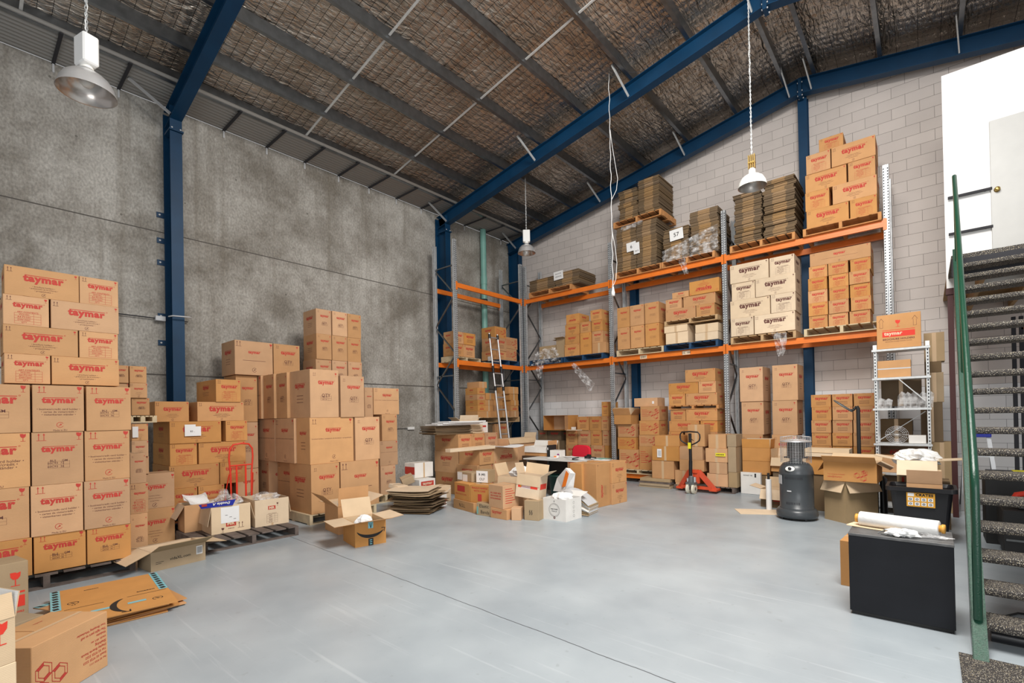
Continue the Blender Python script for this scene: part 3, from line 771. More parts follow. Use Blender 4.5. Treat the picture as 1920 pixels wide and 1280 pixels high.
  (-5.659, -5.152, 0.3, 0.761, 'S'),
  (-5.697, -5.22, 0.761, 1.053, 'S'),
  (-5.679, -5.213, 1.053, 1.366, 'S'),
]),
('G2b','Y',10.5,0.5,0.3,[
  (-5.141, -4.69, 0.3, 0.845, 'S'),
  (-5.135, -4.682, 0.845, 1.11, 'S'),
  (-5.119, -4.636, 1.11, 1.442, 'S'),
  (-5.095, -4.629, 1.442, 1.774, 'S'),
]),
('G2c','Y',9.95,0.46,0.2,[
  (-4.58, -4.088, 0.2, 0.592, 'N'),
  (-4.564, -3.965, 0.592, 0.902, 'N'),
  (-4.501, -3.951, 0.902, 1.13, 'N'),
]),
('J1','Y',9.98,0.42,0.0,[
  (-4.065, -3.728, 0.0, 0.142, 'N'),
  (-4.08, -3.698, 0.142, 0.399, 'N'),
  (-3.974, -3.464, 0.399, 0.63, 'N'),
  (-3.988, -3.49, 0.63, 0.906, 'N'),
]),
('J1b','Y',9.98,0.35,0.911,[
  (-3.792, -3.445, 0.911, 1.36, 'N'),
]),
('J2','Y',9.96,0.45,0.12,[
  (-3.411, -3.009, 0.12, 0.377, 'N'),
  (-3.363, -3.015, 0.377, 0.607, 'N'),
  (-3.425, -3.004, 0.607, 0.884, 'N'),
  (-3.369, -3.027, 0.884, 1.163, 'N'),
]),
('K1','Y',10.9,0.5,0.12,[
  (-7.487, -7.128, 0.12, 0.808, 'T'),
  (-7.084, -6.726, 0.12, 0.808, 'T'),
  (-6.691, -6.304, 0.12, 0.808, 'T'),
  (-6.288, -6.171, 0.12, 0.808, 'N'),
  (-7.483, -7.119, 0.808, 1.195, 'T'),
  (-7.101, -6.71, 0.808, 1.195, 'T'),
  (-6.7, -6.381, 0.808, 1.195, 'T'),
  (-6.352, -6.163, 0.808, 1.195, 'T'),
  (-7.106, -6.752, 1.195, 1.561, 'T'),
  (-6.73, -6.38, 1.195, 1.561, 'T'),
  (-6.368, -6.154, 1.195, 1.561, 'T'),
  (-6.347, -6.146, 1.561, 1.931, 'T'),
]),
('K2','Y',10.9,0.5,0.12,[
  (-7.876, -7.559, 0.12, 0.915, 'N'),
  (-8.444, -7.91, 0.12, 0.915, 'N'),
  (-8.431, -8.117, 0.915, 1.191, 'T'),
  (-8.099, -7.652, 0.915, 1.191, 'T'),
]),
('LR1','X',-8.9,0.36,3.142,[
  (8.485, 8.889, 3.142, 3.46, 'T'),
  (8.108, 8.475, 3.142, 3.46, 'T'),
  (8.115, 8.475, 3.46, 3.76, 'T'),
  (8.486, 8.898, 3.46, 3.76, 'T'),
]),
('LR2','X',-8.66,0.5,3.124,[
  (9.807, 10.292, 3.124, 3.464, 'S'),
  (9.394, 9.842, 3.124, 3.721, 'T'),
  (9.816, 10.339, 3.464, 3.775, 'S'),
  (9.401, 9.855, 3.721, 4.011, 'S'),
]),
('LG','X',-8.66,0.45,1.588,[
  (8.698, 9.41, 1.588, 1.751, 'N'),
  (9.431, 9.893, 1.588, 1.751, 'N'),
  (10.0, 10.384, 1.588, 1.751, 'N'),
  (8.969, 9.289, 1.751, 1.9, 'N'),
  (9.307, 9.653, 1.751, 1.9, 'N'),
  (10.005, 10.358, 1.751, 1.9, 'I'),
  (8.969, 9.282, 1.9, 2.047, 'N'),
  (9.295, 9.657, 1.9, 2.047, 'N'),
  (10.01, 10.337, 1.9, 2.047, 'N'),
  (9.011, 9.329, 2.047, 2.222, 'N'),
  (9.347, 9.629, 2.047, 2.222, 'N'),
  (9.964, 10.333, 2.047, 2.222, 'N'),
  (8.707, 8.987, 1.751, 2.349, 'I'),
  (9.915, 10.33, 2.222, 2.417, 'N'),
  (8.783, 9.066, 2.349, 2.511, 'N'),
]),
('H1','X',-7.35,0.75,0.0,[
  (6.799, 7.191, 0.0, 1.248, 'T'),
  (7.195, 7.588, 0.0, 1.248, 'T'),
  (7.602, 7.993, 0.0, 1.248, 'T'),
]),
('H2','X',-6.72,0.6,0.0,[
  (6.727, 7.163, 0.0, 0.646, 'L'),
  (7.175, 7.993, 0.0, 0.646, 'N'),
  (6.777, 7.192, 0.646, 0.958, 'T'),
  (7.206, 7.97, 0.646, 0.958, 'I'),
]),
]
# ------------------------------------------------------------------ building shell
def struct(o, label, cat='wall'): return tag(o, label, cat, None, 'structure')
XL, YB, XR = -9.71, 11.48, 3.6
XRG = -1.8
def zb(x): return 6.62 + .177 * ((x if x < XRG else 2 * XRG - x) + 9.2)      # underside of the rafters
def zr(x): return zb(x) + .50                                                 # foil plane
m = MB(); m.box(XL - .3, XR, -4.5, YB + .3, -.12, 0, FLOOR)
struct(m.build('floor'), 'pale blue-grey painted concrete warehouse floor', 'floor')
m = MB(); m.box(XL - .25, XL, -4.5, YB + .3, 0, 6.965, CONC)
struct(m.build('wall_left'), 'stained grey precast concrete wall with panel joints')
m = MB()
pts = [(XL, 0), (XR, 0), (XR, zr(XR)), (XRG, zr(XRG)), (XL, zr(XL))]
n = len(pts); vs = [(x, YB, z) for x, z in pts] + [(x, YB + .19, z) for x, z in pts]
m.add(vs, [(0, 1, 2, 3, 4), (9, 8, 7, 6, 5)] + [(i, i + n, (i + 1) % n + n, (i + 1) % n) for i in range(n)], BLOCK)
struct(m.build('wall_back'), 'painted concrete block gable wall behind the pallet racking')
rnd = random.Random(5)
def roof(x0, x1, name, label):
    m = MB(); dx, dy = .1, .0375; nx = int(round((x1 - x0) / dx)); ny = int((YB + 3.2) / dy); vs = []
    ph = [rnd.random() * 6 for _ in range(nx + 1)]
    for i in range(nx + 1):
        for j in range(ny + 1):
            x = x0 + (x1 - x0) * i / nx; y = -3.2 + (YB + 3.2) * j / ny
            cell = abs(math.sin(PI * y / .15)); amp = .010 + .006 * math.sin(x * 3.1 + ph[0]) * math.sin(y * 1.7)
            vs.append((x, y, zr(x) - amp * cell ** .7 - .004 * math.sin(x * 9 + y * 2.3) * math.sin(y * 6 + x * 4) ))
    fs = [(i * (ny + 1) + j, i * (ny + 1) + j + 1, (i + 1) * (ny + 1) + j + 1, (i + 1) * (ny + 1) + j) for i in range(nx) for j in range(ny)]
    m.add(vs, fs, FOIL, True)
    m.add([(x0, -3.2, zr(x0) + .06), (x1, -3.2, zr(x1) + .06), (x1, YB, zr(x1) + .06), (x0, YB, zr(x0) + .06)], [(0, 1, 2, 3)], GREY)
    struct(m.build(name), label, 'ceiling')
roof(-9.3, XRG, 'ceiling', 'brownish crinkled foil insulation under the main roof slope')
roof(XRG, XR, 'ceiling_right', 'foil insulation under the far slope beyond the ridge')
# corrugated gutter soffit at the eave
m = MB(); vs = []; nx = 96; x0, x1 = XL - .02, -8.86
for i in range(nx + 1):
    x = x0 + (x1 - x0) * i / nx; z = 6.985 + .020 * math.sin(2 * PI * (x - x0) / .085) + .02 * (i / nx)
    vs += [(x, -4, z), (x, YB, z)]
m.add(vs, [(2 * i, 2 * i + 2, 2 * i + 3, 2 * i + 1) for i in range(nx)], plain('soffit_zinc', (.30, .29, .27), .5, metal=.5), True)
struct(m.build('trim_1'), 'corrugated metal soffit strip along the top of the concrete wall', 'soffit')
for k in range(-3, 11):
    y = 3.27 + .76 * k; m = MB()
    m.box(XL, -8.86, y - .02, y + .02, 6.945, 6.965, HOLE); m.box(XL, XL + .02, y - .012, y + .012, 6.82, 6.96, GREYL)
    nth = 'bay nearest the door' if k < -1 else ('near bay' if k < 6 else 'far bay')
    struct(m.build('soffit_strap'), 'dark strap across the corrugated soffit, %s, strap number %d along' % (nth, k + 4), 'strap')['group'] = 'straps across the soffit'

# steel columns (universal beam section) and rafters
def ibeam(m, p0, p1, w_, d_, side, up, mat=NAVY, t=.012):
    a, b = w_ / 2, d_ / 2
    prof = [(-a, -b), (a, -b), (a, -b + t), (t / 2, -b + t), (t / 2, b - t), (a, b - t), (a, b), (-a, b), (-a, b - t), (-t / 2, b - t), (-t / 2, -b + t), (-a, -b + t)]
    p0 = Vector(p0); p1 = Vector(p1); S = Vector(side); U = Vector(up); n = len(prof)
    vs = [tuple(p + S * q + U * r) for p in (p0, p1) for (q, r) in prof]
    m.add(vs, [(i, (i + 1) % n, n + (i + 1) % n, n + i) for i in range(n)], mat)
    for o in (0, n): m.add([vs[o + i] for i in (0, 1, 2, 3, 10, 11)], [(0, 1, 2, 3, 4, 5)], mat); m.add([vs[o + i] for i in (3, 4, 9, 10)], [(0, 1, 2, 3)], mat); m.add([vs[o + i] for i in (4, 5, 6, 7, 8, 9)], [(0, 1, 2, 3, 4, 5)], mat)
def column(y, label, base=True):
    r = thing('steel_column', label, 'column', (-9.50, y, 0), 0, None, 'structure')
    m = MB(); ibeam(m, (0, 0, 0), (0, 0, zb(-9.5) + .25), .17, .40, (0, 1, 0), (1, 0, 0)); m.build('column_shaft', r)
    m = MB(); m.box(-.06, .235, -.10, .10, 6.40, 6.43, NAVY); m.box(-.21, .25, -.11, .11, 0, .02, NAVY)
    for a in (-.06, .06):
        m.cyl((.215, a, 6.43), (.215, a, 6.455), .014, GREYL, 6)
    m.build('cap_plate', r)
    for z in (2.9, 3.35, 4.25, 4.62, 5.05):
        m = MB(); m.box(-.21, -.195, .085, .19, z, z + .09, NAVY); m.box(-.21, -.195, -.19, -.085, z, z + .09, NAVY)
        m.cyl((-.195, .15, z + .045), (-.18, .15, z + .045), .015, GREYL, 6); m.cyl((-.195, -.15, z + .045), (-.18, -.15, z + .045), .015, GREYL, 6)
        m.build('wall_cleat', r)
    return r
column(2.42, 'blue steel column against concrete wall, beside the brown cartons')
column(8.37, 'blue steel column behind the end frame of the short rack')
r = thing('steel_column', 'dark blue steel column standing in the corner behind the racks', 'column', (-9.46, 11.25, 0), 0, None, 'structure')
m = MB(); ibeam(m, (0, 0, 0), (0, 0, zb(-9.46) + .1), .17, .40, (0, 1, 0), (1, 0, 0)); m.build('column_shaft', r)
for x, lab in ((-1.80, 'blue steel wind column under the roof ridge behind racking'), (-5.60, 'blue steel wind column behind the second upright frame of the rack')):
    m = MB(); ibeam(m, (x, 11.36, 0), (x, 11.36, zb(x) + .05), .16, .20, (1, 0, 0), (0, 1, 0)); struct(m.build('steel_column'), lab, 'column')
def rafter(y, label):
    r = thing('rafter', label, 'beam', (0, y, 0), 0, None, 'structure')
    for x0, x1, nm in ((-9.62, XRG, 1), (XRG, XR, 2)):
        a = (x0, 0, zb(x0) + .15); b = (x1, 0, zb(x1) + .15); d = (Vector(b) - Vector(a)).normalized(); up = Vector((0, 1, 0)).cross(d) * -1
        m = MB(); ibeam(m, a, b, .17, .30, (0, 1, 0), up); m.build('rafter_beam', r)
    m = MB(); m.box(XRG - .03, XRG + .03, -.09, .09, zb(XRG) - .06, zb(XRG) + .30, NAVY)
    for a in (-.06, .06):
        for zz in (-.04, .05, .22):
            for sx in (-.045, .03): m.cyl((XRG + sx, a, zb(XRG) + zz), (XRG + sx + .015, a, zb(XRG) + zz), .014, GREYL, 6)
    m.build('apex_plate', r)
rafter(2.42, 'blue roof rafter rising from the column beside the lamp')
rafter(8.37, 'blue roof rafter crossing over the racks to the ridge')
rafter(11.12, 'blue roof rafter close against the block gable wall')
PUR = [-8.90, -8.15, -7.22, -6.18, -5.10, -4.02, -2.96, -2.02, -1.58, -.56, .50, 1.6, 2.7]
PN = ['at the eave', 'second from the eave', 'third from the eave', 'fourth from the eave', 'fifth from the eave', 'sixth from the eave', 'seventh from the eave', 'just before the ridge', 'just past the ridge', 'second past the ridge', 'third past the ridge', 'fourth past the ridge', 'fifth past the ridge']
for x, q in zip(PUR, PN):
    s = 1 if x < XRG else -1; z = zb(x) + .30; t = .004
    prof = [(0, 0), (.065, 0), (.065, .02), (.065 - t, .02), (.065 - t, t), (t, t), (t, .19 - t), (.065 - t, .19 - t), (.065 - t, .17), (.065, .17), (.065, .19), (0, .19)]
    m = MB(); m.sweep([(-s * a, b) for a, b in prof], (x, -3.2, z), (x, YB - .01, z), GALVD, (1, 0, 0), (0, 0, 1))
    struct(m.build('purlin'), 'galvanised roof purlin, ' + q, 'purlin')['group'] = 'roof purlins'
for y, yn in ((-1.0, 'bay by the camera'), (.6, 'bay over the hanging lamp'), (4.42, 'nearer line of the middle bay'), (6.43, 'farther line of the middle bay')):
    for i in range(len(PUR) - 1):
        x0, x1 = PUR[i], PUR[i + 1]
        if i in (7,): continue
        m = MB(); m.beam((x0 + .01, y, zb(x0) + .36), (x1 - .01, y, zb(x1) + .36), .035, .012, GALVL)
        struct(m.build('bridging_bar'), 'pale bridging bar between purlins, gap %d, %s' % (i + 1, yn), 'roof bar')['group'] = 'bridging bars between purlins'
for y, yn in ((2.42, 'near rafter'), (8.37, 'middle rafter'), (11.12, 'gable rafter')):
    for x, xn in ((-9.25, 'at the column head'), (-6.35, 'a third of the way up'), (-4.12, 'two thirds up'), (-1.98, 'just before the ridge'), (-1.60, 'just past the ridge'), (.52, 'beyond the ridge')):
        m = MB(); m.beam((x, y - .09, zb(x) + .03), (x - .05, y - .62, zb(x) + .36), .045, .02, GALVL if x > -9 else ALU, up=(1, 0, 0))
        struct(m.build('fly_brace'), 'short pale brace from purlin down to %s, %s' % (yn, xn), 'brace')['group'] = 'fly braces on the rafters'

# mezzanine office wall, door, landing
MY = 9.55
m = MB(); m.box(.25, XR, MY, MY + .12, 3.36, 6.50, PAINTW); struct(m.build('wall_mezzanine'), 'bright white office wall above the stairs')
d = thing('door_1', 'flush white door with a brass knob at the top landing', 'door', (.735, MY - .045, 3.56), 0, None, 'structure')
m = MB(); m.box(0, .92, 0, .04, 0, 2.05, DOORW, ch=.003); m.build('door_leaf', d)
m = MB(); m.lathe([(0, .055), (.022, .055), (.030, .045), (.030, .030), (.014, .02), (.014, .008), (.034, .006), (.034, 0)], BRASS, 24, Matrix.Translation((.06, 0, 1.07)) @ Matrix.Rotation(PI / 2, 4, 'X')); m.build('door_knob', d)
m = MB(); m.box(.27, XR, 8.38, MY, 3.50, 3.555, SPECK); m.box(.27, XR, 8.38, 8.42, 3.28, 3.50, HOLE)
struct(m.build('landing'), 'mezzanine landing floor at the top of the staircase', 'landing')
for k, x in enumerate((.55, 1.05, 1.55, 2.05)):
    m = MB(); m.box(x, x + .05, 8.42, 11.46, 3.26, 3.50, TIMB)
    struct(m.build('joist'), 'timber joist under the landing, number %d from the handrail' % (k + 1), 'joist')['group'] = 'joists under the landing'
m = MB(); m.box(.25, XR, MY + .12, YB - .01, 3.50, 3.54, TIMB); struct(m.build('mezzanine_deck'), 'timber deck of the upstairs office', 'deck')
m = MB(); ibeam(m, (.29, 9.60, 0), (.29, 9.60, 3.34), .065, .065, (1, 0, 0), (0, 1, 0), MAROON, .008); struct(m.build('mezzanine_post'), 'dark red steel post beside the green stair stringer', 'post')
m = MB(); m.box(.24, XR, 9.55, 9.65, 3.27, 3.36, MAROON); struct(m.build('mezzanine_beam'), 'dark red steel edge beam below the white office wall', 'beam')
gr = thing('guard_rail', 'dark two-bar guard rail against the bright white wall', 'railing', (.286, 9.505, 4.135))
for z_ in (0, .531):
    m = MB(); m.beam((0, 0, z_), (.46, 0, z_), .032, .032, HOLE); m.box(.03, .05, .01, .046, z_ - .01, z_ + .01, HOLE); m.box(.38, .40, .01, .046, z_ - .01, z_ + .01, HOLE); m.build('rail', gr)

# staircase (turned a touch clockwise seen from above)
st = thing('staircase', 'open staircase with speckled rubber treads and green steel stringer', 'staircase', (.19, 4.25, 0), -R_(1.3))
TR, TG, T0 = .178, .2045, .20
for k in range(19):
    y = T0 + TG * k; z = TR * (k + 1); m = MB()
    prof = [(0.012, 0), (0, -.010), (-.003, -.030), (.002, -.048), (.015, -.055), (.24, -.055), (.24, 0)]
    vs = [(x, y + a, z + b) for x in (.06, 1.30) for a, b in prof]; n = len(prof)
    m.add(vs, [(i, (i + 1) % n, n + (i + 1) % n, n + i)[::-1] for i in range(n)] + [tuple(range(n)), tuple(range(2 * n - 1, n - 1, -1))], SPECK)
    m.build('tread', st)
for x0, s in ((.0, 1), (1.36, -1)):
    sl = math.atan2(TR, TG); dv = Vector((0, math.cos(sl), math.sin(sl))); nv = Vector((0, -math.sin(sl), math.cos(sl)))
    a = Vector((x0, 0, 0)); L = 4.15 / math.cos(sl)
    m = MB()
    # web and two flanges, cut at floor level
    def strip(n0, n1, xa, xb, mat):
        P = []
        for nn in (n0, n1):
            s0 = -(nn * nv.z) / dv.z; 
            P.append((nn * nv.y + s0 * dv.y, 0.)); P.append((nn * nv.y + L * dv.y, nn * nv.z + L * dv.z))
        q = [P[0], P[1], P[3], P[2]]
        vs = [(x, u, v) for x in (xa, xb) for u, v in q]
        m.add(vs, [(0, 1, 2, 3), (7, 6, 5, 4), (0, 4, 5, 1), (1, 5, 6, 2), (2, 6, 7, 3), (3, 7, 4, 0)], mat)
    strip(-.19, .03, x0 + s * .0, x0 + s * .006, GREEN)
    strip(.022, .03, x0, x0 + s * .075, GREENL); strip(-.19, -.182, x0, x0 + s * .075, GREENL)
    m.build('stringer', st)
m = MB(); m.tube([(.035, .17, .20), (.035, .17, .60), (.035, .17, 1.04), (.035, .19, 1.12), (.035, .24, 1.18), (.035, .34, 1.28), (.035, 4.06, 4.51), (.035, 4.12, 4.56)], .024, GREEN, 14); m.build('handrail', st)
m = MB(); m.cyl((.035, 2.2, 1.92), (.035, 2.2, 2.90), .018, GREEN, 10); m.cyl((.035, 3.9, 3.3), (.035, 3.9, 4.36), .018, GREEN, 10); m.build('handrail_post', st)
m = MB(); m.box(.125, 1.8, 2.2, 4.28, 0, .008, SPECK, ch=.002)
tag(m.build('rubber_mat', None, (0, 0, 0)), 'speckled black rubber mat on the floor at the stair foot', 'mat')

# ------------------------------------------------------------------ pallet racking
RX = [-8.50, -5.80, -3.14, -.465]
def upright(parent, x, y0, y1, axis, h=5.8, phase=0):
    f = bpy.data.objects.new('upright_frame', None); C.objects.link(f); f.parent = parent
    # local frame: u along the rack, v from front to back
    if axis == 'Y': P = lambda u, v, z: (x + u, v, z)
    else: P = lambda u, v, z: (v, x + u, z)
    for v, fr in ((y0, 1), (y1, -1)):
        m = MB(); sg = 1 if y1 > y0 else -1
        # open channel post: face plate plus returns
        def bx(u0, u1, v0, v1, z0, z1, mat):
            a = P(u0, v0, z0); b = P(u1, v1, z1); m.box(min(a[0], b[0]), max(a[0], b[0]), min(a[1], b[1]), max(a[1], b[1]), z0, z1, mat)
        w0 = v; w1 = v + fr * sg * .07
        bx(-.045, .045, w0, w0 + fr * sg * .004, 0, h, GALV); bx(-.045, -.041, w0, w1, 0, h, GALV); bx(.041, .045, w0, w1, 0, h, GALV)
        bx(-.045, -.02, w1 - fr * sg * .004, w1, 0, h, GALV); bx(.02, .045, w1 - fr * sg * .004, w1, 0, h, GALV)
        bx(-.007, .007, w0 - fr * sg * .004, w0, 0, h, GALVD)
        bx(-.07, .07, w0 - fr * sg * .02, w1 + fr * sg * .02, 0, .008, GALVD)
        if fr == 1:
            z = .12
            while z < h - .05:
                for u in (-.028, .028):
                    a = [(u - .009, z), (u + .007, z), (u + .010, z + .026), (u - .006, z + .026)]
                    vv = [P(q[0], w0 - sg * .0015, q[1]) for q in a]; vs_ = vv if axis == 'Y' else vv[::-1]
                    if axis == 'Y' and sg < 0: vs_ = vv[::-1]
                    m.add(vs_, [(0, 1, 2, 3)], HOLE)
                z += .05
        m.build('rack_post', f)
    m = MB(); zz = .25 + phase; k = 0
    a, b = y0 + .035 * (1 if y1 > y0 else -1), y1 - .035 * (1 if y1 > y0 else -1)
    m.beam(P(0, a, .2), P(0, b, .2), .03, .03, GALVD)
    while zz + .72 < h - .1:
        m.beam(P(0, a if k % 2 == 0 else b, zz), P(0, b if k % 2 == 0 else a, zz + .72), .03, .03, GALVD, up=(1, 0, 0) if axis == 'Y' else (0, 1, 0)); zz += .72; k += 1
    m.beam(P(0, a, zz), P(0, b, zz), .03, .03, GALVD); m.beam(P(0, a, 2.62), P(0, b, 2.62), .03, .03, GALVD)
    m.build('frame_bracing', f)
    return f
def rbeam(parent, a, b, v, z, axis, out, labels=()):
    m = MB(); P = (lambda u, w_, q: (u, w_, q)) if axis == 'Y' else (lambda u, w_, q: (w_, u, q))
    def bx(u0, u1, v0, v1, z0, z1, mat):
        p = P(u0, v0, z0); q = P(u1, v1, z1); m.box(min(p[0], q[0]), max(p[0], q[0]), min(p[1], q[1]), max(p[1], q[1]), z0, z1, mat)
    bx(a + .047, b - .047, v, v + out * .05, z - .11, z, ORANGE)
    bx(a + .047, b - .047, v - out * .002, v, z - .075, z - .035, ORANGE)
    for u0, u1 in ((a - .005, a + .05), (b - .05, b + .005)):
        bx(u0, u1, v - out * .006, v - out * .001, z - .17, z + .03, ORANGE)
    o = m.build('rack_beam', parent)
    for x, s in labels:
        m = MB(); F = Face(P(x, v, z - .105), (1, 0, 0), (0, 0, 1), .17, .085, .004); prect(m, F, 0, .17, 0, .085, CBP)
        F = Face(P(x, v, z - .105), (1, 0, 0), (0, 0, 1), .17, .085, .0055); ptext(m, F, s, .085, .042, height=.045, mat=BLK, bold=.03)
        m.build('bay_label', o)
rk = thing('pallet_rack', 'long orange and galvanised pallet rack against the block wall', 'rack')
YF, YK = 10.47, 11.24
for i, x in enumerate(RX): upright(rk, x, YF, YK, 'Y', 5.8, .1 * (i % 2))
for i in range(3):
    for z in (2.985, 4.853):
        rbeam(rk, RX[i], RX[i + 1], YF - .005, z, 'Y', 1, ((-5.05, 'DW1'), (-4.05, 'CC 100')) if (i == 1 and z < 3) else ())
        rbeam(rk, RX[i], RX[i + 1], YK + .005, z, 'Y', -1)
rbeam(rk, RX[1], RX[2], YF - .005, .20, 'Y', 1); rbeam(rk, RX[1], RX[2], YK + .005, .20, 'Y', -1)
rs = thing('pallet_rack', 'short pallet rack bay standing along the concrete wall', 'rack')
LF, LK = -8.53, -9.33
upright(rs, 7.90, LF, LK, 'X', 5.9); upright(rs, 10.38, LF, LK, 'X', 5.85, .1)
for z in (2.985, 4.853):
    rbeam(rs, 7.90, 10.38, LF + .005, z, 'X', -1); rbeam(rs, 7.90, 10.38, LK - .005, z, 'X', 1)
rbeam(rs, 7.90, 10.38, LF + .005, .20, 'X', -1)

# ------------------------------------------------------------------ pallets
_pal = {}
def pallet(loc, rot, w_, d_, h_, mat, label, thick=.016):
    k = (round(w_, 2), round(d_, 2), round(h_, 3), mat.name); r = thing('pallet', label, 'pallet', loc, rot, 'pallets')
    if k not in _pal:
        a = MB(); nb = 7; bw = w_ / nb * .82 if True else 0
        for i in range(nb): x = (w_ - bw) * i / (nb - 1); a.box(x, x + bw, 0, d_, h_ - thick, h_, mat)
        b = MB(); b.box(0, w_, .0, .045, thick, h_ - thick, mat)
        c = MB()
        for i in range(3):
            y = (d_ - .09) * i / 2; c.box(0, w_, y, y + .09, 0, thick, mat)
        me = []
        for q, nm in ((a, 'top_deck'), (c, 'bottom_deck')):
            o = q.build(nm, r); me.append((nm, o.data, (0, 0, 0)))
        # bearers as blocks at the front so that the fork openings show
        e = MB(); bwid = .05
        for i in range(3): x = (w_ - bwid) * i / 2; e.box(x, x + bwid, 0, d_, thick, h_ - thick, mat)
        for i in range(3):
            x = (w_ - bwid) * i / 2; e2 = MB(); e2.box(0, bwid, 0, d_, thick, h_ - thick, mat)
            o = e2.build('bearer', r, (x, 0, 0)); me.append(('bearer', o.data, (x, 0, 0)))
        _pal[k] = me
    else:
        for nm, q, l_ in _pal[k]: inst(nm, q, r, l_)
    return r
RT90 = PI / 2
BL, BU = 2.985, 4.853
def py(x, z, w_, mat, label, y=10.40, d_=.86, h_=.14): return pallet((x, y, z + .0015), 0, w_, d_, h_, mat, label)
py(-5.62, BL, 1.17, WOODP, 'pale timber pallet under six tall cartons, lower rack level')
py(-4.44, BL, 1.17, BLUEW, 'blue pallet under white cartons, lower rack level')
py(-4.42, 3.545, 1.15, WOOD, 'timber pallet laid on top of the white cartons', h_=.11)
py(-3.02, BL, 1.17, WOOD, 'timber pallet under the pale cartons with dark print')
py(-1.72, BL, 1.17, WOODP, 'pale timber pallet under the three-column carton load')
py(-7.16, BL, 1.17, BLUEW, 'blue pallet under mixed cartons beside the corner')
py(-8.30, BL, 1.10, BLUEW, 'blue pallet in the corner under wrapped goods')
py(-8.28, BU, 1.40, WOODO, 'timber pallet under the low dark bundle with white notice')
py(-5.62, BU, 1.17, WOODO, 'timber pallet under the bundle marked 6')
py(-5.64, 6.07, 1.20, WOODO, 'timber pallet sitting on top of the bundle marked 6')
py(-4.47, BU, 1.17, WOODO, 'timber pallet under the loosely wrapped flat bundles')
py(-3.0, BU, 1.17, WOODO, 'timber pallet under the two leaning flat bundle columns')
py(-1.70, BU, 1.17, WOODO, 'timber pallet under the topmost logo carton load')
def px(x, y, z, w_, mat, label, d_=1.1, h_=.14): return pallet((x, y, z), RT90, w_, d_, h_, mat, label)
px(-6.57, -.12, 0, 1.40, WOODD, 'weathered pallet under the big front carton wall', .95)
px(-8.28, 2.00, 0, 1.17, BLUEW, 'blue pallet lowest under the carton stack by the blue column', .98)
px(-8.28, 2.00, .14, 1.17, WOODO, 'orange-brown pallet on the blue one under the carton stack', .98, .148)
px(-6.68, 1.96, 0, 1.17, WOODD, 'dark weathered pallet carrying two open cartons of bubble wrap', h_=.13)
px(-7.14, 3.52, 0, 1.17, WOODP, 'pale pallet under the tallest carton block', h_=.15)
px(-7.88, 5.0, 0, .80, WOODP, 'pale pallet under the narrow carton column by the wall', .55, .15)
px(-7.72, 1.45, 1.61, .30, WOODP, 'short pale pallet piece between small cartons behind the front wall', .9, .09)
px(-8.86, 8.05, BL + .0015, 1.0, WOODP, 'pale pallet under banded cartons in the short rack', .42)
px(-8.80, 9.12, BL + .0015, .30, WOODP, 'empty end of a pale pallet in the short rack', .7, .06)
px(-8.60, 9.46, BL + .0015, .84, BLUEW, 'blue pallet behind the ladder top in the short rack', .7)
px(-8.63, 8.66, 1.45, 1.66, WOOD, 'timber pallet on cartons under the short rack', .7)
pallet((-5.72, 10.40, .2015), 0, 1.17, .8, .098, WOODP, 'pallet on the bottom rack beam under the honeycomb cartons')
pallet((-4.42, 10.42, .2015), 0, 1.17, .75, .12, WOODO, 'floor pallet under the carton tower beside the pallet jack')
pallet((-4.38, 10.44, 1.683), 0, 1.08, .6, .086, WOODO, 'pallet separating the two halves of the carton tower')
pallet((-2.98, 10.57, 0), 0, 1.14, .65, .12, WOODO, 'floor pallet under the two tall carton columns')
pallet((-1.72, 10.70, 0), 0, 1.05, .62, .12, WOODO, 'floor pallet under the small carton grid behind the heater')
pallet((-3.50, 9.95, 0), 0, .62, .50, .118, WOODD, 'dark pallet under taped brown cartons by the jack')
pallet((-7.90, 10.85, 0), 0, 1.75, .5, .12, WOODD, 'dark floor pallet beneath cartons behind the red chair')
pallet((-4.10, 9.96, 0), 0, .66, .44, .10, WOODD, 'small dark pallet under plain cartons behind the jack')

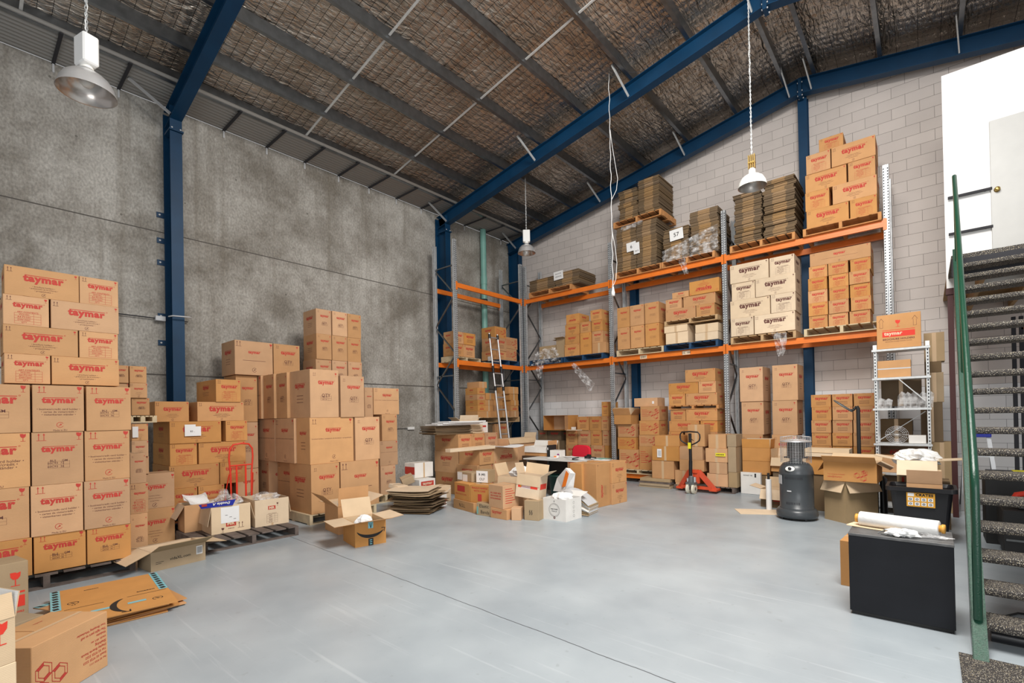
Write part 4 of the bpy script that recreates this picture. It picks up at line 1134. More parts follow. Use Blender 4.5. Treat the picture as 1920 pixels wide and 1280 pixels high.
# ------------------------------------------------------------------ stacks of cartons
LOOK = {'L': 'long carton with red logo', 'T': 'carton with logo and table', 'l': 'long pale dark-print carton', 't': 'pale carton with dark table', 'B': 'square three-line arrow carton', 'C': 'square small-table arrow carton',
        'M': 'upright small-logo carton', 'K': 'large carton with text line', 'H': 'wide carton with centred logo', 'S': 'red honeycomb print carton', 'N': 'plain brown carton', 'I': 'carton printed upside down'}
CFG = {  # name: (phrase, group, far, material, max box height)
 'A1': ('big front wall', 'cartons of the front wall', False, CB, 9), 'A2': ('atop the front wall', 'cartons on top of the front wall', False, CB, 9),
 'B1': ('just behind the front wall', 'cartons behind the front wall', False, CB, 9), 'B2': ('gap column under pallet piece', 'cartons behind the front wall', False, CB, .3),
 'B3': ('above the pallet piece', 'cartons behind the front wall', False, CB, 9), 'B4': ('highest behind front wall', 'cartons behind the front wall', False, CB, .3),
 'C': ('stack before blue column', 'cartons before the blue column', False, CBW, 9), 'D1': ('tallest block, front face', 'cartons of the tallest block', False, CB, 9),
 'D4': ('narrow stack by concrete wall', 'cartons beside the tallest block', False, CB, .6), 'E': ('nine-carton grid up high', 'upright cartons in the high grid', False, CB, 9),
 'F': ('pair above the tallest block', 'cartons above the tallest block', False, CB, 9),
 'R3U': ('top rack level by wall', 'cartons on the top rack level', False, CBW, 9), 'R3L': ('pale rack load', 'pale cartons on the rack', False, CBP, 9),
 'R3R': ('three-column rack load', 'cartons of the three-column load', False, CBW, 9), 'R2L': ('six-carton rack load', 'upright cartons on the rack', True, CBW, 9),
 'R2Ra': ('white cartons on blue pallet', 'white cartons on the rack', True, CBP, 9), 'R2Rb': ('above the white cartons', 'cartons above the white ones', True, CBW, 9),
 'R1L': ('corner rack blue pallet', 'cartons on the corner rack bay', True, CBW, 9), 'G3': ('lower carton tower', 'cartons of the lower tower', True, CBW, .25),
 'G3b': ('upper carton tower', 'cartons of the upper tower', True, CBW, 9), 'G4': ('twin tall columns', 'tall cartons in twin columns', False, CB, .69),
 'G5': ('grid behind the heater', 'small cartons behind the heater', True, CBW, .25), 'G2a': ('slumped honeycomb column', 'cartons with honeycomb print', True, CBW, 9),
 'G2b': ('straight honeycomb column', 'cartons with honeycomb print', True, CBW, 9), 'G2c': ('plain trio left of jack', 'plain cartons left of the jack', True, CBW, 9),
 'J1': ('behind the pallet jack', 'plain cartons behind the jack', True, CB, 9), 'J1b': ('capping the jack stack', 'plain cartons behind the jack', True, CB, 9),
 'J2': ('taped column by jack', 'taped cartons right of the jack', True, CB, 9), 'K1': ('behind the red chair', 'cartons behind the red chair', True, CBW, .39),
 'K2': ('dim corner by chair', 'cartons in the dim corner', True, CBD, .45), 'LR1': ('banded short-rack load', 'cartons on the short rack', True, CBW, 9),
 'LR2': ('beside the ladder top', 'cartons by the ladder top', True, CBW, .35), 'LG': ('dim stack behind ladder', 'cartons behind the ladder', True, CBW, .17),
 'H1': ('under flattened sheets', 'cartons under the flat sheets', True, CB, .36), 'H2': ('nearer block below sheets', 'cartons of the nearer block', True, CB, .36)}
def ordn(i, n):
    if n == 1: return 'only one'
    if n == 2: return ('left', 'right')[i]
    if n == 3: return ('left', 'middle', 'right')[i]
    return (('first', 'second', 'third', 'fourth', 'fifth', 'sixth', 'seventh')[i] + ' across')
def rown(i, n):
    if i == 0: return 'top row'
    if i == n - 1: return 'bottom row'
    return ('', 'second', 'third', 'fourth', 'fifth', 'sixth', 'seventh', 'eighth', 'ninth', 'tenth', 'eleventh')[i] + ' row down'
jr = random.Random(11)
DEPTH = {('D1', 4): .67, ('D1', 2): .44, ('D1', 0): .73}
def stack(name, axis, plane, depth, base, boxes):
    if name in ('LG', 'LR2'): boxes = [(b[0], min(b[1], 10.325), *b[2:]) for b in boxes]
    phrase, group, far, mat, hm = CFG[name]; L = []
    for bi, (u0, u1, z0, z1, t) in enumerate(boxes):
        h = z1 - z0; dp = DEPTH.get((name, bi), depth)
        if h > hm * 1.3:
            k = max(1, int(round((h - hm) / hm))); L.append((u0, u1, z1 - hm, z1, t, dp)); hh = (h - hm) / k
            for q in range(k): L.append((u0, u1, z0 + hh * q, z0 + hh * (q + 1), 'N' if t == 'N' else t, dp))
        else: L.append((u0, u1, z0, z1, t, dp))
    zs = sorted(set(round(b[2], 2) for b in L), reverse=True); rows = []
    for z in zs:
        if rows and rows[-1][-1] - z < .1: rows[-1].append(z)
        else: rows.append([z])
    for r, zz in enumerate(rows):
        row = sorted([b for b in L if round(b[2], 2) in zz])
        for i, (u0, u1, z0, z1, t, dp) in enumerate(row):
            lab = '%s, %s, %s, %s' % (LOOK[t], rown(r, len(rows)), ordn(i, len(row)), phrase)
            j = jr.uniform(-.014, .012); g = .0015; zz0 = z0 + .0008
            ry = jr.uniform(-.006, .006)
            if axis == 'X': loc = (plane + j, u0 + g, zz0); rot = RT90 + ry
            else: loc = (u0 + g, plane - j, zz0); rot = ry
            carton(u1 - u0 - 2 * g, dp, z1 - z0 - .001, t, loc, rot, lab, group, far, CBW if name == 'A1' and r == len(rows) - 1 else mat)
for s in STACKS: stack(*s)
# ------------------------------------------------------------------ open cartons
def flap(parent, hinge, w_, l_, kind, ang, mat, t=.004, inner=None):
    """kind f/b/l/r, ang degrees outward from straight up"""
    m = MB()
    m.box(.002, w_ - .002, -t, 0, 0, l_, mat)
    m.add([(.003, .0006, .001), (.003, .0006, l_ - .001), (w_ - .003, .0006, l_ - .001), (w_ - .003, .0006, .001)], [(0, 1, 2, 3)], inner or CBI)
    o = m.build('flap', parent, hinge)
    a = R_(ang)
    if kind == 'f': o.matrix_local = Matrix.Translation(hinge) @ Matrix.Rotation(a, 4, 'X')
    elif kind == 'b': o.matrix_local = Matrix.Translation(hinge) @ Matrix.Rotation(PI, 4, 'Z') @ Matrix.Rotation(a, 4, 'X')
    elif kind == 'l': o.matrix_local = Matrix.Translation(hinge) @ Matrix.Rotation(-PI / 2, 4, 'Z') @ Matrix.Rotation(a, 4, 'X')
    elif kind == 'r': o.matrix_local = Matrix.Translation(hinge) @ Matrix.Rotation(PI / 2, 4, 'Z') @ Matrix.Rotation(a, 4, 'X')
    return o
def open_carton(loc, rot, w_, d_, h_, label, fl, mat=None, prn=None, sprn=None, rprn=None, ll=None, group=None, inner=None, tilt=None):
    mat = mat or CB; r = thing('open_cardboard_box', label, 'box', loc, rot if tilt is None else (tilt[0], tilt[1], rot), group)
    m = MB(); t = .005; inn = inner or CBI
    m.box(0, w_, 0, t, 0, h_, mat); m.box(0, w_, d_ - t, d_, 0, h_, mat); m.box(0, t, t, d_ - t, 0, h_, mat); m.box(w_ - t, w_, t, d_ - t, 0, h_, mat); m.box(t, w_ - t, t, d_ - t, 0, t, inn)
    e = .0008
    m.add([(t, t + e, h_), (t, t + e, t), (w_ - t, t + e, t), (w_ - t, t + e, h_)], [(3, 2, 1, 0)], inn); m.add([(t, d_ - t - e, h_), (t, d_ - t - e, t), (w_ - t, d_ - t - e, t), (w_ - t, d_ - t - e, h_)], [(0, 1, 2, 3)], inn)
    m.add([(t + e, t, h_), (t + e, t, t), (t + e, d_ - t, t), (t + e, d_ - t, h_)], [(0, 1, 2, 3)], inn); m.add([(w_ - t - e, t, h_), (w_ - t - e, t, t), (w_ - t - e, d_ - t, t), (w_ - t - e, d_ - t, h_)], [(3, 2, 1, 0)], inn)
    if prn: prn(m, Face((0, 0, 0), (1, 0, 0), (0, 0, 1), w_, h_))
    if sprn: sprn(m, Face((0, d_, 0), (0, -1, 0), (0, 0, 1), d_, h_))
    if rprn: rprn(m, Face((w_, 0, 0), (0, 1, 0), (0, 0, 1), d_, h_))
    m.build('carton_body', r)
    lf = ll or d_ * .48
    for k, a in fl.items():
        if k == 'f': flap(r, (0, 0, h_), w_, lf, 'f', a, mat, inner=inn)
        if k == 'b': flap(r, (w_, d_, h_), w_, lf, 'b', a, mat, inner=inn)
        if k == 'l': flap(r, (0, d_, h_), d_, min(lf, w_ * .66), 'l', a, mat, inner=inn)
        if k == 'r': flap(r, (w_, 0, h_), d_, min(lf, w_ * .66), 'r', a, mat, inner=inn)
    return r
def crumple(name, label, cat, loc, sx, sy, sz, mat, seed, n=22, rough=.35, spike=0, parent=None, group=None):
    rd = random.Random(seed); m = MB(); vs = []; fs = []; P = [[rd.uniform(0, 6.28) for _ in range(6)] for _ in range(4)]
    nl = max(8, n // 2)
    for i in range(nl + 1):
        th = PI * i / nl
        for j in range(n):
            a = 2 * PI * j / n; q = 1 + rough * (.45 * math.sin(3 * a + P[0][0]) * math.sin(2 * th + P[0][1]) + .35 * math.sin(7 * a + P[1][0] + 3 * th) * math.sin(th) + .3 * rd.uniform(-1, 1) * math.sin(th))
            if spike and rd.random() < .08 and 0 < i < nl: q += spike
            vs.append((sx * q * math.sin(th) * math.cos(a), sy * q * math.sin(th) * math.sin(a), max(0, sz * .5 + sz * .5 * q * math.cos(th))))
    for i in range(nl):
        for j in range(n): k = (j + 1) % n; fs.append((i * n + j, (i + 1) * n + j, (i + 1) * n + k, i * n + k))
    m.add(vs, fs, mat, False); o = m.build(name, parent, loc)
    if label: tag(o, label, cat, group)
    return o
def sheet(name, label, cat, loc, rot, w_, d_, t, mat, curl=0., group=None, prn=None, n=6, tilt=(0, 0)):
    m = MB(); vs = []; fs = []
    for k in (0, 1):
        for i in range(n + 1):
            for j in range(n + 1):
                x = w_ * i / n; y = d_ * j / n; z = curl * ((i / n - .5) ** 2 * 4) + curl * .6 * math.sin(j / n * 5 + i) * .3
                vs.append((x, y, z + k * t))
    q = (n + 1) ** 2; f0 = [(i * (n + 1) + j, (i + 1) * (n + 1) + j, (i + 1) * (n + 1) + j + 1, i * (n + 1) + j + 1) for i in range(n) for j in range(n)]
    fs = [tuple(q + a for a in f) for f in f0] + [f[::-1] for f in f0]
    e = [(i, i + 1) for i in []]
    edge = [i * (n + 1) for i in range(n + 1)] + [n * (n + 1) + j for j in range(1, n + 1)] + [i * (n + 1) + n for i in range(n - 1, -1, -1)] + [j for j in range(n - 1, 0, -1)]
    L = len(edge)
    for i in range(L): a, b = edge[i], edge[(i + 1) % L]; fs.append((a, b, q + b, q + a))
    m.add(vs, fs, mat)
    if prn: prn(m, Face((0, 0, t + max(0, curl) * .2), (1, 0, 0), (0, 1, 0), w_, d_, .0015))
    o = m.build(name, None, loc, (tilt[0], tilt[1], rot)); return tag(o, label, cat, group)

# ------------------------------------------------------------------ front left corner
def sp_print(m, F):
    F = Face(F.o, F.u, F.v, F.W, F.H, F.eps, True)
    honeycomb(m, F, F.W * .80, F.H * .66, .070, RED, RED)
    for i, (q, wd) in enumerate((('Your Shopping Wholesaler', .42), ('The right part to sell', .36), ('Website', .14), ('SALES, ART, etc', .22), ('Shelving', .16), ('Display Boards Stands', .36), ('Tel: 02 9725 2222', .30), ('Email: 02 9725 2223', .33), ('Fax: 02 9725 1111', .24))):
        ptext(m, F, q, F.W * (.03 + wd * .5), F.H * (.20 + .075 * i), width=F.W * wd, mat=RED, bold=.015)
r = thing('cardboard_box', 'large tan carton with red honeycomb emblem printed upside down, front corner', 'box', (-3.8117, .2711, 0), R_(131.3))
m = MB(); m.box(0, .51, 0, .37, 0, .36, CB, ch=.003); sp_print(m, Face((0, 0, 0), (1, 0, 0), (0, 0, 1), .51, .36)); m.build('carton_body', r)
m = MB(); F = Face((0, 0, .36), (1, 0, 0), (0, 1, 0), .51, .37); prect(m, F, 0, .51, .16, .21, TAPE); m.build('tape_strip', r)
m = MB(); m.box(.005, .20, .19, .366, .361, .365, CB); m.box(.21, .505, .19, .366, .361, .364, CB); recyc(m, Face((0, 0, .365), (1, 0, 0), (0, 1, 0), .5, .3), .12, .28, .016, RED); ptext(m, Face((0, 0, .364), (1, 0, 0), (0, 1, 0), .5, .3), 'taymar', .33, .28, width=.06, mat=RED); m.build('flap', r)
def fragile_print(m, F):
    for k in (.25, .72): glass(m, F, F.W * k, F.H * .62, F.H * .22, RED2)
    prect(m, F, F.W * .08, F.W * .92, F.H * .50, F.H * .53, RED2); prect(m, F, F.W * .08, F.W * .92, F.H * .28, F.H * .46, RED2)
    ptext(m, Face(F.o, F.u, F.v, F.W, F.H, F.eps * 2), 'taymar', F.W * .45, F.H * .37, width=F.W * .5, mat=CBP, bold=.03); ptext(m, F, 'BROCHURE HOLDERS', F.W * .5, F.H * .2, width=F.W * .8, mat=RED2, bold=.02)
r = thing('cardboard_box', 'tall pale carton with wine glass mark and red bars, behind open box', 'box', (-5.55, .12, 0), R_(100))
m = MB(); m.box(0, .27, 0, .30, 0, .50, CBG, ch=.003); fragile_print(m, Face((0, 0, 0), (1, 0, 0), (0, 0, 1), .27, .50)); m.build('carton_body', r)
r = thing('cardboard_box', 'small carton with red glass mark on floor beside flattened cartons', 'box', (-4.98, .22, 0), R_(118))
m = MB(); m.box(0, .24, 0, .24, 0, .17, CBG, ch=.003); F = Face((0, 0, 0), (1, 0, 0), (0, 0, 1), .24, .17); prect(m, F, .05, .15, .03, .06, RED2); glass(m, F, .19, .03, .09, RED2); m.build('carton_body', r)
r = thing('cardboard_box', 'battered pale carton at the bottom left corner with worn edges', 'box', (-3.28, -.16, 0), R_(112))
m = MB(); m.box(0, .38, 0, .34, 0, .44, CBP, ch=.004); prect(m, Face((0, 0, 0), (1, 0, 0), (0, 0, 1), .38, .44), .16, .28, .02, .18, WHITE); m.build('carton_body', r)
o = open_carton((-3.285, -.155, .442), R_(112), .37, .33, .22, 'open white-lined carton with wine glass marks atop battered carton', {'f': -12, 'b': 20, 'l': 5, 'r': 8}, CBM,
                lambda m, F: (glass(m, F, F.W * .84, F.H * .45, .11, RED2), glass(m, F, F.W * .60, F.H * .45, .11, RED2)), ll=.12, inner=CBWH)
# flattened cartons on the floor
def smile(m, F, cx, cy, W, mat, rot=0.):
    n = 24; top = []; bot = []
    for i in range(n + 1):
        a = PI * (1.14 + .72 * i / n); t = .075 * W * (math.sin(PI * min(1, (i / n) * .93 + .07)) ** .8) * .9
        c = (.62 * W * math.cos(a), .62 * W * math.sin(a) * .62 + .42 * W)
        top.append((c[0], c[1] + t)); bot.append((c[0], c[1] - t))
    R = lambda p: (cx + p[0] * math.cos(rot) - (p[1] - .2 * W) * math.sin(rot), cy + p[0] * math.sin(rot) + (p[1] - .2 * W) * math.cos(rot))
    for i in range(n): m.add([F.P(*R(bot[i])), F.P(*R(bot[i + 1])), F.P(*R(top[i + 1])), F.P(*R(top[i]))], [(0, 1, 2, 3)], mat)
    e = top[-1]; pstroke(m, F, [R((e[0] - .10 * W, e[1] + .055 * W)), R((e[0] + .03 * W, e[1] + .05 * W)), R((e[0] + .0 * W, e[1] - .10 * W))], .028 * W, mat)
def zig(m, F, x0, x1, y0, y1, n):
    prect(m, F, x0, x1, y0, y1, CYAN); G = Face(F.o, F.u, F.v, F.W, F.H, F.eps * 2)
    for i in range(n):
        a = y0 + (y1 - y0) * i / n; b = y0 + (y1 - y0) * (i + 1) / n
        ppoly(m, G, [(x0 + (x1 - x0) * .15, a), (x0 + (x1 - x0) * .9, a + (b - a) * .3), (x0 + (x1 - x0) * .9, a + (b - a) * .8), (x0 + (x1 - x0) * .3, a + (b - a) * .5)], BLK)
def amz_top(m, F):
    zig(m, F, 0, F.W * .55, 0, .07, 8) if False else None
    for x0 in (0.0,): pass
    W, D = F.W, F.H
    G = Face(F.o, F.u, F.v, W, D, F.eps)
    # tape bands on the two short ends of the far panel
    for y0, y1 in ((0, .065), (D - .065, D)):
        prect(m, G, .0, W * .58, y0, y1, CYAN)
        for i in range(8):
            a = W * .58 * i / 8; s = W * .58 / 8; H2 = Face(F.o, F.u, F.v, W, D, F.eps * 2)
            ppoly(m, H2, [(a + s * .15, y0 + .01), (a + s * .75, y0 + .02), (a + s * .6, y1 - .01), (a + s * .05, y1 - .02)], BLK)
    prect(m, G, W * .60, W * .606, .08, D * .42, BLK); prect(m, G, W * .60, W * .606, D * .62, D - .02, BLK)
    smile(m, Face(F.o, F.u, F.v, W, D, F.eps * 2), W * .80, D * .55, .34, BLK, R_(0))
    for y0, y1 in ((D * .30, D * .50), (D * .60, D * .76)): prect(m, G, W * .76, W * .80, y0, y1, CYAN)
    ptext(m, G, 'amazon', W * .14, D * .35, width=.10, mat=BLK, rot=R_(90), bold=.03); ptext(m, G, 'amazon', W * .52, D * .80, width=.13, mat=BLK, rot=R_(90), bold=.03)
    recyc(m, G, W * .45, D * .18, .035, BLK); recyc(m, G, W * .80, D * .86, .035, BLK); ptext(m, G, '25', W * .5, D * .18, width=.03, mat=BLK, rot=R_(90))
for i, (x, y, a, w_, d_, z, q) in enumerate([(-5.98, .62, -6, 1.02, .66, .002, 'bottom sheet of the flattened carton pile on floor'), (-5.90, .55, 3, .98, .72, .012, 'second sheet up in the flattened carton pile on floor'),
        (-5.96, .60, -2, 1.0, .70, .024, 'third sheet up in the flattened carton pile on floor'), (-5.86, .52, 5, .92, .74, .036, 'fourth sheet up in the flattened carton pile on floor'),
        (-5.98, .58, -4, 1.0, .68, .048, 'fifth sheet up in the flattened carton pile on floor'), (-5.72, .42, 24, .80, .5, .060, 'skewed flattened carton with cyan taped corner under the top sheet'),
        (-6.02, .55, -5, 1.10, .78, .078, 'top flattened carton with black smile arrow and cyan tape bands')]):
    sheet('flattened_carton', q, 'cardboard', (x, y, z), R_(a), w_, d_, .009, CBW, .0, 'flattened cartons on the floor in front', amz_top if i == 6 else ((lambda m, F: zig(m, F, 0, .07, 0, F.H, 7)) if i == 5 else None))
# low open box lying beside the pile
def vx(m, F):
    ptext(m, F, 'vidaXL.com', F.W * .52, F.H * .48, width=F.W * .38, mat=BLK, bold=.01)
    prect(m, F, F.W * .82, F.W * .94, F.H * .4, F.H * .85, WHITE); G = Face(F.o, F.u, F.v, F.W, F.H, F.eps * 2)
    for i in range(9): prect(m, G, F.W * (.835 + .011 * i), F.W * (.835 + .011 * i + (.003, .006)[i % 2]), F.H * .46, F.H * .80, BLK)
    prect(m, F, F.W * .08, F.W * .22, F.H * .42, F.H * .44, BLK); prect(m, F, F.W * .08, F.W * .18, F.H * .34, F.H * .36, BLK)
open_carton((-6.335, 1.365, 0), R_(97), .54, .36, .21, 'low open carton with white barcode label beside the flattened sheets', {'f': 66, 'l': 112, 'r': 100, 'b': 100}, CBG, vx, ll=.24)

# ------------------------------------------------------------------ two bubble-wrap cartons on the dark pallet
def mr_print(m, F):
    prect(m, F, F.W * .36, F.W * .62, F.H * .22, F.H * .44, RED); G = Face(F.o, F.u, F.v, F.W, F.H, F.eps * 2); ptext(m, G, 'MR', F.W * .49, F.H * .33, width=F.W * .19, mat=CBP, bold=.04)
    ptext(m, F, 'ZHEJIANG', F.W * .49, F.H * .14, width=F.W * .16, mat=DRK, bold=.02); ptext(m, F, 'ACRYLIC PRODUCTS CO', F.W * .49, F.H * .50, width=F.W * .42, mat=DRK)
    glass(m, F, F.W * .28, F.H * .04, F.H * .16, DRK); arrows(m, F, F.W * .70, F.H * .14, F.H * .2, DRK)
def mr_print2(m, F):
    prect(m, F, F.W * .38, F.W * .60, F.H * .60, F.H * .74, RED); G = Face(F.o, F.u, F.v, F.W, F.H, F.eps * 2); ptext(m, G, 'MR', F.W * .49, F.H * .67, width=F.W * .16, mat=CBP, bold=.04)
    table(m, F, F.W * .34, F.W * .66, F.H * .10, F.H * .42, DRK, 'ACRYLIC PRODUCTS', ('NO.', 'QTY.', 'SIZE', 'N.W.')); glass(m, F, F.W * .66, F.H * .72, F.H * .12, DRK); prect(m, F, F.W * .47, F.W * .53, 0, F.H * .1, TAPE)
a = open_carton((-7.065, 2.17, .131), R_(88), .47, .42, .36, 'open tan carton with paper note and bubble wrap, nearer on dark pallet', {'r': 165, 'l': 170, 'b': 168}, CBP, mr_print, ll=.25)
m = MB(); F = Face((.11, 0, .13), (1, 0, 0), (0, 0, 1), .22, .21, .003); prect(m, F, 0, .22, 0, .21, WHITE); G = Face((.11, 0, .13), (1, 0, 0), (0, 0, 1), .22, .21, .004)
for i in range(3): prect(m, G, .05 + .05 * i, .08 + .05 * i, .10 - .03 * i, .105 - .03 * i, BLK)
m.build('paper_note', a)
open_carton((-7.51, 1.99, .131), R_(88), .45, .34, .36, 'brown open carton with padded envelopes, rear on dark pallet', {'l': 150}, CB, None, ll=.2)
open_carton((-7.05, 2.70, .131), R_(86), .45, .58, .37, 'open tan carton with small red emblem beside the noted carton', {'r': 172, 'b': 100}, CBP, mr_print2, ll=.22)
crumple('bubble_wrap', 'crumpled bubble wrap heaped in the noted carton', 'packing', (-7.28, 2.42, .40), .17, .18, .20, CLEAR, 3, 30, .5, .1)
crumple('bubble_wrap', 'small tuft of bubble wrap in the farther tan carton', 'packing', (-7.35, 2.95, .42), .17, .15, .14, CLEAR, 5, 26, .5, .1)
crumple('plastic_bag', 'twisted clear bag standing up from the bubble wrap', 'packing', (-7.40, 2.43, .52), .055, .055, .15, CLEAR, 8, 14, .6, .1)
sheet('padded_envelope', 'white padded envelope curling over the rear carton on pallet', 'envelope', (-7.80, 2.06, .475), R_(80), .28, .24, .012, WHITE, .05, tilt=(R_(14), 0))
sheet('padded_envelope', 'printed white envelope leaning in the rear carton on pallet', 'envelope', (-7.55, 2.06, .46), R_(96), .24, .2, .012, WHITE, .04, tilt=(R_(24), 0))
r = thing('paper_ream_wrapper', 'royal blue paper ream sleeve upside down on the noted carton', 'packet', (-7.072, 2.06, .489), R_(84))
m = MB(); vs = [(0, 0, 0), (.36, 0, .0), (.39, -.02, .075), (-.03, -.02, .055)]
m.add([(x, y, z) for x, y, z in vs] + [(x, y + .02, z) for x, y, z in vs], [(0, 1, 2, 3), (7, 6, 5, 4), (0, 4, 5, 1), (1, 5, 6, 2), (2, 6, 7, 3), (3, 7, 4, 0)], BLUEB)
F = Face((0, 0, 0), Vector((1, 0, 0)), Vector((0, -.3, 1)).normalized(), .36, .06, .006, True); ptext(m, F, 'Double A', .14, .015, width=.20, mat=WHITE, bold=.05, shear=.2); prect(m, F, .30, .36, .0, .03, RED); m.build('sleeve', r)

# ------------------------------------------------------------------ smile-arrow cartons
def amz_front(m, F):
    smile(m, F, F.W * .5, F.H * .56, F.W * .78, BLK)
    prect(m, F, F.W * .42, F.W * .58, 0, F.H * .30, BLK); prect(m, F, F.W * .42, F.W * .58, F.H * .72, F.H, CYAN)
    G = Face(F.o, F.u, F.v, F.W, F.H, F.eps * 2)
    for i in range(3): prect(m, G, F.W * .46, F.W * .54, F.H * (.05 + .08 * i), F.H * (.08 + .08 * i), CYAN)
    for i in range(4): pstroke(m, G, [(F.W * .5, F.H * .73), (F.W * (.44 + .04 * i), F.H * .96)], .004, BLK)
A1 = open_carton((-5.424, 3.249, 0), R_(77), .40, .48, .30, 'open carton with black smile arrow and tape, on floor', {'f': 76, 'r': 84, 'l': 92, 'b': 25}, CBW, amz_front, ll=.25)
m = MB(); F = Face((.14, .18, .02), (1, 0, 0), (0, 1, 0), .2, .2, 0)
crumple('packing_paper', 'white crumpled paper inside the smile-arrow carton', 'paper', (-5.62, 3.50, .14), .11, .12, .20, WHITE, 21, 14, .35)
A2 = open_carton((-6.22, 3.47, 0), R_(82), .44, .50, .39, 'open carton with raised dark-edged flap behind the smile-arrow carton', {'f': 5, 'l': 48, 'b': 92, 'r': 70}, CBW, None, ll=.26)
m = MB(); m.box(.0, .012, .02, .52, .005, .06, BLK); o = m.build('tape_band', A2, (-.22, .0, .60)); o.rotation_euler = (0, 0, 0); bpy.data.objects.remove(o)
crumple('packing_paper', 'small crumpled white paper between the two open floor cartons', 'paper', (-6.35, 3.62, .30), .07, .07, .14, WHITE, 31, 12, .4)

# ------------------------------------------------------------------ pile of flattened cartons in the middle
rd = random.Random(3)
cols = [CBD, CBD, CBD, CBG, CBD]
NM = ['bottom', 'second', 'third', 'fourth', 'fifth', 'sixth', 'seventh', 'eighth', 'ninth', 'tenth', 'eleventh', 'twelfth', 'thirteenth', 'fourteenth', 'fifteenth', 'sixteenth', 'seventeenth']
for i in range(17):
    top = i == 16
    sheet('flattened_carton', ('pale buff sheet on top of the floor pile of flattened cartons' if top else '%s sheet up of the flattened carton pile mid floor' % NM[i]), 'cardboard',
          (-6.88 + rd.uniform(-.06, .05), 4.78 + rd.uniform(-.09, .09), .006 + i * .0235), R_(28 + rd.uniform(-9, 9)), .74, .60, .012, CBP if top else rd.choice(cols), rd.uniform(.004, .022), 'flattened cartons piled mid floor')

# ------------------------------------------------------------------ plain boxes on the tower side
def simple(loc, rot, w_, d_, h_, label, mat=None, prn=None, sprn=None, top=None, rprn=None, name='cardboard_box', tilt=None, cat='box'):
    m = MB(); m.box(0, w_, 0, d_, 0, h_, mat or CB, ch=.003)
    if prn: prn(m, Face((0, 0, 0), (1, 0, 0), (0, 0, 1), w_, h_))
    if sprn: sprn(m, Face((0, d_, 0), (0, -1, 0), (0, 0, 1), d_, h_))
    if rprn: rprn(m, Face((w_, 0, 0), (0, 1, 0), (0, 0, 1), d_, h_))
    if top: prect(m, Face((0, 0, h_), (1, 0, 0), (0, 1, 0), w_, d_), *top)
    else: prect(m, Face((0, 0, h_), (1, 0, 0), (0, 1, 0), w_, d_), 0, w_, d_ / 2 - .02, d_ / 2 + .02, TAPE)
    o = m.build(name, None, loc, rot if tilt is None else (tilt[0], tilt[1], rot)); return tag(o, label, cat)
def T(s, cx, cy, w_, mat=RED, **k): return lambda m, F: ptext(m, F, s, F.W * cx, F.H * cy, width=F.W * w_, mat=mat, **k)
def multi(*fs): return lambda m, F: [f(m, F) for f in fs]
def Rr(a, b, c, d, mat): return lambda m, F: prect(m, F, F.W * a, F.W * b, F.H * c, F.H * d, mat)
# side boxes of the tallest block (their narrow faces show towards the camera)
for (x0, x1, y, z0, z1, t, q) in ((-8.25, -7.865, 3.53, 1.64, 2.387, 'M', 'tallest block side, top, second from front'), (-8.675, -8.26, 3.49, 1.64, 2.387, 'M', 'tallest block side, top, third from front'), (-9.35, -8.69, 3.455, 1.64, 2.387, 'K', 'tallest block side, top, nearest the wall'),
        (-8.325, -7.64, 3.53, .915, 1.636, 'K', 'tallest block side, middle, second from front'), (-9.06, -8.34, 3.53, .915, 1.636, 'K', 'tallest block side, middle, third from front'), (-9.50, -9.075, 3.515, .915, 1.636, 'M', 'tallest block side, middle, nearest the wall'),
        (-8.66, -7.95, 3.70, .152, .913, 'K', 'tallest block side, bottom, set back'), (-9.08, -8.68, 3.56, .152, .913, 'M', 'tallest block side, bottom, second from wall'), (-9.52, -9.10, 3.56, .152, .913, 'M', 'tallest block side, bottom, nearest the wall')):
    carton(x1 - x0, .45, z1 - z0, t, (x0, y, z0), 0, 'carton on ' + q, 'cartons of the tallest block')
for i in range(3):
    carton(.34, .55, .79, 'M', (-8.78, 3.09, .001 + i * .7955), RT90, 'upright carton under the high pair, %s of three' % ('bottom', 'middle', 'top')[i], 'cartons of the tallest block')
for i in range(3):
    for j in range(2): carton(.47, .6, .745, 'M', (-8.52, 4.36 + j * .48, .001 + i * .7485), RT90, 'carton supporting the high grid, %s, %s' % (('bottom', 'middle', 'top')[i], ('left', 'right')[j]), 'cartons of the tallest block')
carton(.45, .35, .46, 'L', (-7.78, 1.50, .47), RT90, 'hidden-base carton low in the gap column', 'cartons behind the front wall'); carton(.45, .35, .468, 'L', (-7.78, 1.50, .001), RT90, 'lowest carton on the floor in the gap column', 'cartons behind the front wall')
# taped small cartons near the pile
simple((-7.40, 5.71, .455), RT90, .45, .30, .285, 'small white taped carton with red stripe panel above the floor pile', CBWH, multi(Rr(.46, .54, 0, 1, TAPE)), multi(Rr(0, 1, .25, .75, RED)))
simple((-7.15, 5.62, .0), RT90, .38, .45, .452, 'white carton with red panel under the small taped carton', CBWH, multi(Rr(.1, .9, .70, .92, RED), lambda m, F: ptext(m, Face(F.o, F.u, F.v, F.W, F.H, F.eps * 2), 'taymar', F.W * .5, F.H * .81, width=F.W * .6, mat=CBP, bold=.03)))
simple((-7.22, 5.32, .36), R_(60), .22, .2, .13, 'tilted grey carton leaning against the small taped carton', CBG, tilt=(.2, -.35))
simple((-7.0, 5.02, .36), R_(100), .26, .22, .07, 'scrap of folded tan carton on the floor pile edge', CBP, tilt=(.15, .1))
open_carton((-6.68, 5.57, 0), R_(92), .31, .25, .24, 'open white carton marked fragile with red band on floor', {'b': 30, 'l': 20, 'r': 60}, CBWH, multi(Rr(0, 1, .35, .55, RED2), T('FRAGILE', .55, .16, .75, bold=.03), T('taymar', .3, .8, .4)), ll=.13)
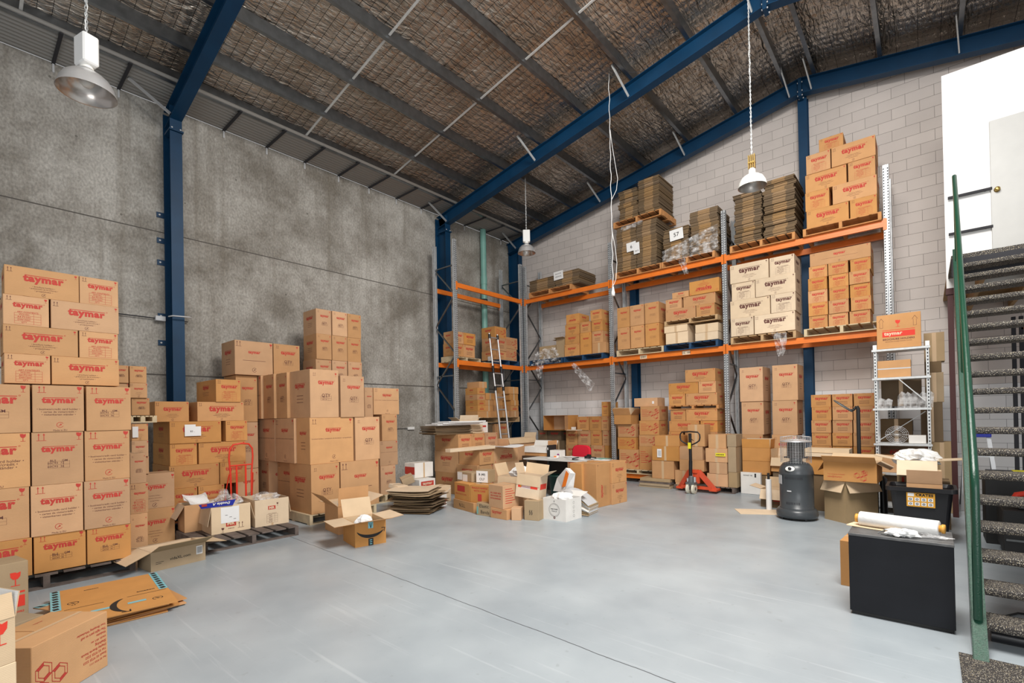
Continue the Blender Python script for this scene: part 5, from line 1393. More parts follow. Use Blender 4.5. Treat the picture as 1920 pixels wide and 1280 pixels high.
simple((-6.95, 5.98, 0), R_(95), .26, .3, .30, 'plain tan carton beside the fragile-marked white carton', CBP)

# front row on the floor
simple((-6.40, 5.78, 0), R_(-12), .66, .45, .165, 'flat brown carton with handwritten letters at the row front', CB, T('N.S.L.', .45, .5, .3, BLK))
simple((-6.39, 5.80, .168), R_(-12), .50, .42, .29, 'brown carton with red lettering resting on flat brown carton', CBW, multi(Rr(.2, .7, .5, .85, RED), T('BROCHURE HOLDERS', .45, .35, .7, RED)), None)
simple((-5.88, 5.69, .168), R_(8), .40, .32, .29, 'carton end with red FRAGILE words beside paper-covered carton', CBW, multi(T('FRAGILE HANDLE', .5, .85, .8, bold=.04), T('WITH CARE', .5, .68, .6, bold=.03), Rr(.4, .6, .1, .5, RED)))
simple((-5.62, 5.58, 0), R_(4), .32, .22, .20, 'small tan carton with handwritten words under the FRAGILE carton', CBG, multi(T('Elastic', .5, .78, .6, BLK), T('Bands', .55, .3, .55, BLK), Rr(0, .12, .1, .7, PIPEG)))
simple((-6.50, 5.98, .462), R_(-10), .45, .22, .16, 'paper-covered brown carton with two white notes', CBG, multi(Rr(.0, .35, .1, .95, WHITE), Rr(.38, .72, .0, .75, WHITE)))
simple((-5.98, 5.93, .462), R_(12), .26, .22, .215, 'pale carton with large white sheet and black marker writing', CBG, multi(Rr(.05, .95, .03, .95, WHITE), lambda m, F: ptext(m, Face(F.o, F.u, F.v, F.W, F.H, F.eps * 2), 'B (40)', F.W * .5, F.H * .65, width=F.W * .5, mat=BLK, bold=.03), lambda m, F: ptext(m, Face(F.o, F.u, F.v, F.W, F.H, F.eps * 2), 'OLF', F.W * .5, F.H * .3, width=F.W * .4, mat=BLK)))
simple((-5.30, 5.57, 0), R_(-2), .36, .34, .155, 'low carton with red logo beneath the tall text carton', CBW, T('taymar', .4, .6, .6, RED, bold=.03))
simple((-5.36, 5.60, .158), R_(-6), .34, .34, .36, 'tall carton with red block capitals on its face', CB, multi(T('ALL CARD BOX', .5, .66, .75, bold=.04), T('ARE PACKED ON', .5, .54, .75, bold=.04), T('EXTRAORDINARY', .5, .42, .75, bold=.04)), rprn=multi(*[Rr(.15, .15 + .6 * (.7 + .3 * ((i * 7) % 3) / 2), .82 - .1 * i, .85 - .1 * i, RED) for i in range(7)]))
simple((-4.885, 5.60, 0), R_(28), .15, .17, .19, 'very small brown carton on floor between two cartons', CB)
simple((-4.74, 5.74, 0), R_(15), .24, .20, .30, 'narrow tan carton under the tilted open carton', CBG, T('\u00a7\u00a7', .45, .4, .25, BLK))
open_carton((-4.97, 5.80, .34), R_(14), .40, .30, .36, 'tilted open carton with red panels, white label and folded-back flaps', {'b': 10, 'l': 20, 'f': 178, 'r': 55}, CBP,
            multi(Rr(.08, .92, .42, .62, RED2), Rr(.22, .62, .40, .95, WHITE), Rr(.18, .24, .45, .95, YEL)), None, multi(Rr(.1, .9, .42, .66, RED2)), ll=.17, tilt=(-.05, .10))
open_carton((-5.75, 6.25, .0), R_(10), .50, .40, .56, 'open carton holding crumpled white paper behind the text carton', {'l': 20, 'f': 170, 'r': 60}, CB, None, ll=.22)
crumple('packing_paper', 'crumpled white paper rising from open carton behind text carton', 'paper', (-5.42, 6.45, .52), .17, .15, .20, WHITE, 44, 16, .4)
open_carton((-4.56, 5.985, 0), R_(-1), .43, .0 + .42, .33, 'white wine carton with engraved oval crest and open top', {'b': 75}, CBWH,
            lambda m, F: (ring(m, F, F.W * .5, F.H * .48, .10, .004, BLK, n=24), ring(m, F, F.W * .5, F.H * .48, .085, .002, BLK, n=24), ptext(m, F, 'FINE WINES', F.W * .5, F.H * .52, width=.13, mat=BLK, bold=.03), ptext(m, F, 'PREMIUM', F.W * .5, F.H * .42, width=.10, mat=BLK), glass(m, F, F.W * .5, F.H * .82, .03, BLK), ring(m, F, F.W * .5, F.H * .13, .014, .012, DRK, n=12)),
            None, lambda m, F: [ring(m, F, F.W * .5, F.H * (.2 + .2 * i), .02, .003, BLK, n=10) for i in range(4)], ll=.2, inner=CBWH)
crumple('packing_paper', 'white paper bundle in the top of the wine carton', 'paper', (-4.36, 6.2, .20), .17, .17, .20, WHITE, 47, 16, .3)
m = MB()
r = thing('printed_bag', 'white and orange printed bag slumped against the end carton', 'bag', (-4.92, 6.75, .30), R_(-10))
m = MB(); m.add([(0, 0, .0), (.30, -.05, .02), (.42, .0, .34), (.30, .02, .42), (.04, .06, .22), (0, .16, 0), (.32, .16, 0), (.40, .14, .32), (.28, .14, .40), (.05, .18, .20)], [(0, 1, 2, 3, 4), (9, 8, 7, 6, 5), (0, 5, 6, 1), (1, 6, 7, 2), (2, 7, 8, 3), (3, 8, 9, 4), (4, 9, 5, 0)], WHITE)
m.build('bag_body', r)
m = MB(); m.add([(.26, -.050, .10), (.345, -.042, .12), (.395, -.012, .33), (.325, -.004, .38)], [(0, 1, 2, 3)], ORANGE); m.build('orange_panel', r)
# bent magazines pile
rd = random.Random(9)
for i in range(22):
    m = MB(); vs = []; n = 8; w_, d_ = .44, .36
    for k in (0, 1):
        for a in range(n + 1):
            u = a / n; x = w_ * u; z = i * .0175 * (1 - .55 * u ** 2)
            for y in (0, d_): vs.append((x, y, z + k * .0160 * (1 - .55 * u ** 2)))
    q = 2 * (n + 1); fs = []
    for a in range(n): fs += [(q + 2 * a, q + 2 * a + 2, q + 2 * a + 3, q + 2 * a + 1), (2 * a, 2 * a + 1, 2 * a + 3, 2 * a + 2), (2 * a, 2 * a + 2, q + 2 * a + 2, q + 2 * a), (2 * a + 1, q + 2 * a + 1, q + 2 * a + 3, 2 * a + 3)]
    fs += [(0, q, q + 1, 1), (2 * n, 2 * n + 1, q + 2 * n + 1, q + 2 * n)]
    m.add(vs, fs, rd.choice([CBG, CBWH, CBG, GREYL])); o = m.build('carton_bundle', None, (-4.50, 6.46 + rd.uniform(-.03, .03), .002), R_(8))
    tag(o, '%s layer of the drooping grey carton pile by the wine carton' % ((NM + ['eighteenth', 'nineteenth', 'twentieth', 'twenty-first'])[i] if i < 21 else 'topmost'), 'cardboard', 'drooping layers by the wine carton')

# ------------------------------------------------------------------ long cartons standing at the desk end
def rot_logo(m, F):
    ptext(m, F, 'taymar', F.W * .42, F.H * .36, width=F.H * .30, mat=RED, bold=.034, rot=RT90); prect(m, F, F.W * .33, F.W * .345, F.H * .22, F.H * .5, RED)
    for i in range(3): prect(m, F, F.W * (.55 + .07 * i), F.W * (.56 + .07 * i), F.H * .26, F.H * .48, DRK)
    glass(m, F, F.W * .12, F.H * .93, .03, DRK)
r = carton(.46, .55, .375, 'L', (-4.25, 7.60, .0), R_(84), 'lower of two cartons stacked at the desk end', 'cartons at the desk end', False, CBW)
r = carton(.46, .55, .375, 'L', (-4.25, 7.60, .378), R_(84), 'upper of two cartons stacked at the desk end', 'cartons at the desk end', False, CBW)
simple((-4.325, 7.20, 0), R_(84), .385, .27, .755, 'tall carton standing on end at the desk corner, logo sideways', CBW, rot_logo)
simple((-4.60, 7.17, 0), R_(84), .385, .27, .745, 'second tall carton on end behind the sideways-logo carton', CBW, None, multi(T('BLS', .2, .8, .1, DRK)))

# ------------------------------------------------------------------ desk and things on it
dk = thing('desk', 'grey-white topped work desk covered with papers', 'desk', (-6.30, 7.62, 0))
m = MB(); m.box(0, 1.45, 0, .85, .715, .74, plain('desk_laminate', (.66, .66, .63), .4), ch=.004); m.build('desk_top', dk)
for x, y in ((.05, .05), (1.36, .05), (.05, .76), (1.36, .76)):
    m = MB(); m.box(x, x + .04, y, y + .04, 0, .715, GREY); m.build('leg', dk)
m = MB(); m.box(.05, .55, .78, .80, .3, .7, BLKM); m.build('modesty_panel', dk)
chd = thing('office_chair', 'red fabric office chair behind the cluttered desk', 'chair', (-5.72, 8.92, 0))
m = MB(); vs = []; n = 14
prof = [(.235 * math.copysign(abs(math.cos(a)) ** .55, math.cos(a)), .19 * math.copysign(abs(math.sin(a)) ** .6, math.sin(a))) for a in [2 * PI * k / 24 for k in range(24)]]
def cush(m, prof, org, ax, ay, az, t, mat):
    L = []
    for (s, k) in ((.90, -t), (1, -t * .5), (1, t * .5), (.90, t)): L += [tuple(Vector(org) + Vector(ax) * p[0] * s + Vector(ay) * p[1] * s + Vector(az) * k) for p in prof]
    n = len(prof); fs = [(a * n + i, a * n + (i + 1) % n, (a + 1) * n + (i + 1) % n, (a + 1) * n + i) for a in range(3) for i in range(n)]
    m.add(L, fs, mat, True); m.add(L, [tuple(range(n - 1, -1, -1)), tuple(range(3 * n, 4 * n))], mat)
cush(m, prof, (0, 0, .76), (1, 0, 0), (0, .12, 1), (0, -1, .12), .035, REDF); m.build('backrest', chd)
m = MB(); cush(m, prof, (0, -.05 + .28, .48), (1, 0, 0), (0, 1.15, 0), (0, 0, 1), .035, REDF); m.build('seat', chd)
m = MB(); m.cyl((0, .22, .10), (0, .22, .45), .025, BLKP, 10); m.beam((0, .05, .45), (0, .02, .75), .05, .012, BLKP, up=(0, 1, 0)); m.build('column', chd)
m = MB()
for k in range(5): a = 2 * PI * k / 5; m.beam((0, .22, .1), (.27 * math.cos(a), .22 + .27 * math.sin(a), .07), .035, .03, BLKP); m.cyl((.27 * math.cos(a) - .012, .22 + .27 * math.sin(a), .028), (.27 * math.cos(a) + .012, .22 + .27 * math.sin(a), .028), .027, BLKP, 10)
m.build('star_base', chd)
DT = .742
simple((-5.99, 8.13, DT), R_(4), .25, .20, .14, 'small white box with purple spot on the desk', CBWH, lambda m, F: ring(m, F, F.W * .8, F.H * .3, .015, .03, plain('spot_purple', (.25, .02, .22), .5), n=14))
open_carton((-6.71, 8.18, .742), R_(0), .63, .33, .20, 'long open carton with pale flap folded over its front, by desk', {'f': 172, 'b': 25, 'r': 2}, CBW, None, ll=.13, inner=CBWH)
simple((-6.06, 8.12, DT), 0, .05, .28, .24, 'black lever arch file standing at the desk edge', BLKM, Rr(.3, .7, .6, .8, WHITE), name='ring_binder', cat='binder')
simple((-6.72, 8.09, 0), 0, .40, .44, .741, 'dark side table under the long open carton', plain('dark_wood', (.06, .035, .02), .6), name='side_table', cat='table')
rd = random.Random(14)
pp = [('white invoice sheets spread on the desk near its front edge', -5.75, 7.70, 30), ('loose white paper pad at the middle of the desk', -5.35, 7.85, -20), ('white page lying near the phone on the desk', -5.05, 7.72, 12), ('paper sheet overlapping the desk back corner', -5.55, 8.12, 55), ('papers under the black tape gun on the desk', -5.25, 8.08, -35)]
for q, x, y, a in pp: sheet('paper_sheet', q, 'paper', (x, y, DT + rd.uniform(0, .003)), R_(a), .21, .297, .0012, WHITE, .004)
sheet('paper_sheet', 'white paper sheets on top of the end cartons', 'paper', (-4.72, 7.75, .756), R_(10), .30, .24, .002, WHITE, .004)
sheet('magazine', 'green and white catalogue on top of the end cartons', 'magazine', (-4.86, 7.98, .757), R_(-14), .21, .28, .006, PIPEG, .002)
r = thing('tape_dispenser', 'black tape gun lying on the desk papers', 'tool', (-4.95, 7.98, .762)); m = MB(); m.cyl((-.03, 0, .04), (.03, 0, .04), .042, BLKP, 18); m.build('tape_roll', r); m = MB(); m.beam((.0, .0, .03), (.14, .03, .02), .03, .02, BLKP); m.box(-.09, -.03, -.02, .02, 0, .05, BLKP); m.build('handle', r)
r = thing('stapler', 'small black stapler near the front edge of the desk', 'tool', (-5.18, 7.74, DT + .004), R_(20)); m = MB(); m.box(0, .13, 0, .03, 0, .012, BLKP); m.build('base', r); m = MB(); m.beam((.0, .015, .02), (.13, .015, .045), .03, .02, BLKP); m.build('top_arm', r)
r = thing('mug', 'small yellow and white cup of pens on the desk', 'cup', (-5.86, 8.2, DT)); m = MB(); m.lathe([(0, .002), (.035, .0), (.035, .09), (.031, .09), (.031, .01), (0, .01)], YEL, 18); m.build('cup_body', r); m = MB(); m.cyl((0, 0, .02), (.03, .02, .14), .004, BLK, 6); m.cyl((0, 0, .02), (-.02, .02, .15), .004, BLUEB, 6); m.build('pens', r)
simple((-5.78, 7.98, DT), R_(25), .10, .06, .05, 'tiny white and orange carton beside the cup of pens', CBWH, Rr(0, .5, .2, .8, ORANGE))
r = thing('waste_bin', 'dark green bin in the shadow under the desk', 'bin', (-5.62, 7.86, 0)); m = MB(); m.lathe([(0, .004), (.13, 0), (.17, .40), (.18, .40), (.18, .42), (.16, .42), (.125, .01), (0, .012)], plain('bin_green', (.01, .05, .04), .4), 24); m.build('bin_body', r)

# ------------------------------------------------------------------ sheets and small cartons on the mid-left stack
rd = random.Random(6)
for i in range(7): sheet('flattened_carton', '%s brown sheet of the small pile atop the carton stack' % NM[i], 'cardboard', (-7.45 + rd.uniform(-.03, .02), 6.28 + rd.uniform(-.03, .03), 1.252 + i * .026), R_(86 + rd.uniform(-3, 3)), .95, .50, .02, CBD, .004, 'sheets piled on the carton stack')
for i in range(6): sheet('flattened_carton', '%s pale folded carton beside the brown sheets on stack' % NM[i], 'cardboard', (-7.40 + rd.uniform(-.03, .02), 7.20 + rd.uniform(-.02, .02), 1.252 + i * .03), R_(92 + rd.uniform(-4, 4)), .42, .42, .022, CBP, .012, 'pale folded cartons on stack')
for i in range(3): sheet('foam_sheet', '%s white foam sheet across the top of the piled sheets' % ('lowest', 'middle', 'topmost')[i], 'foam sheet', (-7.36 + .03 * i, 6.26 + .12 * i, 1.44 + .028 * i), R_(88 - 3 * i), 1.15 - .1 * i, .40, .022, WHITE, .008, 'white foam sheets on stack')
simple((-7.55, 7.62, 1.25), R_(92), .29, .25, .24, 'white carton with pink printed table on the carton stack', CBWH, lambda m, F: (prect(m, F, F.W * .2, F.W * .8, F.H * .5, F.H * .68, RED), table(m, F, F.W * .2, F.W * .8, F.H * .08, F.H * .42, RED, None, ('NO.', 'QTY', 'SIZE'))))
open_carton((-7.75, 7.22, 1.45), R_(85), .52, .3, .10, 'shallow open carton with red text on the folded pale cartons', {'l': 60, 'r': 60, 'f': 12}, CBP, T('BROCHURE', .5, .5, .4, RED), ll=.10)
m = MB(); m.add([(0, 0, 0), (0, 1.15, 0), (.03, 1.15, .07), (.03, 0, .05)], [(3, 2, 1, 0)], CBP); m.box(-.02, .12, 0, 1.2, -.01, .05, CBP); tag(m.build('edge_protector', None, (-6.80, 5.98, .968), -.02), 'long pale cardboard edge strip lying across the carton stack', 'strip')
sheet('foam_sheet', 'bent white sheet beyond the long edge strip on the stack', 'foam sheet', (-6.40, 7.15, .965), R_(88), .60, .38, .012, WHITE, .03)
open_carton((-7.05, 8.03, .60), R_(91), 1.0, .35, .50, 'long low open carton in front of the upright pallet', {'f': 165, 'r': 20}, CB, None, ll=.12)
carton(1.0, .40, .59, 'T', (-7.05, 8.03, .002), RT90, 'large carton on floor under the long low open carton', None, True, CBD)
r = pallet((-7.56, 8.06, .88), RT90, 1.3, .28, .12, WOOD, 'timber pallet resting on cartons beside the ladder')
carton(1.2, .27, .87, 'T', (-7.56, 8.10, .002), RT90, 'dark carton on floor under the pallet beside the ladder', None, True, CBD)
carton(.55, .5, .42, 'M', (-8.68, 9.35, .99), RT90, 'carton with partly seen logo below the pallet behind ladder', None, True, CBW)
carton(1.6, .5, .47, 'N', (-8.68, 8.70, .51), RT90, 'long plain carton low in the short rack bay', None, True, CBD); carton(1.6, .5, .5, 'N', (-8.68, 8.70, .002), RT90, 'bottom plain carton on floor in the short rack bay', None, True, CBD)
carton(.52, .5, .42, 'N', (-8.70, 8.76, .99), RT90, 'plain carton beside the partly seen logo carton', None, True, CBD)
# tall open carton and plain cartons behind the red chair
r = open_carton((-8.05, 10.95, 1.197), 0, .93, .45, .38, 'large carton lying on its side with dark open mouth', {'l': 0}, CBW, None, ll=.02) if False else None
r = thing('open_cardboard_box', 'large carton on its side with dark mouth facing the camera', 'box', (-8.10, 10.72, 1.20), 0)
m = MB(); m.box(0, .82, .0, .5, 0, .006, CBW); m.box(0, .82, 0, .5, .40, .406, CBW); m.box(0, .006, 0, .5, 0, .4, CBW); m.box(.814, .82, 0, .5, 0, .4, CBW); m.box(0, .82, .49, .5, 0, .4, CBI); m.build('carton_body', r)
m = MB(); m.box(0, .004, -.22, 0, .01, .39, CBW); o = m.build('flap', r, (.818, 0, 0), R_(12))
simple((-7.22, 10.78, 1.20), 0, .10, .08, .09, 'little white jar box on the cartons behind the chair', CBWH); sheet('cardboard_strip', 'pale cardboard strip laid across cartons behind the chair', 'cardboard', (-7.30, 10.62, 1.199), 0, .42, .16, .02, CBP, 0)

notice((-8.295, 2.17, 1.37), .22, .16, 'white paper note stuck on the carton stack before blue column', (('83', .45, .5, .15),)) if False else None
m = MB(); F = Face((0, 0, 0), (0, 1, 0), (0, 0, 1), .21, .17, .001); prect(m, F, 0, .21, 0, .14, WHITE); prect(m, F, 0, .14, .14, .17, WHITE); ptext(m, Face((.002, 0, 0), (0, 1, 0), (0, 0, 1), .21, .17, .001), '83 ..', .10, .07, width=.06, mat=BLK); tag(m.build('paper_note', None, (-8.27, 2.21, 1.40)), 'white paper note stuck over a logo by the blue column', 'note')
m = MB(); F = Face((0, 0, 0), (0, 1, 0), (0, 0, 1), .10, .22, .001); prect(m, F, 0, .06, 0, .14, WHITE); tag(m.build('paper_note', None, (-7.725, 1.49, 1.42)), 'small white note on the dim gap column carton', 'note')
CBS = cardboard('cardboard_edge_tan', (.33, .205, .10), .12)
# ------------------------------------------------------------------ flattened bundles on the rack
_bd = {}
def bundle(loc, w_, d_, h_, label, group, kind=0, dark=True, rot=0.):
    k = (round(w_, 2), round(d_, 2), round(h_, 3), kind, dark)
    if k not in _bd:
        rd = random.Random(kind * 7 + 1); m = MB(); n = 5; t = h_ / n
        for i in range(n):
            a, b = rd.uniform(-.012, .012), rd.uniform(-.012, .012)
            m.box(a, w_ + a, b, d_ + b, i * t, i * t + t * .93, CBD if dark else CBG)
            m.box(a + w_ * .3, w_ * .72 + a, b - .004, d_ * .5, i * t + .001, i * t + t * .88, CBS)
        o = m.build('carton_bundle', None, loc, rot); _bd[k] = o.data
    else: o = inst('carton_bundle', _bd[k], None, loc, rot)
    return tag(o, label, 'bundle', group)
OR = ['bottom', 'second up', 'third up', 'fourth up', 'fifth up', 'sixth up', 'seventh up', 'eighth up', 'ninth up', 'tenth up', 'eleventh up', 'twelfth up', 'thirteenth up', 'fourteenth up', 'fifteenth up']
def pile(x0, x1, z0, z1, where, n, y=10.44, d_=.80, seed=0, jit=.02, slant=0.):
    rd = random.Random(seed); t = (z1 - z0) / n
    for i in range(n):
        bundle((x0 + rd.uniform(-jit, jit) + slant * i / n, y + rd.uniform(-jit, jit), z0 + t * i + .001), x1 - x0, d_, t - .002, 'flattened carton bundle, %s, %s' % ('topmost' if i == n - 1 else OR[i], where), 'bundles, ' + where, i % 3)
z = 4.994
pile(-8.28, -7.42, z, z + .33, 'low dark pile left half', 4, seed=1, jit=.006); pile(-7.40, -6.66, z, z + .36, 'low dark pile right half', 4, seed=2, jit=.006)
pile(-5.58, -5.08, z, 6.065, 'block marked 6, left column', 9, seed=3, jit=.008); pile(-5.06, -4.58, z, 6.065, 'block marked 6, right column', 9, seed=4, jit=.008)
pile(-5.50, -5.03, 6.212, 6.90, 'highest pile, left column', 7, seed=5); pile(-5.00, -4.50, 6.212, 7.02, 'highest pile, right column', 8, seed=6)
pile(-4.40, -3.84, z, 5.70, 'wrapped load, left column', 7, seed=7); pile(-3.80, -3.22, z, 5.93, 'wrapped load, right column', 9, seed=8)
pile(-2.90, -2.40, z, 6.01, 'leaning pair, left column', 13, seed=9, jit=.026); pile(-2.37, -1.83, z, 6.10, 'leaning pair, right column', 14, seed=10, jit=.03)
def notice(loc, w_, h_, label, lines, rot=0.):
    m = MB(); F = Face((0, 0, 0), (1, 0, 0), (0, 0, 1), w_, h_, 0); m.box(0, w_, -.002, 0, 0, h_, WHITE); G = Face((0, -.003, 0), (1, 0, 0), (0, 0, 1), w_, h_, 0)
    for s, cx, cy, ww in lines: ptext(m, G, s, w_ * cx, h_ * cy, width=w_ * ww, mat=BLK, bold=.01)
    return tag(m.build('paper_notice', None, loc, (0, rot, 0)), label, 'notice')
notice((-7.42, 10.40, 5.17), .30, .22, 'white notice with handwriting on the low dark bundle', (('BOX FOR', .5, .7, .6), ('VERTICAL', .5, .35, .7)), -.04)
notice((-5.30, 10.405, 5.42), .24, .21, 'white notice with number 6 on a bundle block', (('6', .5, .5, .2),), -.05)
notice((-5.12, 10.40, 5.33), .15, .26, 'greenish printed sheet partly beneath the number 6 notice', (('54 0', .5, .25, .6),), -.05)
notice((-4.24, 10.385, 5.40), .30, .24, 'white notice reading 57 on the wrapped load', (('57', .5, .5, .4),), -.06)
m = MB(); vs = []; n = 16
rd = random.Random(4)
def filmsheet(label, loc, pts, seed, amp=.03, n=14, rot=0.):
    rd = random.Random(seed); m = MB(); vs = []
    for i in range(n + 1):
        for j in range(n + 1):
            u, v = i / n, j / n
            p = Vector(pts[0]) * (1 - u) * (1 - v) + Vector(pts[1]) * u * (1 - v) + Vector(pts[2]) * u * v + Vector(pts[3]) * (1 - u) * v
            vs.append((p.x + rd.uniform(-amp, amp) * .5, p.y + rd.uniform(-amp, amp), p.z + rd.uniform(-amp, amp) * .5))
    m.add(vs, [(i * (n + 1) + j, (i + 1) * (n + 1) + j, (i + 1) * (n + 1) + j + 1, i * (n + 1) + j + 1) for i in range(n) for j in range(n)], CLEAR)
    return tag(m.build('plastic_film', None, loc, rot), label, 'plastic film', 'torn stretch film')
filmsheet('torn clear film wrapped low around the load marked 57', (-4.42, 10.37, 4.97), [(0, 0, 0), (1.2, 0, .0), (1.20, .0, .55), (0, 0, .25)], 1, .018, 20)
filmsheet('clear film tatter hanging from the beam below number 57', (-3.95, 10.40, 4.62), [(0, 0, 0), (.10, 0, 0), (.02, 0, .35), (-.12, 0, .33)], 2, .02, 8)
filmsheet('clear film scraps on the pallet above the number 6 block', (-5.45, 10.37, 5.93), [(0, 0, 0), (.55, 0, .05), (.60, 0, .14), (.05, 0, .12)], 3, .02, 10)
filmsheet('silvery film draped over the wrapped carton in the corner bay', (-8.18, 10.38, 2.99), [(0, 0, 0), (.95, 0, .02), (.75, .05, .42), (.12, .05, .40)], 4, .05)
filmsheet('film tail hanging below the corner rack beam', (-8.02, 10.40, 2.62), [(0, 0, 0), (.10, 0, .0), (.25, 0, .45), (-.08, 0, .45)], 5, .03, 9)
filmsheet('long twisted clear film hanging under the corner bay', (-6.95, 10.42, 2.28), [(.55, 0, -.10), (.70, 0, .10), (.12, 0, .66), (0, 0, .60)], 6, .035, 12)
filmsheet('knotted film tail hanging under the pale carton pallet', (-2.15, 10.38, 2.66), [(0, 0, 0), (.10, 0, .02), (.16, 0, .45), (-.1, 0, .47)], 7, .025, 8)
simple((-8.03, 10.50, 3.13), 0, .59, .5, .36, 'film-wrapped carton in the corner rack bay', CBG)
open_carton((-7.42, 10.45, 3.128), 0, .30, .4, .50, 'narrow open carton with bent flap on corner rack bay', {'f': 80, 'l': 95}, CBG, None, ll=.12)
simple((-8.80, 9.38, 3.1), RT90, .12, .12, .12, 'tiny orange tube carton by the green pipe foot', CBWH)
# misc carton tops beside the honeycomb stacks
open_carton((-5.735, 10.42, 1.367), 0, .44, .42, .22, 'open carton on top of the slumped honeycomb column', {'f': 30, 'l': 0, 'r': 40, 'b': 15}, CBW, None, ll=.18)
simple((-5.30, 10.62, 1.775), 0, .58, .42, .20, 'brown carton capping the straight honeycomb column', CB, Rr(.78, .86, .3, .6, WHITE))
simple((-5.33, 10.72, .31), 0, .60, .40, 1.30, 'tall carton block behind the honeycomb columns', CBD) if False else None
m = MB(); m.box(0, .72, 0, .50, 0, .045, CBG); m.box(.03, .70, -.02, .48, .045, .09, CBG); m.box(0, .72, 0, .50, .09, .13, WOODD); tag(m.build('board_pile', None, (-4.86, 9.88, .001), 0), 'grey boards under the plain carton trio on floor', 'boards')
simple((-4.84, 9.90, .132), 0, .68, .48, .066, 'flat carton base beneath the plain carton trio', CBG)
m = MB(); m.box(0, .10, -.002, 0, 0, .18, WHITE); m.box(.02, .09, -.004, -.002, .03, .15, GREYL); tag(m.build('document_pouch', None, (-4.44, 9.925, .66)), 'white document pouch stuck on the plain carton trio', 'label')
m = MB(); F = Face((0, 0, 0), (1, 0, 0), (0, 0, 1), .19, .06, 0); m.box(0, .19, -.003, 0, 0, .065, YEL); [prect(m, Face((0, -.004, 0), (1, 0, 0), (0, 0, 1), .19, .065, 0), .02 + .03 * q, .04 + .03 * q, .022, .044, BLK) for q in range(5)]; tag(m.build('sticker', None, (-3.22, 9.955 - .02, .73)), 'yellow sticker on the second taped carton by jack', 'sticker')
for k, (x, y, z0, w_, h_) in enumerate(((-3.0, 9.99, .119, .16, .30), (-3.0, 9.985, .422, .15, .50), (-3.01, 9.98, .923, .17, .24))):
    simple((x, y, z0), 0, w_, .43, h_, 'rear taped carton right of the jack, %s of three' % ('bottom', 'middle', 'top')[k], CBG)
simple((-2.81, 10.12, .002), 0, .36, .09, .42, 'white flat carton with small black text leaning near cartons', CBWH, multi(T('HONEY F8', .36, .86, .45, BLK, bold=.02), Rr(.70, .78, .78, .96, BLK)), tilt=(0, 0))
# open cartons left of the heater
open_carton((-2.80, 10.23, .64), 0, .50, .33, .26, 'open brown carton with raised flap in front of twin columns', {'f': 8, 'r': 5, 'b': 0}, CBW, None, ll=.17)
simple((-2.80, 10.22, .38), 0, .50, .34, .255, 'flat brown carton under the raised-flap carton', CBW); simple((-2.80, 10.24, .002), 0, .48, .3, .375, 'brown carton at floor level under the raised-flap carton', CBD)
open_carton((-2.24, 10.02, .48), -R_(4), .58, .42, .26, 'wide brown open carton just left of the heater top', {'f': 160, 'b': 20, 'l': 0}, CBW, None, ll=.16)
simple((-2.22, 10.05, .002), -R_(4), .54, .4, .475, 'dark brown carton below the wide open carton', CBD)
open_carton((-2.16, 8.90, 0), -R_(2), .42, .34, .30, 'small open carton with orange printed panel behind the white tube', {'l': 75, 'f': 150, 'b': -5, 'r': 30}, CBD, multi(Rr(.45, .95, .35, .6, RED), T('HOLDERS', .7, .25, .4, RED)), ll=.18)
tb = thing('film_roll', 'white cardboard tube of film standing upright by the heater', 'roll', (-1.98, 8.66, 0)); m = MB(); m.cyl((0, 0, 0), (.0, 0, .50), .042, WHITE, 22); m.build('film', tb); m = MB(); m.cyl((0, 0, .50), (0, 0, .60), .020, BLKM, 14); m.build('core', tb)
sheet('cardboard_sheet', 'pale cardboard sheet flat on the floor beside the heater', 'cardboard', (-2.25, 8.05, .001), R_(28), .62, .42, .006, CBP, 0)

# ------------------------------------------------------------------ gas heater
ht = thing('gas_heater', 'dark grey cylindrical gas patio heater with wire guard top', 'heater', (-1.50, 8.21, 0), R_(0))
m = MB(); m.lathe([(0, .04), (.20, .03), (.265, .035), (.275, .07), (.27, .12), (.245, .155), (.23, .16)], HEAT, 40); m.build('base', ht)
for a in (-2.3, -.9, .6, 2.2):
    m = MB(); x, y = .235 * math.cos(a), .235 * math.sin(a); m.cyl((x - .012, y, .028), (x + .012, y, .028), .027, BLKP, 14); m.box(x - .018, x + .018, y - .01, y + .01, .028, .07, BLKP); m.build('caster', ht)
m = MB(); m.lathe([(.23, .16), (.23, .175), (.222, .18), (.222, .66), (.228, .665), (.228, .68)], HEAT, 40)
for z_, n_, a0 in ((.24, 9, -2.0), (.60, 12, -2.1)):
    for i in range(n_): a = a0 + i * .095; m.box(-.004, .004, -.004, .002, 0, .028, HOLE, Matrix.Translation((.223 * math.cos(a), .223 * math.sin(a), z_)) @ Matrix.Rotation(a + PI / 2, 4, 'Z'))
m.build('body', ht)
m = MB(); m.lathe([(.228, .68), (.226, .70), (.21, .77), (.17, .825), (.11, .845), (.085, .85), (.085, .90)], HEAT, 40); m.build('dome', ht)
m = MB(); Mk = Matrix.Translation((-.04, -.212, .755)) @ Matrix.Rotation(R_(70), 4, 'X'); m.lathe([(0, .008), (.045, .008), (.052, 0), (.0, 0)], LAMPW, 24, Mk @ Matrix.Diagonal((1.25, .8, 1, 1))); m.lathe([(0, .04), (.020, .038), (.022, .008)], BLKP, 20, Mk); m.build('control_knob', ht)
m = MB(); F = Face((-.20, -.135, .50), Vector((.55, -.83, 0)).normalized(), (0, 0, 1), .09, .13, .0); m.box(-.004, .0, -.05, .05, 0, .13, GREYL, Matrix.Translation((-.185, -.127, .52)) @ Matrix.Rotation(R_(34), 4, 'Z')); m.build('rating_label', ht)
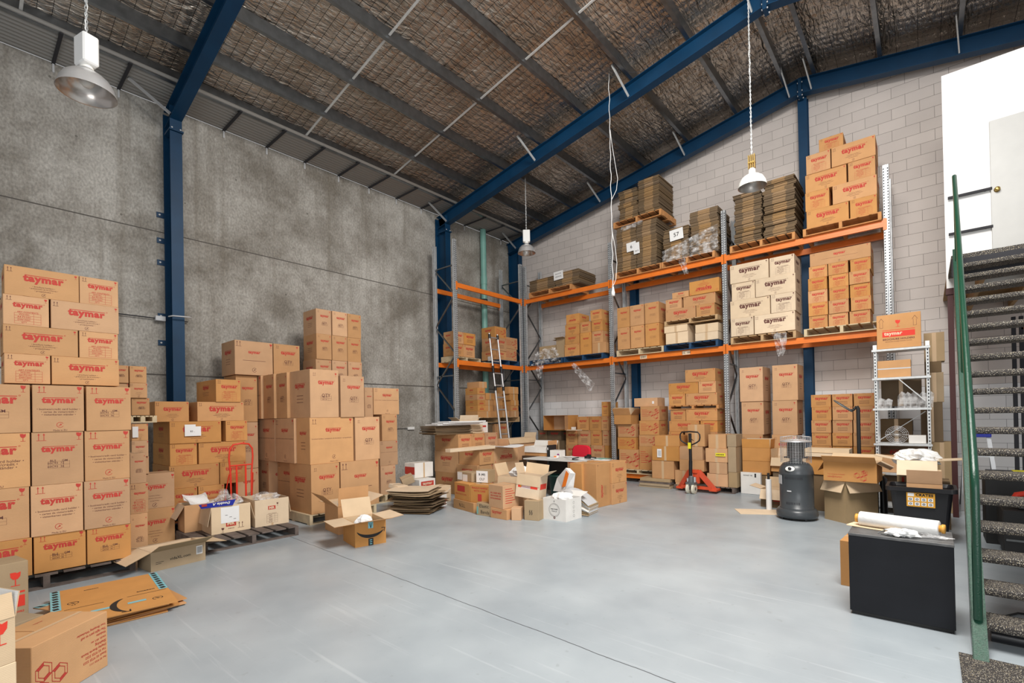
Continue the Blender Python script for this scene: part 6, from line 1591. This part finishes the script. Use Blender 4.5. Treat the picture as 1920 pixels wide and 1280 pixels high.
m = MB(); m.box(-.03, .03, -.004, 0, 0, .018, GREYL, Matrix.Translation((-.055, -.218, .42)) @ Matrix.Rotation(-R_(14), 4, 'Z')); m.build('badge', ht)
m = MB(); m.lathe([(.12, .90), (.155, .905), (.155, .915), (.118, .92), (.115, .925), (.115, 1.13), (0, 1.13)], plain('emitter_dark_mesh', (.02, .014, .012), .7, bump=.5, bscale=220), 36); m.build('emitter', ht)
m = MB(); m.lathe([(0, 1.175), (.10, 1.17), (.19, 1.15), (.205, 1.145), (.205, 1.155), (.10, 1.185), (0, 1.19)], CHROME, 40); m.build('reflector', ht)
m = MB()
for i in range(36): a = 2 * PI * i / 36; m.cyl((.20 * math.cos(a), .20 * math.sin(a), .83), (.20 * math.cos(a), .20 * math.sin(a), 1.215), .0016, ALU, 4, caps=False)
for k in range(19): z_ = .85 + k * .0205; m.tube([(.20 * math.cos(2 * PI * i / 36), .20 * math.sin(2 * PI * i / 36), z_) for i in range(36)], .0016, ALU, 4, closed=True)
for i in range(6): a = PI * i / 6; m.tube([(.20 * math.cos(a) * q, .20 * math.sin(a) * q, 1.215 + .02 * (1 - q * q)) for q in (-1, -.5, 0, .5, 1)], .0025, ALU, 5)
m.build('wire_guard', ht)

# ------------------------------------------------------------------ pallet jack
pj = thing('pallet_jack', 'red hand pallet jack with black loop handle and cream wheels', 'pallet jack', (-3.58, 9.56, 0), -R_(3))
for s in (-.055, .055):
    m = MB(); Mx = Matrix.Translation((s, 0, .10)) @ Matrix.Rotation(PI / 2, 4, 'Y'); m.lathe([(.035, -.028), (.07, -.028), (.085, -.016), (.085, .016), (.07, .028), (.035, .028)], CREAM, 28, Mx); m.lathe([(.10, -.022), (.085, -.026), (.085, .026), (.10, .022), (.10, -.022)], CREAM, 28, Mx); m.lathe([(0, -.03), (.03, -.03), (.035, -.02), (.035, .02), (.03, .03), (0, .03)], GREY, 16, Mx); m.build('steering_wheel', pj)
m = MB(); m.cyl((0, 0, .16), (0, 0, .34), .055, GREY, 18); m.cyl((0, .0, .34), (0, 0, .40), .035, ALU, 16); m.box(-.09, .09, -.06, .10, .19, .23, GREY); m.cyl((.06, .03, .20), (.06, .03, .33), .028, ALU, 12); m.cyl((-.05, -.05, .24), (-.05, -.05, .31), .018, ALU, 10); m.build('hydraulic_pump', pj)
m = MB(); m.cyl((0, -.02, .36), (.02, -.05, .66), .034, BLKP, 14); m.cyl((.02, -.05, .66), (.035, -.09, 1.20), .030, BLKP, 14); m.build('handle_shaft', pj)
m = MB(); hz = 1.22; hp = [(.03, .90 + .06), (-.10, 1.02), (-.155, 1.06), (-.17, 1.12), (-.165, 1.18), (-.13, 1.225), (.03, 1.235), (.19, 1.225), (.225, 1.18), (.23, 1.12), (.215, 1.06), (.16, 1.02), (.035, .96)]
m.tube([(x, -.085, z) for x, z in hp], .014, BLKP, 10); m.cyl((.04, -.09, 1.10), (.11, -.10, 1.06), .007, BLKP, 8); m.build('loop_handle', pj)
m = MB(); m.box(-.03, .03, -.128, -.122, .90, 1.02, YEL, Matrix.Translation((.028, .015, 0))); m.build('warning_label', pj)
m = MB()
m.beam((-.06, .10, .44), (.10, .10, .44), .10, .06, REDJ); m.add([(-.10, .08, .20), (.12, .08, .20), (.12, .08, .46), (-.10, .08, .46), (-.10, .14, .20), (.12, .14, .20), (.12, .14, .46), (-.10, .14, .46)], [(0, 1, 2, 3), (7, 6, 5, 4), (0, 4, 5, 1), (1, 5, 6, 2), (2, 6, 7, 3), (3, 7, 4, 0)], REDJ)
m.beam((-.08, .12, .42), (-.34, .26, .07), .09, .05, REDJ, up=(0, -1, .3)); m.beam((.10, .12, .44), (.36, .26, .07), .10, .05, REDJ, up=(0, -1, .3)); m.beam((-.30, .22, .10), (.32, .22, .10), .05, .06, REDJ)
m.build('lifting_frame', pj)
for x in (-.34, .34):
    m = MB(); m.box(x - .075, x + .075, .20, .42, .045, .09, REDJ, ch=.006); m.build('fork', pj)

# ------------------------------------------------------------------ hand truck
hk = thing('hand_truck', 'bright red tubular hand truck standing before the carton stack', 'hand truck', (-8.02, 2.88, 0), R_(90))
m = MB(); w2 = .16
lp = [(-w2 + .02, 0, .05), (-w2 + .01, 0, .80), (-w2 - .01, .0, 1.05), (-w2 + .0, -.01, 1.18), (-w2 + .05, -.015, 1.25), (0, -.02, 1.265), (w2 - .05, -.015, 1.25), (w2, -.01, 1.18), (w2 + .01, 0, 1.05), (w2 - .01, 0, .80), (w2 - .02, 0, .05)]
m.tube(lp, .013, REDP, 10); m.cyl((-w2 + .01, 0, .93), (w2 - .01, 0, .93), .011, REDP, 8); m.cyl((-w2 + .01, 0, .35), (w2 - .01, 0, .35), .011, REDP, 8); m.build('tube_frame', hk)
m = MB()
for x in (-.065, .065): m.box(x - .012, x + .012, -.005, .005, .20, .93, REDP)
m.build('inner_bars', hk)
m = MB()
for s in (-1, 1): m.tube([(s * (w2 + .01), 0, .80), (s * (w2 + .03), .08, .55), (s * (w2 + .03), .13, .22)], .009, REDP, 8)
m.build('side_brace', hk)
m = MB(); m.box(-.20, .20, -.18, .0, .01, .016, REDP); m.build('toe_plate', hk)
for s in (-1, 1):
    m = MB(); m.lathe([(0, -.03), (.06, -.03), (.10, -.022), (.11, 0), (.10, .022), (.06, .03), (0, .03)], BLKM, 22, Matrix.Translation((s * .205, .13, .11)) @ Matrix.Rotation(PI / 2, 4, 'Y')); m.build('wheel', hk)

# ------------------------------------------------------------------ telescopic ladder
ld = thing('telescopic_ladder', 'aluminium telescopic ladder leaning against the short rack', 'ladder', (-7.97, 9.10, 0)); 
top = Vector((-.52, .05, 3.75)); hw = .155
for s in (-1, 1):
    m = MB()
    for a, b, r_ in ((0, .30, .028), (.30, .62, .025), (.62, 1, .022)): m.cyl(tuple(top * a + Vector((0, s * hw, 0))), tuple(top * b + Vector((0, s * hw, 0))), r_, ALU, 12)
    m.build('stile', ld)
m = MB()
for i in range(12): m = MB(); q = top * (.06 + .083 * i); m.cyl((q.x, q.y - hw, q.z), (q.x, q.y + hw, q.z), .017, ALU, 8); m.build('rung', ld)
for a in (.62, .74, .76, .98):
    for s in (-1, 1): m = MB(); q = top * a; m.cyl((q.x, q.y + s * hw, q.z - .06), (q.x, q.y + s * hw, q.z + .05), .034, BLKP, 12); m.build('lock_collar', ld)

# ------------------------------------------------------------------ pipe, sensor, conduit, cords, lamps
pg = thing('drain_pipe', 'pale sea-green drain pipe fixed to the concrete wall', 'pipe', (-9.56, 9.95, 0))
m = MB(); m.cyl((0, 0, 0), (0, 0, 6.97), .085, PIPEG, 24); m.build('pipe_run', pg)
m = MB(); m.cyl((0, 0, 5.40), (0, 0, 5.62), .094, PIPEG, 24); m.build('coupling', pg); m = MB(); m.cyl((0, 0, 4.93), (0, 0, 4.97), .098, HOLE, 20); m.box(-.13, -.06, -.14, .14, 4.93, 4.97, HOLE); m.build('clamp', pg)
r = thing('power_outlet', 'small white surface socket on the concrete wall with short cable', 'socket', (-9.71, 7.28, 1.32)); m = MB(); m.box(0, .05, 0, .20, 0, .07, PAINTW, ch=.006); m.build('socket_box', r); m = MB(); m.tube([(.02, 0, .03), (.015, -.12, .035), (.015, -.5, .03)], .006, HOLE, 6); m.build('cable', r)
r = thing('conduit', 'thin dark conduit line with white junction by the blue column', 'conduit', (-9.66, 1.2, 3.36)); m = MB(); m.cyl((0, -1.5, .0), (0, .98, -.02), .009, HOLE, 8); m.cyl((0, 1.28, -.02), (0, 1.45, -.02), .009, HOLE, 8); m.build('conduit_run', r); m = MB(); m.box(-.03, .05, .98, 1.12, -.06, .02, GREYL, ch=.005); m.build('junction_box', r)
m = MB(); m.tube([(.30, 1.10, -.02), (.46, 1.12, -.03), (.46, 1.35, -.02), (.30, 1.42, 0)], .011, GREYL, 8); m.build('flex_cable', r)
def pendant(name, label, x, y, z, top, kind, rot=0., tilt=0.):
    r = thing(name, label, 'lamp', (x, y, z), rot)
    S = .21
    m = MB()
    if kind == 'bell':
        m.lathe([(.215, 0), (.212, .012), (.205, .03), (.19, .085), (.165, .135), (.125, .175), (.075, .20), (.045, .21), (.045, .235), (0, .235)], CHROME, 40)
        m.lathe([(.215, 0), (.205, .004), (.185, .085), (.160, .132), (.12, .17), (.07, .195), (0, .20)][::-1], plain('reflector_inner', (.55, .50, .46), .25, metal=.9), 40)
        m.build('shade', r)
        m = MB(); m.lathe([(0, .06), (.03, .065), (.05, .09), (.052, .12), (.035, .16), (.022, .19)], BULB, 20); m.build('bulb', r)
        m = MB(); m.cyl((0, 0, .235), (0, 0, .265), .05, LAMPW, 18); m.box(-.085, .085, -.06, .06, .265, .55, PAINTW, ch=.012); m.build('ballast_box', r); zc = .55
    else:
        m.lathe([(.205, 0), (.203, .02), (.19, .075), (.155, .14), (.11, .175), (.07, .19), (.052, .20), (.048, .27), (.035, .29), (0, .29)], LAMPW, 40)
        m.lathe([(.205, 0), (.197, .006), (.182, .07), (.15, .13), (.10, .165), (0, .175)][::-1], plain('reflector_inner_dull', (.42, .39, .36), .35, metal=.8), 40)
        m.build('shade', r); m = MB(); m.lathe([(0, .07), (.03, .075), (.045, .10), (.03, .15)], BULB, 20); m.build('bulb', r)
        m = MB()
        for a in (-.042, -.014, .014, .042): m.box(a - .006, a + .006, -.03, .03, .29, .50, BRASS)
        m.box(-.05, .05, -.035, .035, .37, .39, BRASS); m.build('brass_fins', r); zc = .50
    m = MB(); z_ = zc; k = 0; H_ = top - z
    while z_ < H_:
        m.tube([(.011 * math.cos(a) * (1 if k % 2 else 0), .011 * math.cos(a) * (0 if k % 2 else 1), z_ + .02 + .024 * math.sin(a)) for a in [2 * PI * i / 8 for i in range(8)]], .0032, GALVL, 4, closed=True); z_ += .034; k += 1
    m.build('chain', r)
    m = MB(); m.tube([(.010 * math.sin(q * 3), .012 * math.cos(q * 2.3), zc + (H_ - zc) * q / 20) for q in range(21)], .004, WHITE, 6); m.build('power_cord', r)
    return r
pendant('pendant_lamp', 'polished bell pendant lamp with white box, close at upper left', -6.15, .866, 4.83, zb(-6.15) + .31, 'bell', R_(15)).scale = (1.09, 1.09, 1)
pendant('pendant_lamp', 'polished bell pendant lamp hanging before the rack corner', -7.19, 8.98, 5.50, zb(-7.19) + .31, 'bell', R_(40))
pendant('pendant_lamp', 'white enamel pendant lamp with brass neck by the ridge', -1.99, 8.12, 5.09, zb(-1.99) + .31, 'white')
r = thing('extension_cord', 'white cord with plug socket hanging from roof to rack beam', 'cord', (-4.37, 8.0, 0)); rd = random.Random(2)
m = MB(); m.tube([(.008 * math.sin(k * 1.7), .008 * math.cos(k * 1.3), 7.95 - (7.95 - 3.98) * k / 40) for k in range(41)], .0055, WHITE, 7)
m.tube([(.0, .01, 6.9), (.03, .02, 6.6), (.09, .02, 6.2), (.13, .02, 5.95), (.10, .02, 5.75), (.01, .01, 5.6)], .0042, WHITE, 7); m.tube([(.0, .01, 5.0), (.05, .02, 4.7), (.08, .02, 4.4), (.05, .02, 4.1), (.0, .01, 3.99)], .0042, WHITE, 7); m.build('cord', r)
m = MB(); m.lathe([(0, 0), (.032, 0), (.034, .06), (.024, .10), (.014, .17), (0, .18)], PAINTW, 18, Matrix.Translation((0, 0, 3.80))); m.build('socket', r)
for k, (xx, yy) in enumerate(((-5.1, 8.2), (-4.02, 8.15), (-6.18, 8.2))):
    m = MB(); zz = zb(xx) + .30; m.tube([(0, -.45, zz + .12), (.04, -.3, zz - .02), (.10, -.2, zz - .12), (.28, -.12, zz - .14), (.45, -.05, zz - .02), (.62, .0, zz + .10)], .0045, HOLE, 6)
    tag(m.build('loose_cable', None, (xx, yy, 0)), 'grey cable looping beside the middle rafter, loop %d from the ridge' % (2, 1, 3)[k], 'cable', 'loose cables at the rafter')

# ------------------------------------------------------------------ slotted shelf unit
sh = thing('shelf_unit', 'narrow galvanised slotted shelf unit in front of the rack end', 'shelf', (-.62, 9.36, 0))
W2, D2 = .66, .42
for x, y in ((0, 0), (W2 - .04, 0), (0, D2 - .04), (W2 - .04, D2 - .04)):
    m = MB(); m.box(x, x + .04, y, y + .003, 0, 2.56, GALVL); m.box(x if x < .3 else x + .037, (x if x < .3 else x + .037) + .003, y, y + .04, 0, 2.56, GALVL)
    if y == 0:
        for k in range(50): m.box(x + .013, x + .027, -.001, 0, .06 + k * .05, .085 + k * .05, HOLE)
    m.build('post', sh)
for z_ in (.10, .60, 1.05, 1.59, 2.06, 2.50):
    m = MB(); m.box(0, W2, 0, D2, z_, z_ + .028, GALVL if z_ != 2.50 else GALV); m.box(-.02, W2 + .01, -.02, -.001, z_ - .004, z_ + .026, GALVL); m.build('shelf_board', sh)
m = MB(); m.beam((.02, D2 - .03, 1.10), (.60, D2 - .03, 1.56), .03, .012, GALVL); m.beam((.30, .0, 2.06), (.60, .0, 1.72), .03, .012, GALVL); m.build('diagonal_brace', sh)
for x in (0, W2 - .04): m = MB(); m.box(x - .004, x + .044, -.006, .044, 2.53, 2.60, PAINTW) if x < .1 else m.box(x - .004, x + .044, -.006, .044, 2.53, 2.60, PAINTW); m.build('post_cap', sh)
def bro(m, F):
    glass(m, F, F.W * .49, F.H * .62, F.H * .20, RED2); prect(m, F, F.W * .13, F.W * .87, F.H * .34, F.H * .50, RED2); prect(m, F, F.W * .13, F.W * .87, F.H * .53, F.H * .545, RED2)
    G = Face(F.o, F.u, F.v, F.W, F.H, F.eps * 2); ptext(m, G, 'taymar', F.W * .38, F.H * .42, width=F.W * .42, mat=CBP, bold=.04); ptext(m, F, 'BROCHURE HOLDERS', F.W * .5, F.H * .27, width=F.W * .72, mat=DRK, bold=.03); ptext(m, F, 'BROCHURE HOLDERS MADE BY TAYMAR', F.W * .5, F.H * .20, width=F.W * .6, mat=DRK)
    for k in (.11, .87): pstroke(m, F, [(F.W * (k - .06), F.H * .80), (F.W * k, F.H * .90), (F.W * (k + .06), F.H * .80)], .004, DRK); pstroke(m, F, [(F.W * (k - .035), F.H * .80), (F.W * (k - .035), F.H * .62), (F.W * (k + .035), F.H * .62), (F.W * (k + .035), F.H * .80)], .003, DRK, False)
simple((-.572, 9.38, 2.532), 0, .525, .42, .52, 'carton with wine glass and red banner on top of shelf unit', CBW, bro)
simple((-.575, 9.408, 2.091), 0, .40, .34, .26, 'small brown string-tied carton on the upper shelf', CB, Rr(0, 1, .48, .55, GREYL))
open_carton((-.20, 9.33, 2.09), 0, .25, .35, .02, 'flat opened carton piece on the upper shelf', {'f': 95}, CBW, None, ll=.2) if False else None
simple((-.55, 9.50, 1.88), 0, .56, .26, .17, 'brown carton wedged under the upper shelf', CBD) if False else None
rd = random.Random(8)
for i, x in enumerate((-.60, -.50, -.34, -.27, -.20, -.10, -.02)):
    hgt = (.16, .15, .25, .24, .25, .24, .25)[i]
    m = MB(); vs = []; n = 6
    m.add([(0, 0, 0), (.085, 0, 0), (.105, 0, hgt * .8), (.05, 0, hgt), (.0, 0, hgt * .7), (0, .22, 0), (.085, .22, 0), (.105, .22, hgt * .8), (.05, .22, hgt), (.0, .22, hgt * .7)], [(0, 1, 2, 3, 4), (9, 8, 7, 6, 5), (0, 5, 6, 1), (1, 6, 7, 2), (2, 7, 8, 3), (3, 8, 9, 4), (4, 9, 5, 0)], CLEAR)
    tag(m.build('plastic_packet', None, (x, 9.40, 1.62), rd.uniform(-.08, .08)), 'clear wrapped packet on the middle shelf, %s from left' % ('first', 'second', 'third', 'fourth', 'fifth', 'sixth', 'seventh')[i], 'packet', 'clear packets on the middle shelf')
wb = thing('wire_guard', 'round wire basket guard standing on the lower shelf', 'wire guard', (-.36, 9.45, 1.21)); m = MB()
for q in (1, .85, .7, .55): m.tube([(.14 * q * math.cos(a), 0 + .02 * (1 - q), .13 * q * math.sin(a)) for a in [2 * PI * i / 24 for i in range(24)]], .003, ALU, 5, closed=True)
for i in range(8): a = PI * i / 8; m.cyl((.14 * math.cos(a), 0, .13 * math.sin(a)), (-.14 * math.cos(a), 0, -.13 * math.sin(a)), .002, ALU, 4)
m.build('wire_loops', wb)
for q in ((-.02, 9.95, 2.33, .24, .45, 'tan carton sticking out high behind the shelf unit'), (-.02, 9.95, 1.70, .22, .46, 'darker tan carton below the one behind the shelf unit'), (-.56, 9.84, 1.65, .50, .44, 'large brown carton seen through the shelf unit'), (-.58, 9.86, 1.085, .40, .36, 'brown carton seen through the lower shelf gap'), (-.08, 9.90, 1.085, .26, .613, 'dark carton column at the shelf unit edge')):
    carton(q[3], .35, q[4], 'N', (q[0], q[1], q[2]), 0, q[5], None, True, CBG if 'tan' in q[5] else CBD)
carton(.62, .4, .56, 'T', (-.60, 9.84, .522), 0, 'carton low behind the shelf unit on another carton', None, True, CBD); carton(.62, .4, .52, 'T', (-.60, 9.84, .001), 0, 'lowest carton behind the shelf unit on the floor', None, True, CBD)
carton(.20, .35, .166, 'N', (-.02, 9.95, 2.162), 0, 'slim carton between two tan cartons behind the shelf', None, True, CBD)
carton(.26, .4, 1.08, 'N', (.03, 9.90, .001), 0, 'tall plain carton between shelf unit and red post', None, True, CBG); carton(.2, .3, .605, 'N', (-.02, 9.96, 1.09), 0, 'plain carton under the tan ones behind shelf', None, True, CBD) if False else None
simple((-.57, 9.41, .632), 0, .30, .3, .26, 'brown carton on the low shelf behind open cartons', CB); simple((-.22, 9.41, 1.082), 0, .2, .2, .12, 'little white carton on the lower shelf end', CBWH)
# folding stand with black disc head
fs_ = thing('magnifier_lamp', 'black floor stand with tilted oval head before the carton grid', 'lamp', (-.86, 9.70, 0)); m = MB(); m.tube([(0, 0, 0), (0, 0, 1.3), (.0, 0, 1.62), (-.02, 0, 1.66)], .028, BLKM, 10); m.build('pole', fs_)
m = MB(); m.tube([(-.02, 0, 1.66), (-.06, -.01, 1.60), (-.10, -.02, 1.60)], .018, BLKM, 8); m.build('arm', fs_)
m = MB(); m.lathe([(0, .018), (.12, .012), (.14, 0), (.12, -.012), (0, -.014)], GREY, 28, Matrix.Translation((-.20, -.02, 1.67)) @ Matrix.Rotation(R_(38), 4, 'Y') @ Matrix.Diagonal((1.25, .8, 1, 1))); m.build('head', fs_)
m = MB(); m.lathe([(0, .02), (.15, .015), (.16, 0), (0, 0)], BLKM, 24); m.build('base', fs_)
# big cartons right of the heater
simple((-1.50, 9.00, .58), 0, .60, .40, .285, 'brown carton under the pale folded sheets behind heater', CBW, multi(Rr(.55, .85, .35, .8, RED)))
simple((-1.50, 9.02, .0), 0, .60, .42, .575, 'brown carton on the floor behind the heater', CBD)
for i in range(2): sheet('flattened_carton', '%s pale folded sheet on the carton behind the heater' % ('lower', 'upper')[i], 'cardboard', (-1.52, 8.95 + .02 * i, .87 + .062 * i), 0, .60, .42, .055, CBP, .004, 'pale folded sheets behind heater')
open_carton((-1.18, 8.42, 0), -R_(38), .36, .55, .59, 'tall olive-brown open carton with drooping flaps right of heater', {'f': 155, 'l': 150, 'r': 155, 'b': 60}, CBG, None, None, multi(Rr(.25, .55, .12, .30, CBG)), ll=.17)
open_carton((-1.15, 8.18, .60), -R_(4), .62, .46, .27, 'wide open carton with red text and curled flap on olive carton', {'b': 60, 'f': 55, 'r': 120, 'l': 150}, CBW, multi(T('Your shopping wholesaler', .25, .35, .34, RED), T('sales@displays', .22, .22, .28, RED), lambda m, F: honeycomb(m, F, F.W * .72, F.H * .38, .05, RED, RED)), ll=.16)
m = MB(); m.tube([(0, 0, .0), (0, 0, .50), (.02, 0, .60), (.06, .02, .64), (.10, .04, .60), (.10, .04, .1)], .045, BLKP, 12); tag(m.build('vacuum_hose', None, (-.60, 8.75, 0)), 'thick black curved hose between the olive carton and the tub', 'hose')
m = MB(); m.lathe([(0, 0), (.13, 0), (.14, .45), (.10, .50), (0, .50)], BLKP, 24); tag(m.build('vacuum_drum', None, (-.72, 9.02, 0)), 'black drum in shadow behind the thick hose', 'vacuum')
# black tub
tb = thing('storage_tub', 'large black plastic tub with orange CRATES label', 'tub', (-.08, 7.75, 0))
m = MB()
def rr(w_, d_, r_, z_, n=6):
    P = []
    for cx, cy, a0 in ((w_ / 2 - r_, -d_ / 2 + r_, -PI / 2), (w_ / 2 - r_, d_ / 2 - r_, 0), (-w_ / 2 + r_, d_ / 2 - r_, PI / 2), (-w_ / 2 + r_, -d_ / 2 + r_, PI)):
        for k in range(n): a = a0 + PI / 2 * k / (n - 1); P.append((cx + r_ * math.cos(a), cy + r_ * math.sin(a), z_))
    return P
rings = [rr(.46, .36, .05, .01), rr(.58, .46, .06, .60), rr(.66, .54, .06, .61), rr(.66, .54, .06, .66), rr(.60, .48, .06, .66), rr(.57, .45, .06, .62), rr(.45, .35, .05, .03)]
vs = sum(rings, []); n = 24; m.add(vs, [(k * n + i, k * n + (i + 1) % n, (k + 1) * n + (i + 1) % n, (k + 1) * n + i) for k in range(6) for i in range(n)] + [tuple(range(n - 1, -1, -1)), tuple(range(6 * n, 7 * n))], BLKP); m.build('tub_body', tb)
m = MB(); LW, LH = .26, .17; Mx = Matrix.Translation((-.13, -.232, .43)) @ Matrix.Rotation(R_(4.8), 4, 'X'); m.box(0, LW, -.006, 0, 0, LH, plain('label_orange_yellow', (.75, .36, .03), .5), Mx)
F = Face((0, -.007, 0), (1, 0, 0), (0, 0, 1), LW, LH, 0); q = MB(); ptext(q, F, 'CRATES', .165, .145, width=.16, mat=BLK, bold=.05); prect(q, F, .012, .07, .125, .165, WHITE)
for i in range(4):
    for j in range(2): prect(q, F, .014 + .061 * i, .060 + .061 * i, .015 + .055 * j, .055 + .055 * j, WHITE); ring(q, Face((0, -.008, 0), (1, 0, 0), (0, 0, 1), LW, LH, 0), .037 + .061 * i, .035 + .055 * j, .010, .006, BLK, n=8)
for v, f, k, s_ in zip([None] * len(q.f), q.f, q.fm, q.sm): m.add([q.v[i] for i in f], [tuple(range(len(f)))], q.mats[k], False, Mx)
m.build('label', tb)
open_carton((-.21, 7.62, .18), 0, .33, .28, .52, 'plain brown carton standing inside the black tub', {'b': 30, 'f': 8}, CB, Rr(0, 1, .62, .64, CBP), ll=.16)
open_carton((-.315, 8.03, .42), 0, .40, .36, .52, 'open carton with red banner and outspread flaps above the tub', {'l': 78, 'r': 84, 'f': 138, 'b': 70}, CBG, multi(Rr(.14, .88, .62, .84, RED), lambda m, F: ptext(m, Face(F.o, F.u, F.v, F.W, F.H, F.eps * 2), 'taymar', F.W * .38, F.H * .73, width=F.W * .42, mat=CBP, bold=.03), Rr(.12, .18, .1, .58, RED)), ll=.24, inner=CBP)
simple((-.34, 8.02, 0), 0, .46, .40, .415, 'carton beneath the outspread-flap carton behind the tub', CBD)
crumple('bubble_wrap', 'big heap of white bubble wrap spilling from the outspread-flap carton', 'packing', (-.12, 8.20, .84), .22, .17, .23, FILM, 61, 34, .32, .10)
simple((.06, 8.55, 0), 0, .15, .5, .62, 'brown carton tucked beside the green stringer', CBD); simple((-.62, 8.95, 0), 0, .5, .3, .55, 'tan carton behind the tub near the shelf foot', CB) if False else None

# ------------------------------------------------------------------ charcoal cabinet and film roll
cb = thing('cabinet', 'charcoal grey cabinet on the floor beside the green stringer', 'cabinet', (-.49, 4.60, 0), 0)
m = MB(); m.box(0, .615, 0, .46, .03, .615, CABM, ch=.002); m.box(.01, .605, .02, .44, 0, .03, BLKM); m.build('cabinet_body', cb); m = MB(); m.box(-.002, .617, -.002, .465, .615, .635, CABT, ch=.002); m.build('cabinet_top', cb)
sheet('cardboard_sheet', 'tan cardboard offcut under the film roll on the cabinet', 'cardboard', (-.53, 4.86, .637), -R_(14), .36, .16, .006, CBP, .004)
fr = thing('stretch_film_roll', 'big roll of white stretch film lying on the cabinet', 'film roll', (-.44, 4.92, .70), -R_(12)); m = MB(); Mx = Matrix.Rotation(PI / 2, 4, 'Y'); m.lathe([(.02, 0), (.055, 0), (.058, .003), (.058, .50), (.055, .503), (.02, .503)], FILM, 36, Mx); m.build('film', fr); m = MB(); m.lathe([(0, -.03), (.034, -.03), (.034, -.015), (.026, -.012), (.026, .515), (.034, .518), (.034, .535), (0, .535)], plain('core_orange_plastic', (.72, .36, .06), .45), 24, Mx); m.build('core', fr)
crumple('plastic_wrap', 'torn white plastic scraps on the front edge of the cabinet', 'plastic scraps', (-.165, 4.68, .636), .085, .055, .055, FILM, 71, 22, .6, .3)
crumple('plastic_wrap', 'clear plastic scrap beneath the film roll end', 'plastic scraps', (-.02, 4.74, .636), .10, .035, .03, CLEAR, 73, 20, .6, .3)
m = MB(); m.tube([(0, 0, .004), (.05, .02, .03), (.09, .0, .035), (.13, -.03, .006), (.08, -.05, .004), (.02, -.02, .004)], .004, GREY, 6); tag(m.build('strapping_loop', None, (-.31, 4.70, .636)), 'loop of grey strapping by the torn plastic scraps', 'strap')
simple((-.63, 5.30, 0), -R_(4), .30, .42, .41, 'warm brown carton half hidden behind the charcoal cabinet', CBW, Rr(.55, .9, .6, .7, RED))

# ------------------------------------------------------------------ things under and beyond the stairs
sl = thing('step_ladder', 'aluminium step ladder with blue top behind the stairs', 'step ladder', (.44, 10.45, 0)); m = MB(); m.box(0, .30, -.05, .10, 1.14, 1.20, BLUEB, ch=.008); m.build('top_cap', sl)
for x, dx in ((.01, -.06), (.27, .10)):
    m = MB(); m.beam((x, 0, 1.14), (x + dx, -.22, 0), .05, .02, ALU, up=(0, 1, 0)); m.build('front_rail', sl); m = MB(); m.beam((x, .05, 1.14), (x + dx, .50, 0), .03, .02, GREY, up=(0, 1, 0)); m.build('rear_rail', sl)
m = MB()
for i in range(3): q = 1 - (.25 + .27 * i); m.box(.01 - .06 * (1 - q), .28 + .10 * (1 - q), -.26 * (1 - q), -.26 * (1 - q) + .08, 1.14 * q - .02, 1.14 * q + .01, ALU)
m.build('steps', sl)
r = thing('mesh_rack', 'dark rack frame with orange beam seen between the treads', 'rack', (.98, 10.35, 0)); 
for x in (0, .08):
    m = MB(); m.box(x, x + .045, 0, .06, 0, 2.95, HOLE); m.build('rack_post', r)
m = MB(); m.box(.10, 2.2, 0, .05, 2.75, 2.88, ORANGE); m.build('rack_beam', r)
m = MB()
for k in range(40): m.box(.10, 2.2, .05, .054, .2 + k * .065, .206 + k * .065, GREY)
for k in range(32): m.box(.10 + k * .065, .106 + k * .065, .05, .054, .2, 2.75, GREY)
m.build('wire_mesh', r)
r = thing('tool_trolley', 'black trolley box in shadow beyond the lower treads', 'trolley', (.58, 7.2, 0)); m = MB(); m.box(0, .9, 0, .6, .08, .52, BLKM, ch=.01); m.build('trolley_body', r); m = MB(); m.box(.02, .88, -.01, 0, .2, .22, GREY); m.build('trim_strip', r)
r = thing('compressor', 'red power tool case on the black trolley behind stairs', 'tool', (.66, 7.35, .521)); m = MB(); m.tube([(0, 0, .06), (.04, 0, .15), (.15, 0, .18), (.28, 0, .16), (.32, 0, .06)], .03, REDP, 10); m.box(.04, .30, -.05, .12, 0, .10, BLKP, ch=.01); m.build('tool_body', r)
r = thing('screwdriver', 'yellow handled tool on the shelf beyond the treads', 'tool', (.62, 8.15, .82)); m = MB(); m.cyl((.12, 0, .02), (.30, 0, .02), .02, YEL, 12); m.build('handle', r); m = MB(); m.box(-.1, .13, -.02, .06, 0, .03, BLKP); m.build('blade', r)
simple((.50, 7.95, 0), 0, 1.0, .45, .815, 'dark cupboard under the yellow handled tool', BLKM, name='cupboard', cat='cupboard')
r = thing('power_lead', 'red and black power lead coiled on the floor under the stairs', 'lead', (.35, 5.1, 0)); m = MB(); m.tube([(0, 0, .01), (.15, .25, .01), (.35, .30, .012), (.50, .10, .01), (.42, -.10, .01), (.18, -.12, .01)], .008, BLKM, 6); m.build('cable', r); m = MB(); m.box(.22, .34, .24, .30, 0, .05, REDP, ch=.01); m.build('plug_block', r)
m = MB(); m.cyl((.30, 4.62, .05), (1.4, 4.62, .05), .045, BLKP, 14); tag(m.build('black_pipe', None), 'black glossy pipe lying on the floor under the lowest treads', 'pipe')
"""end"""
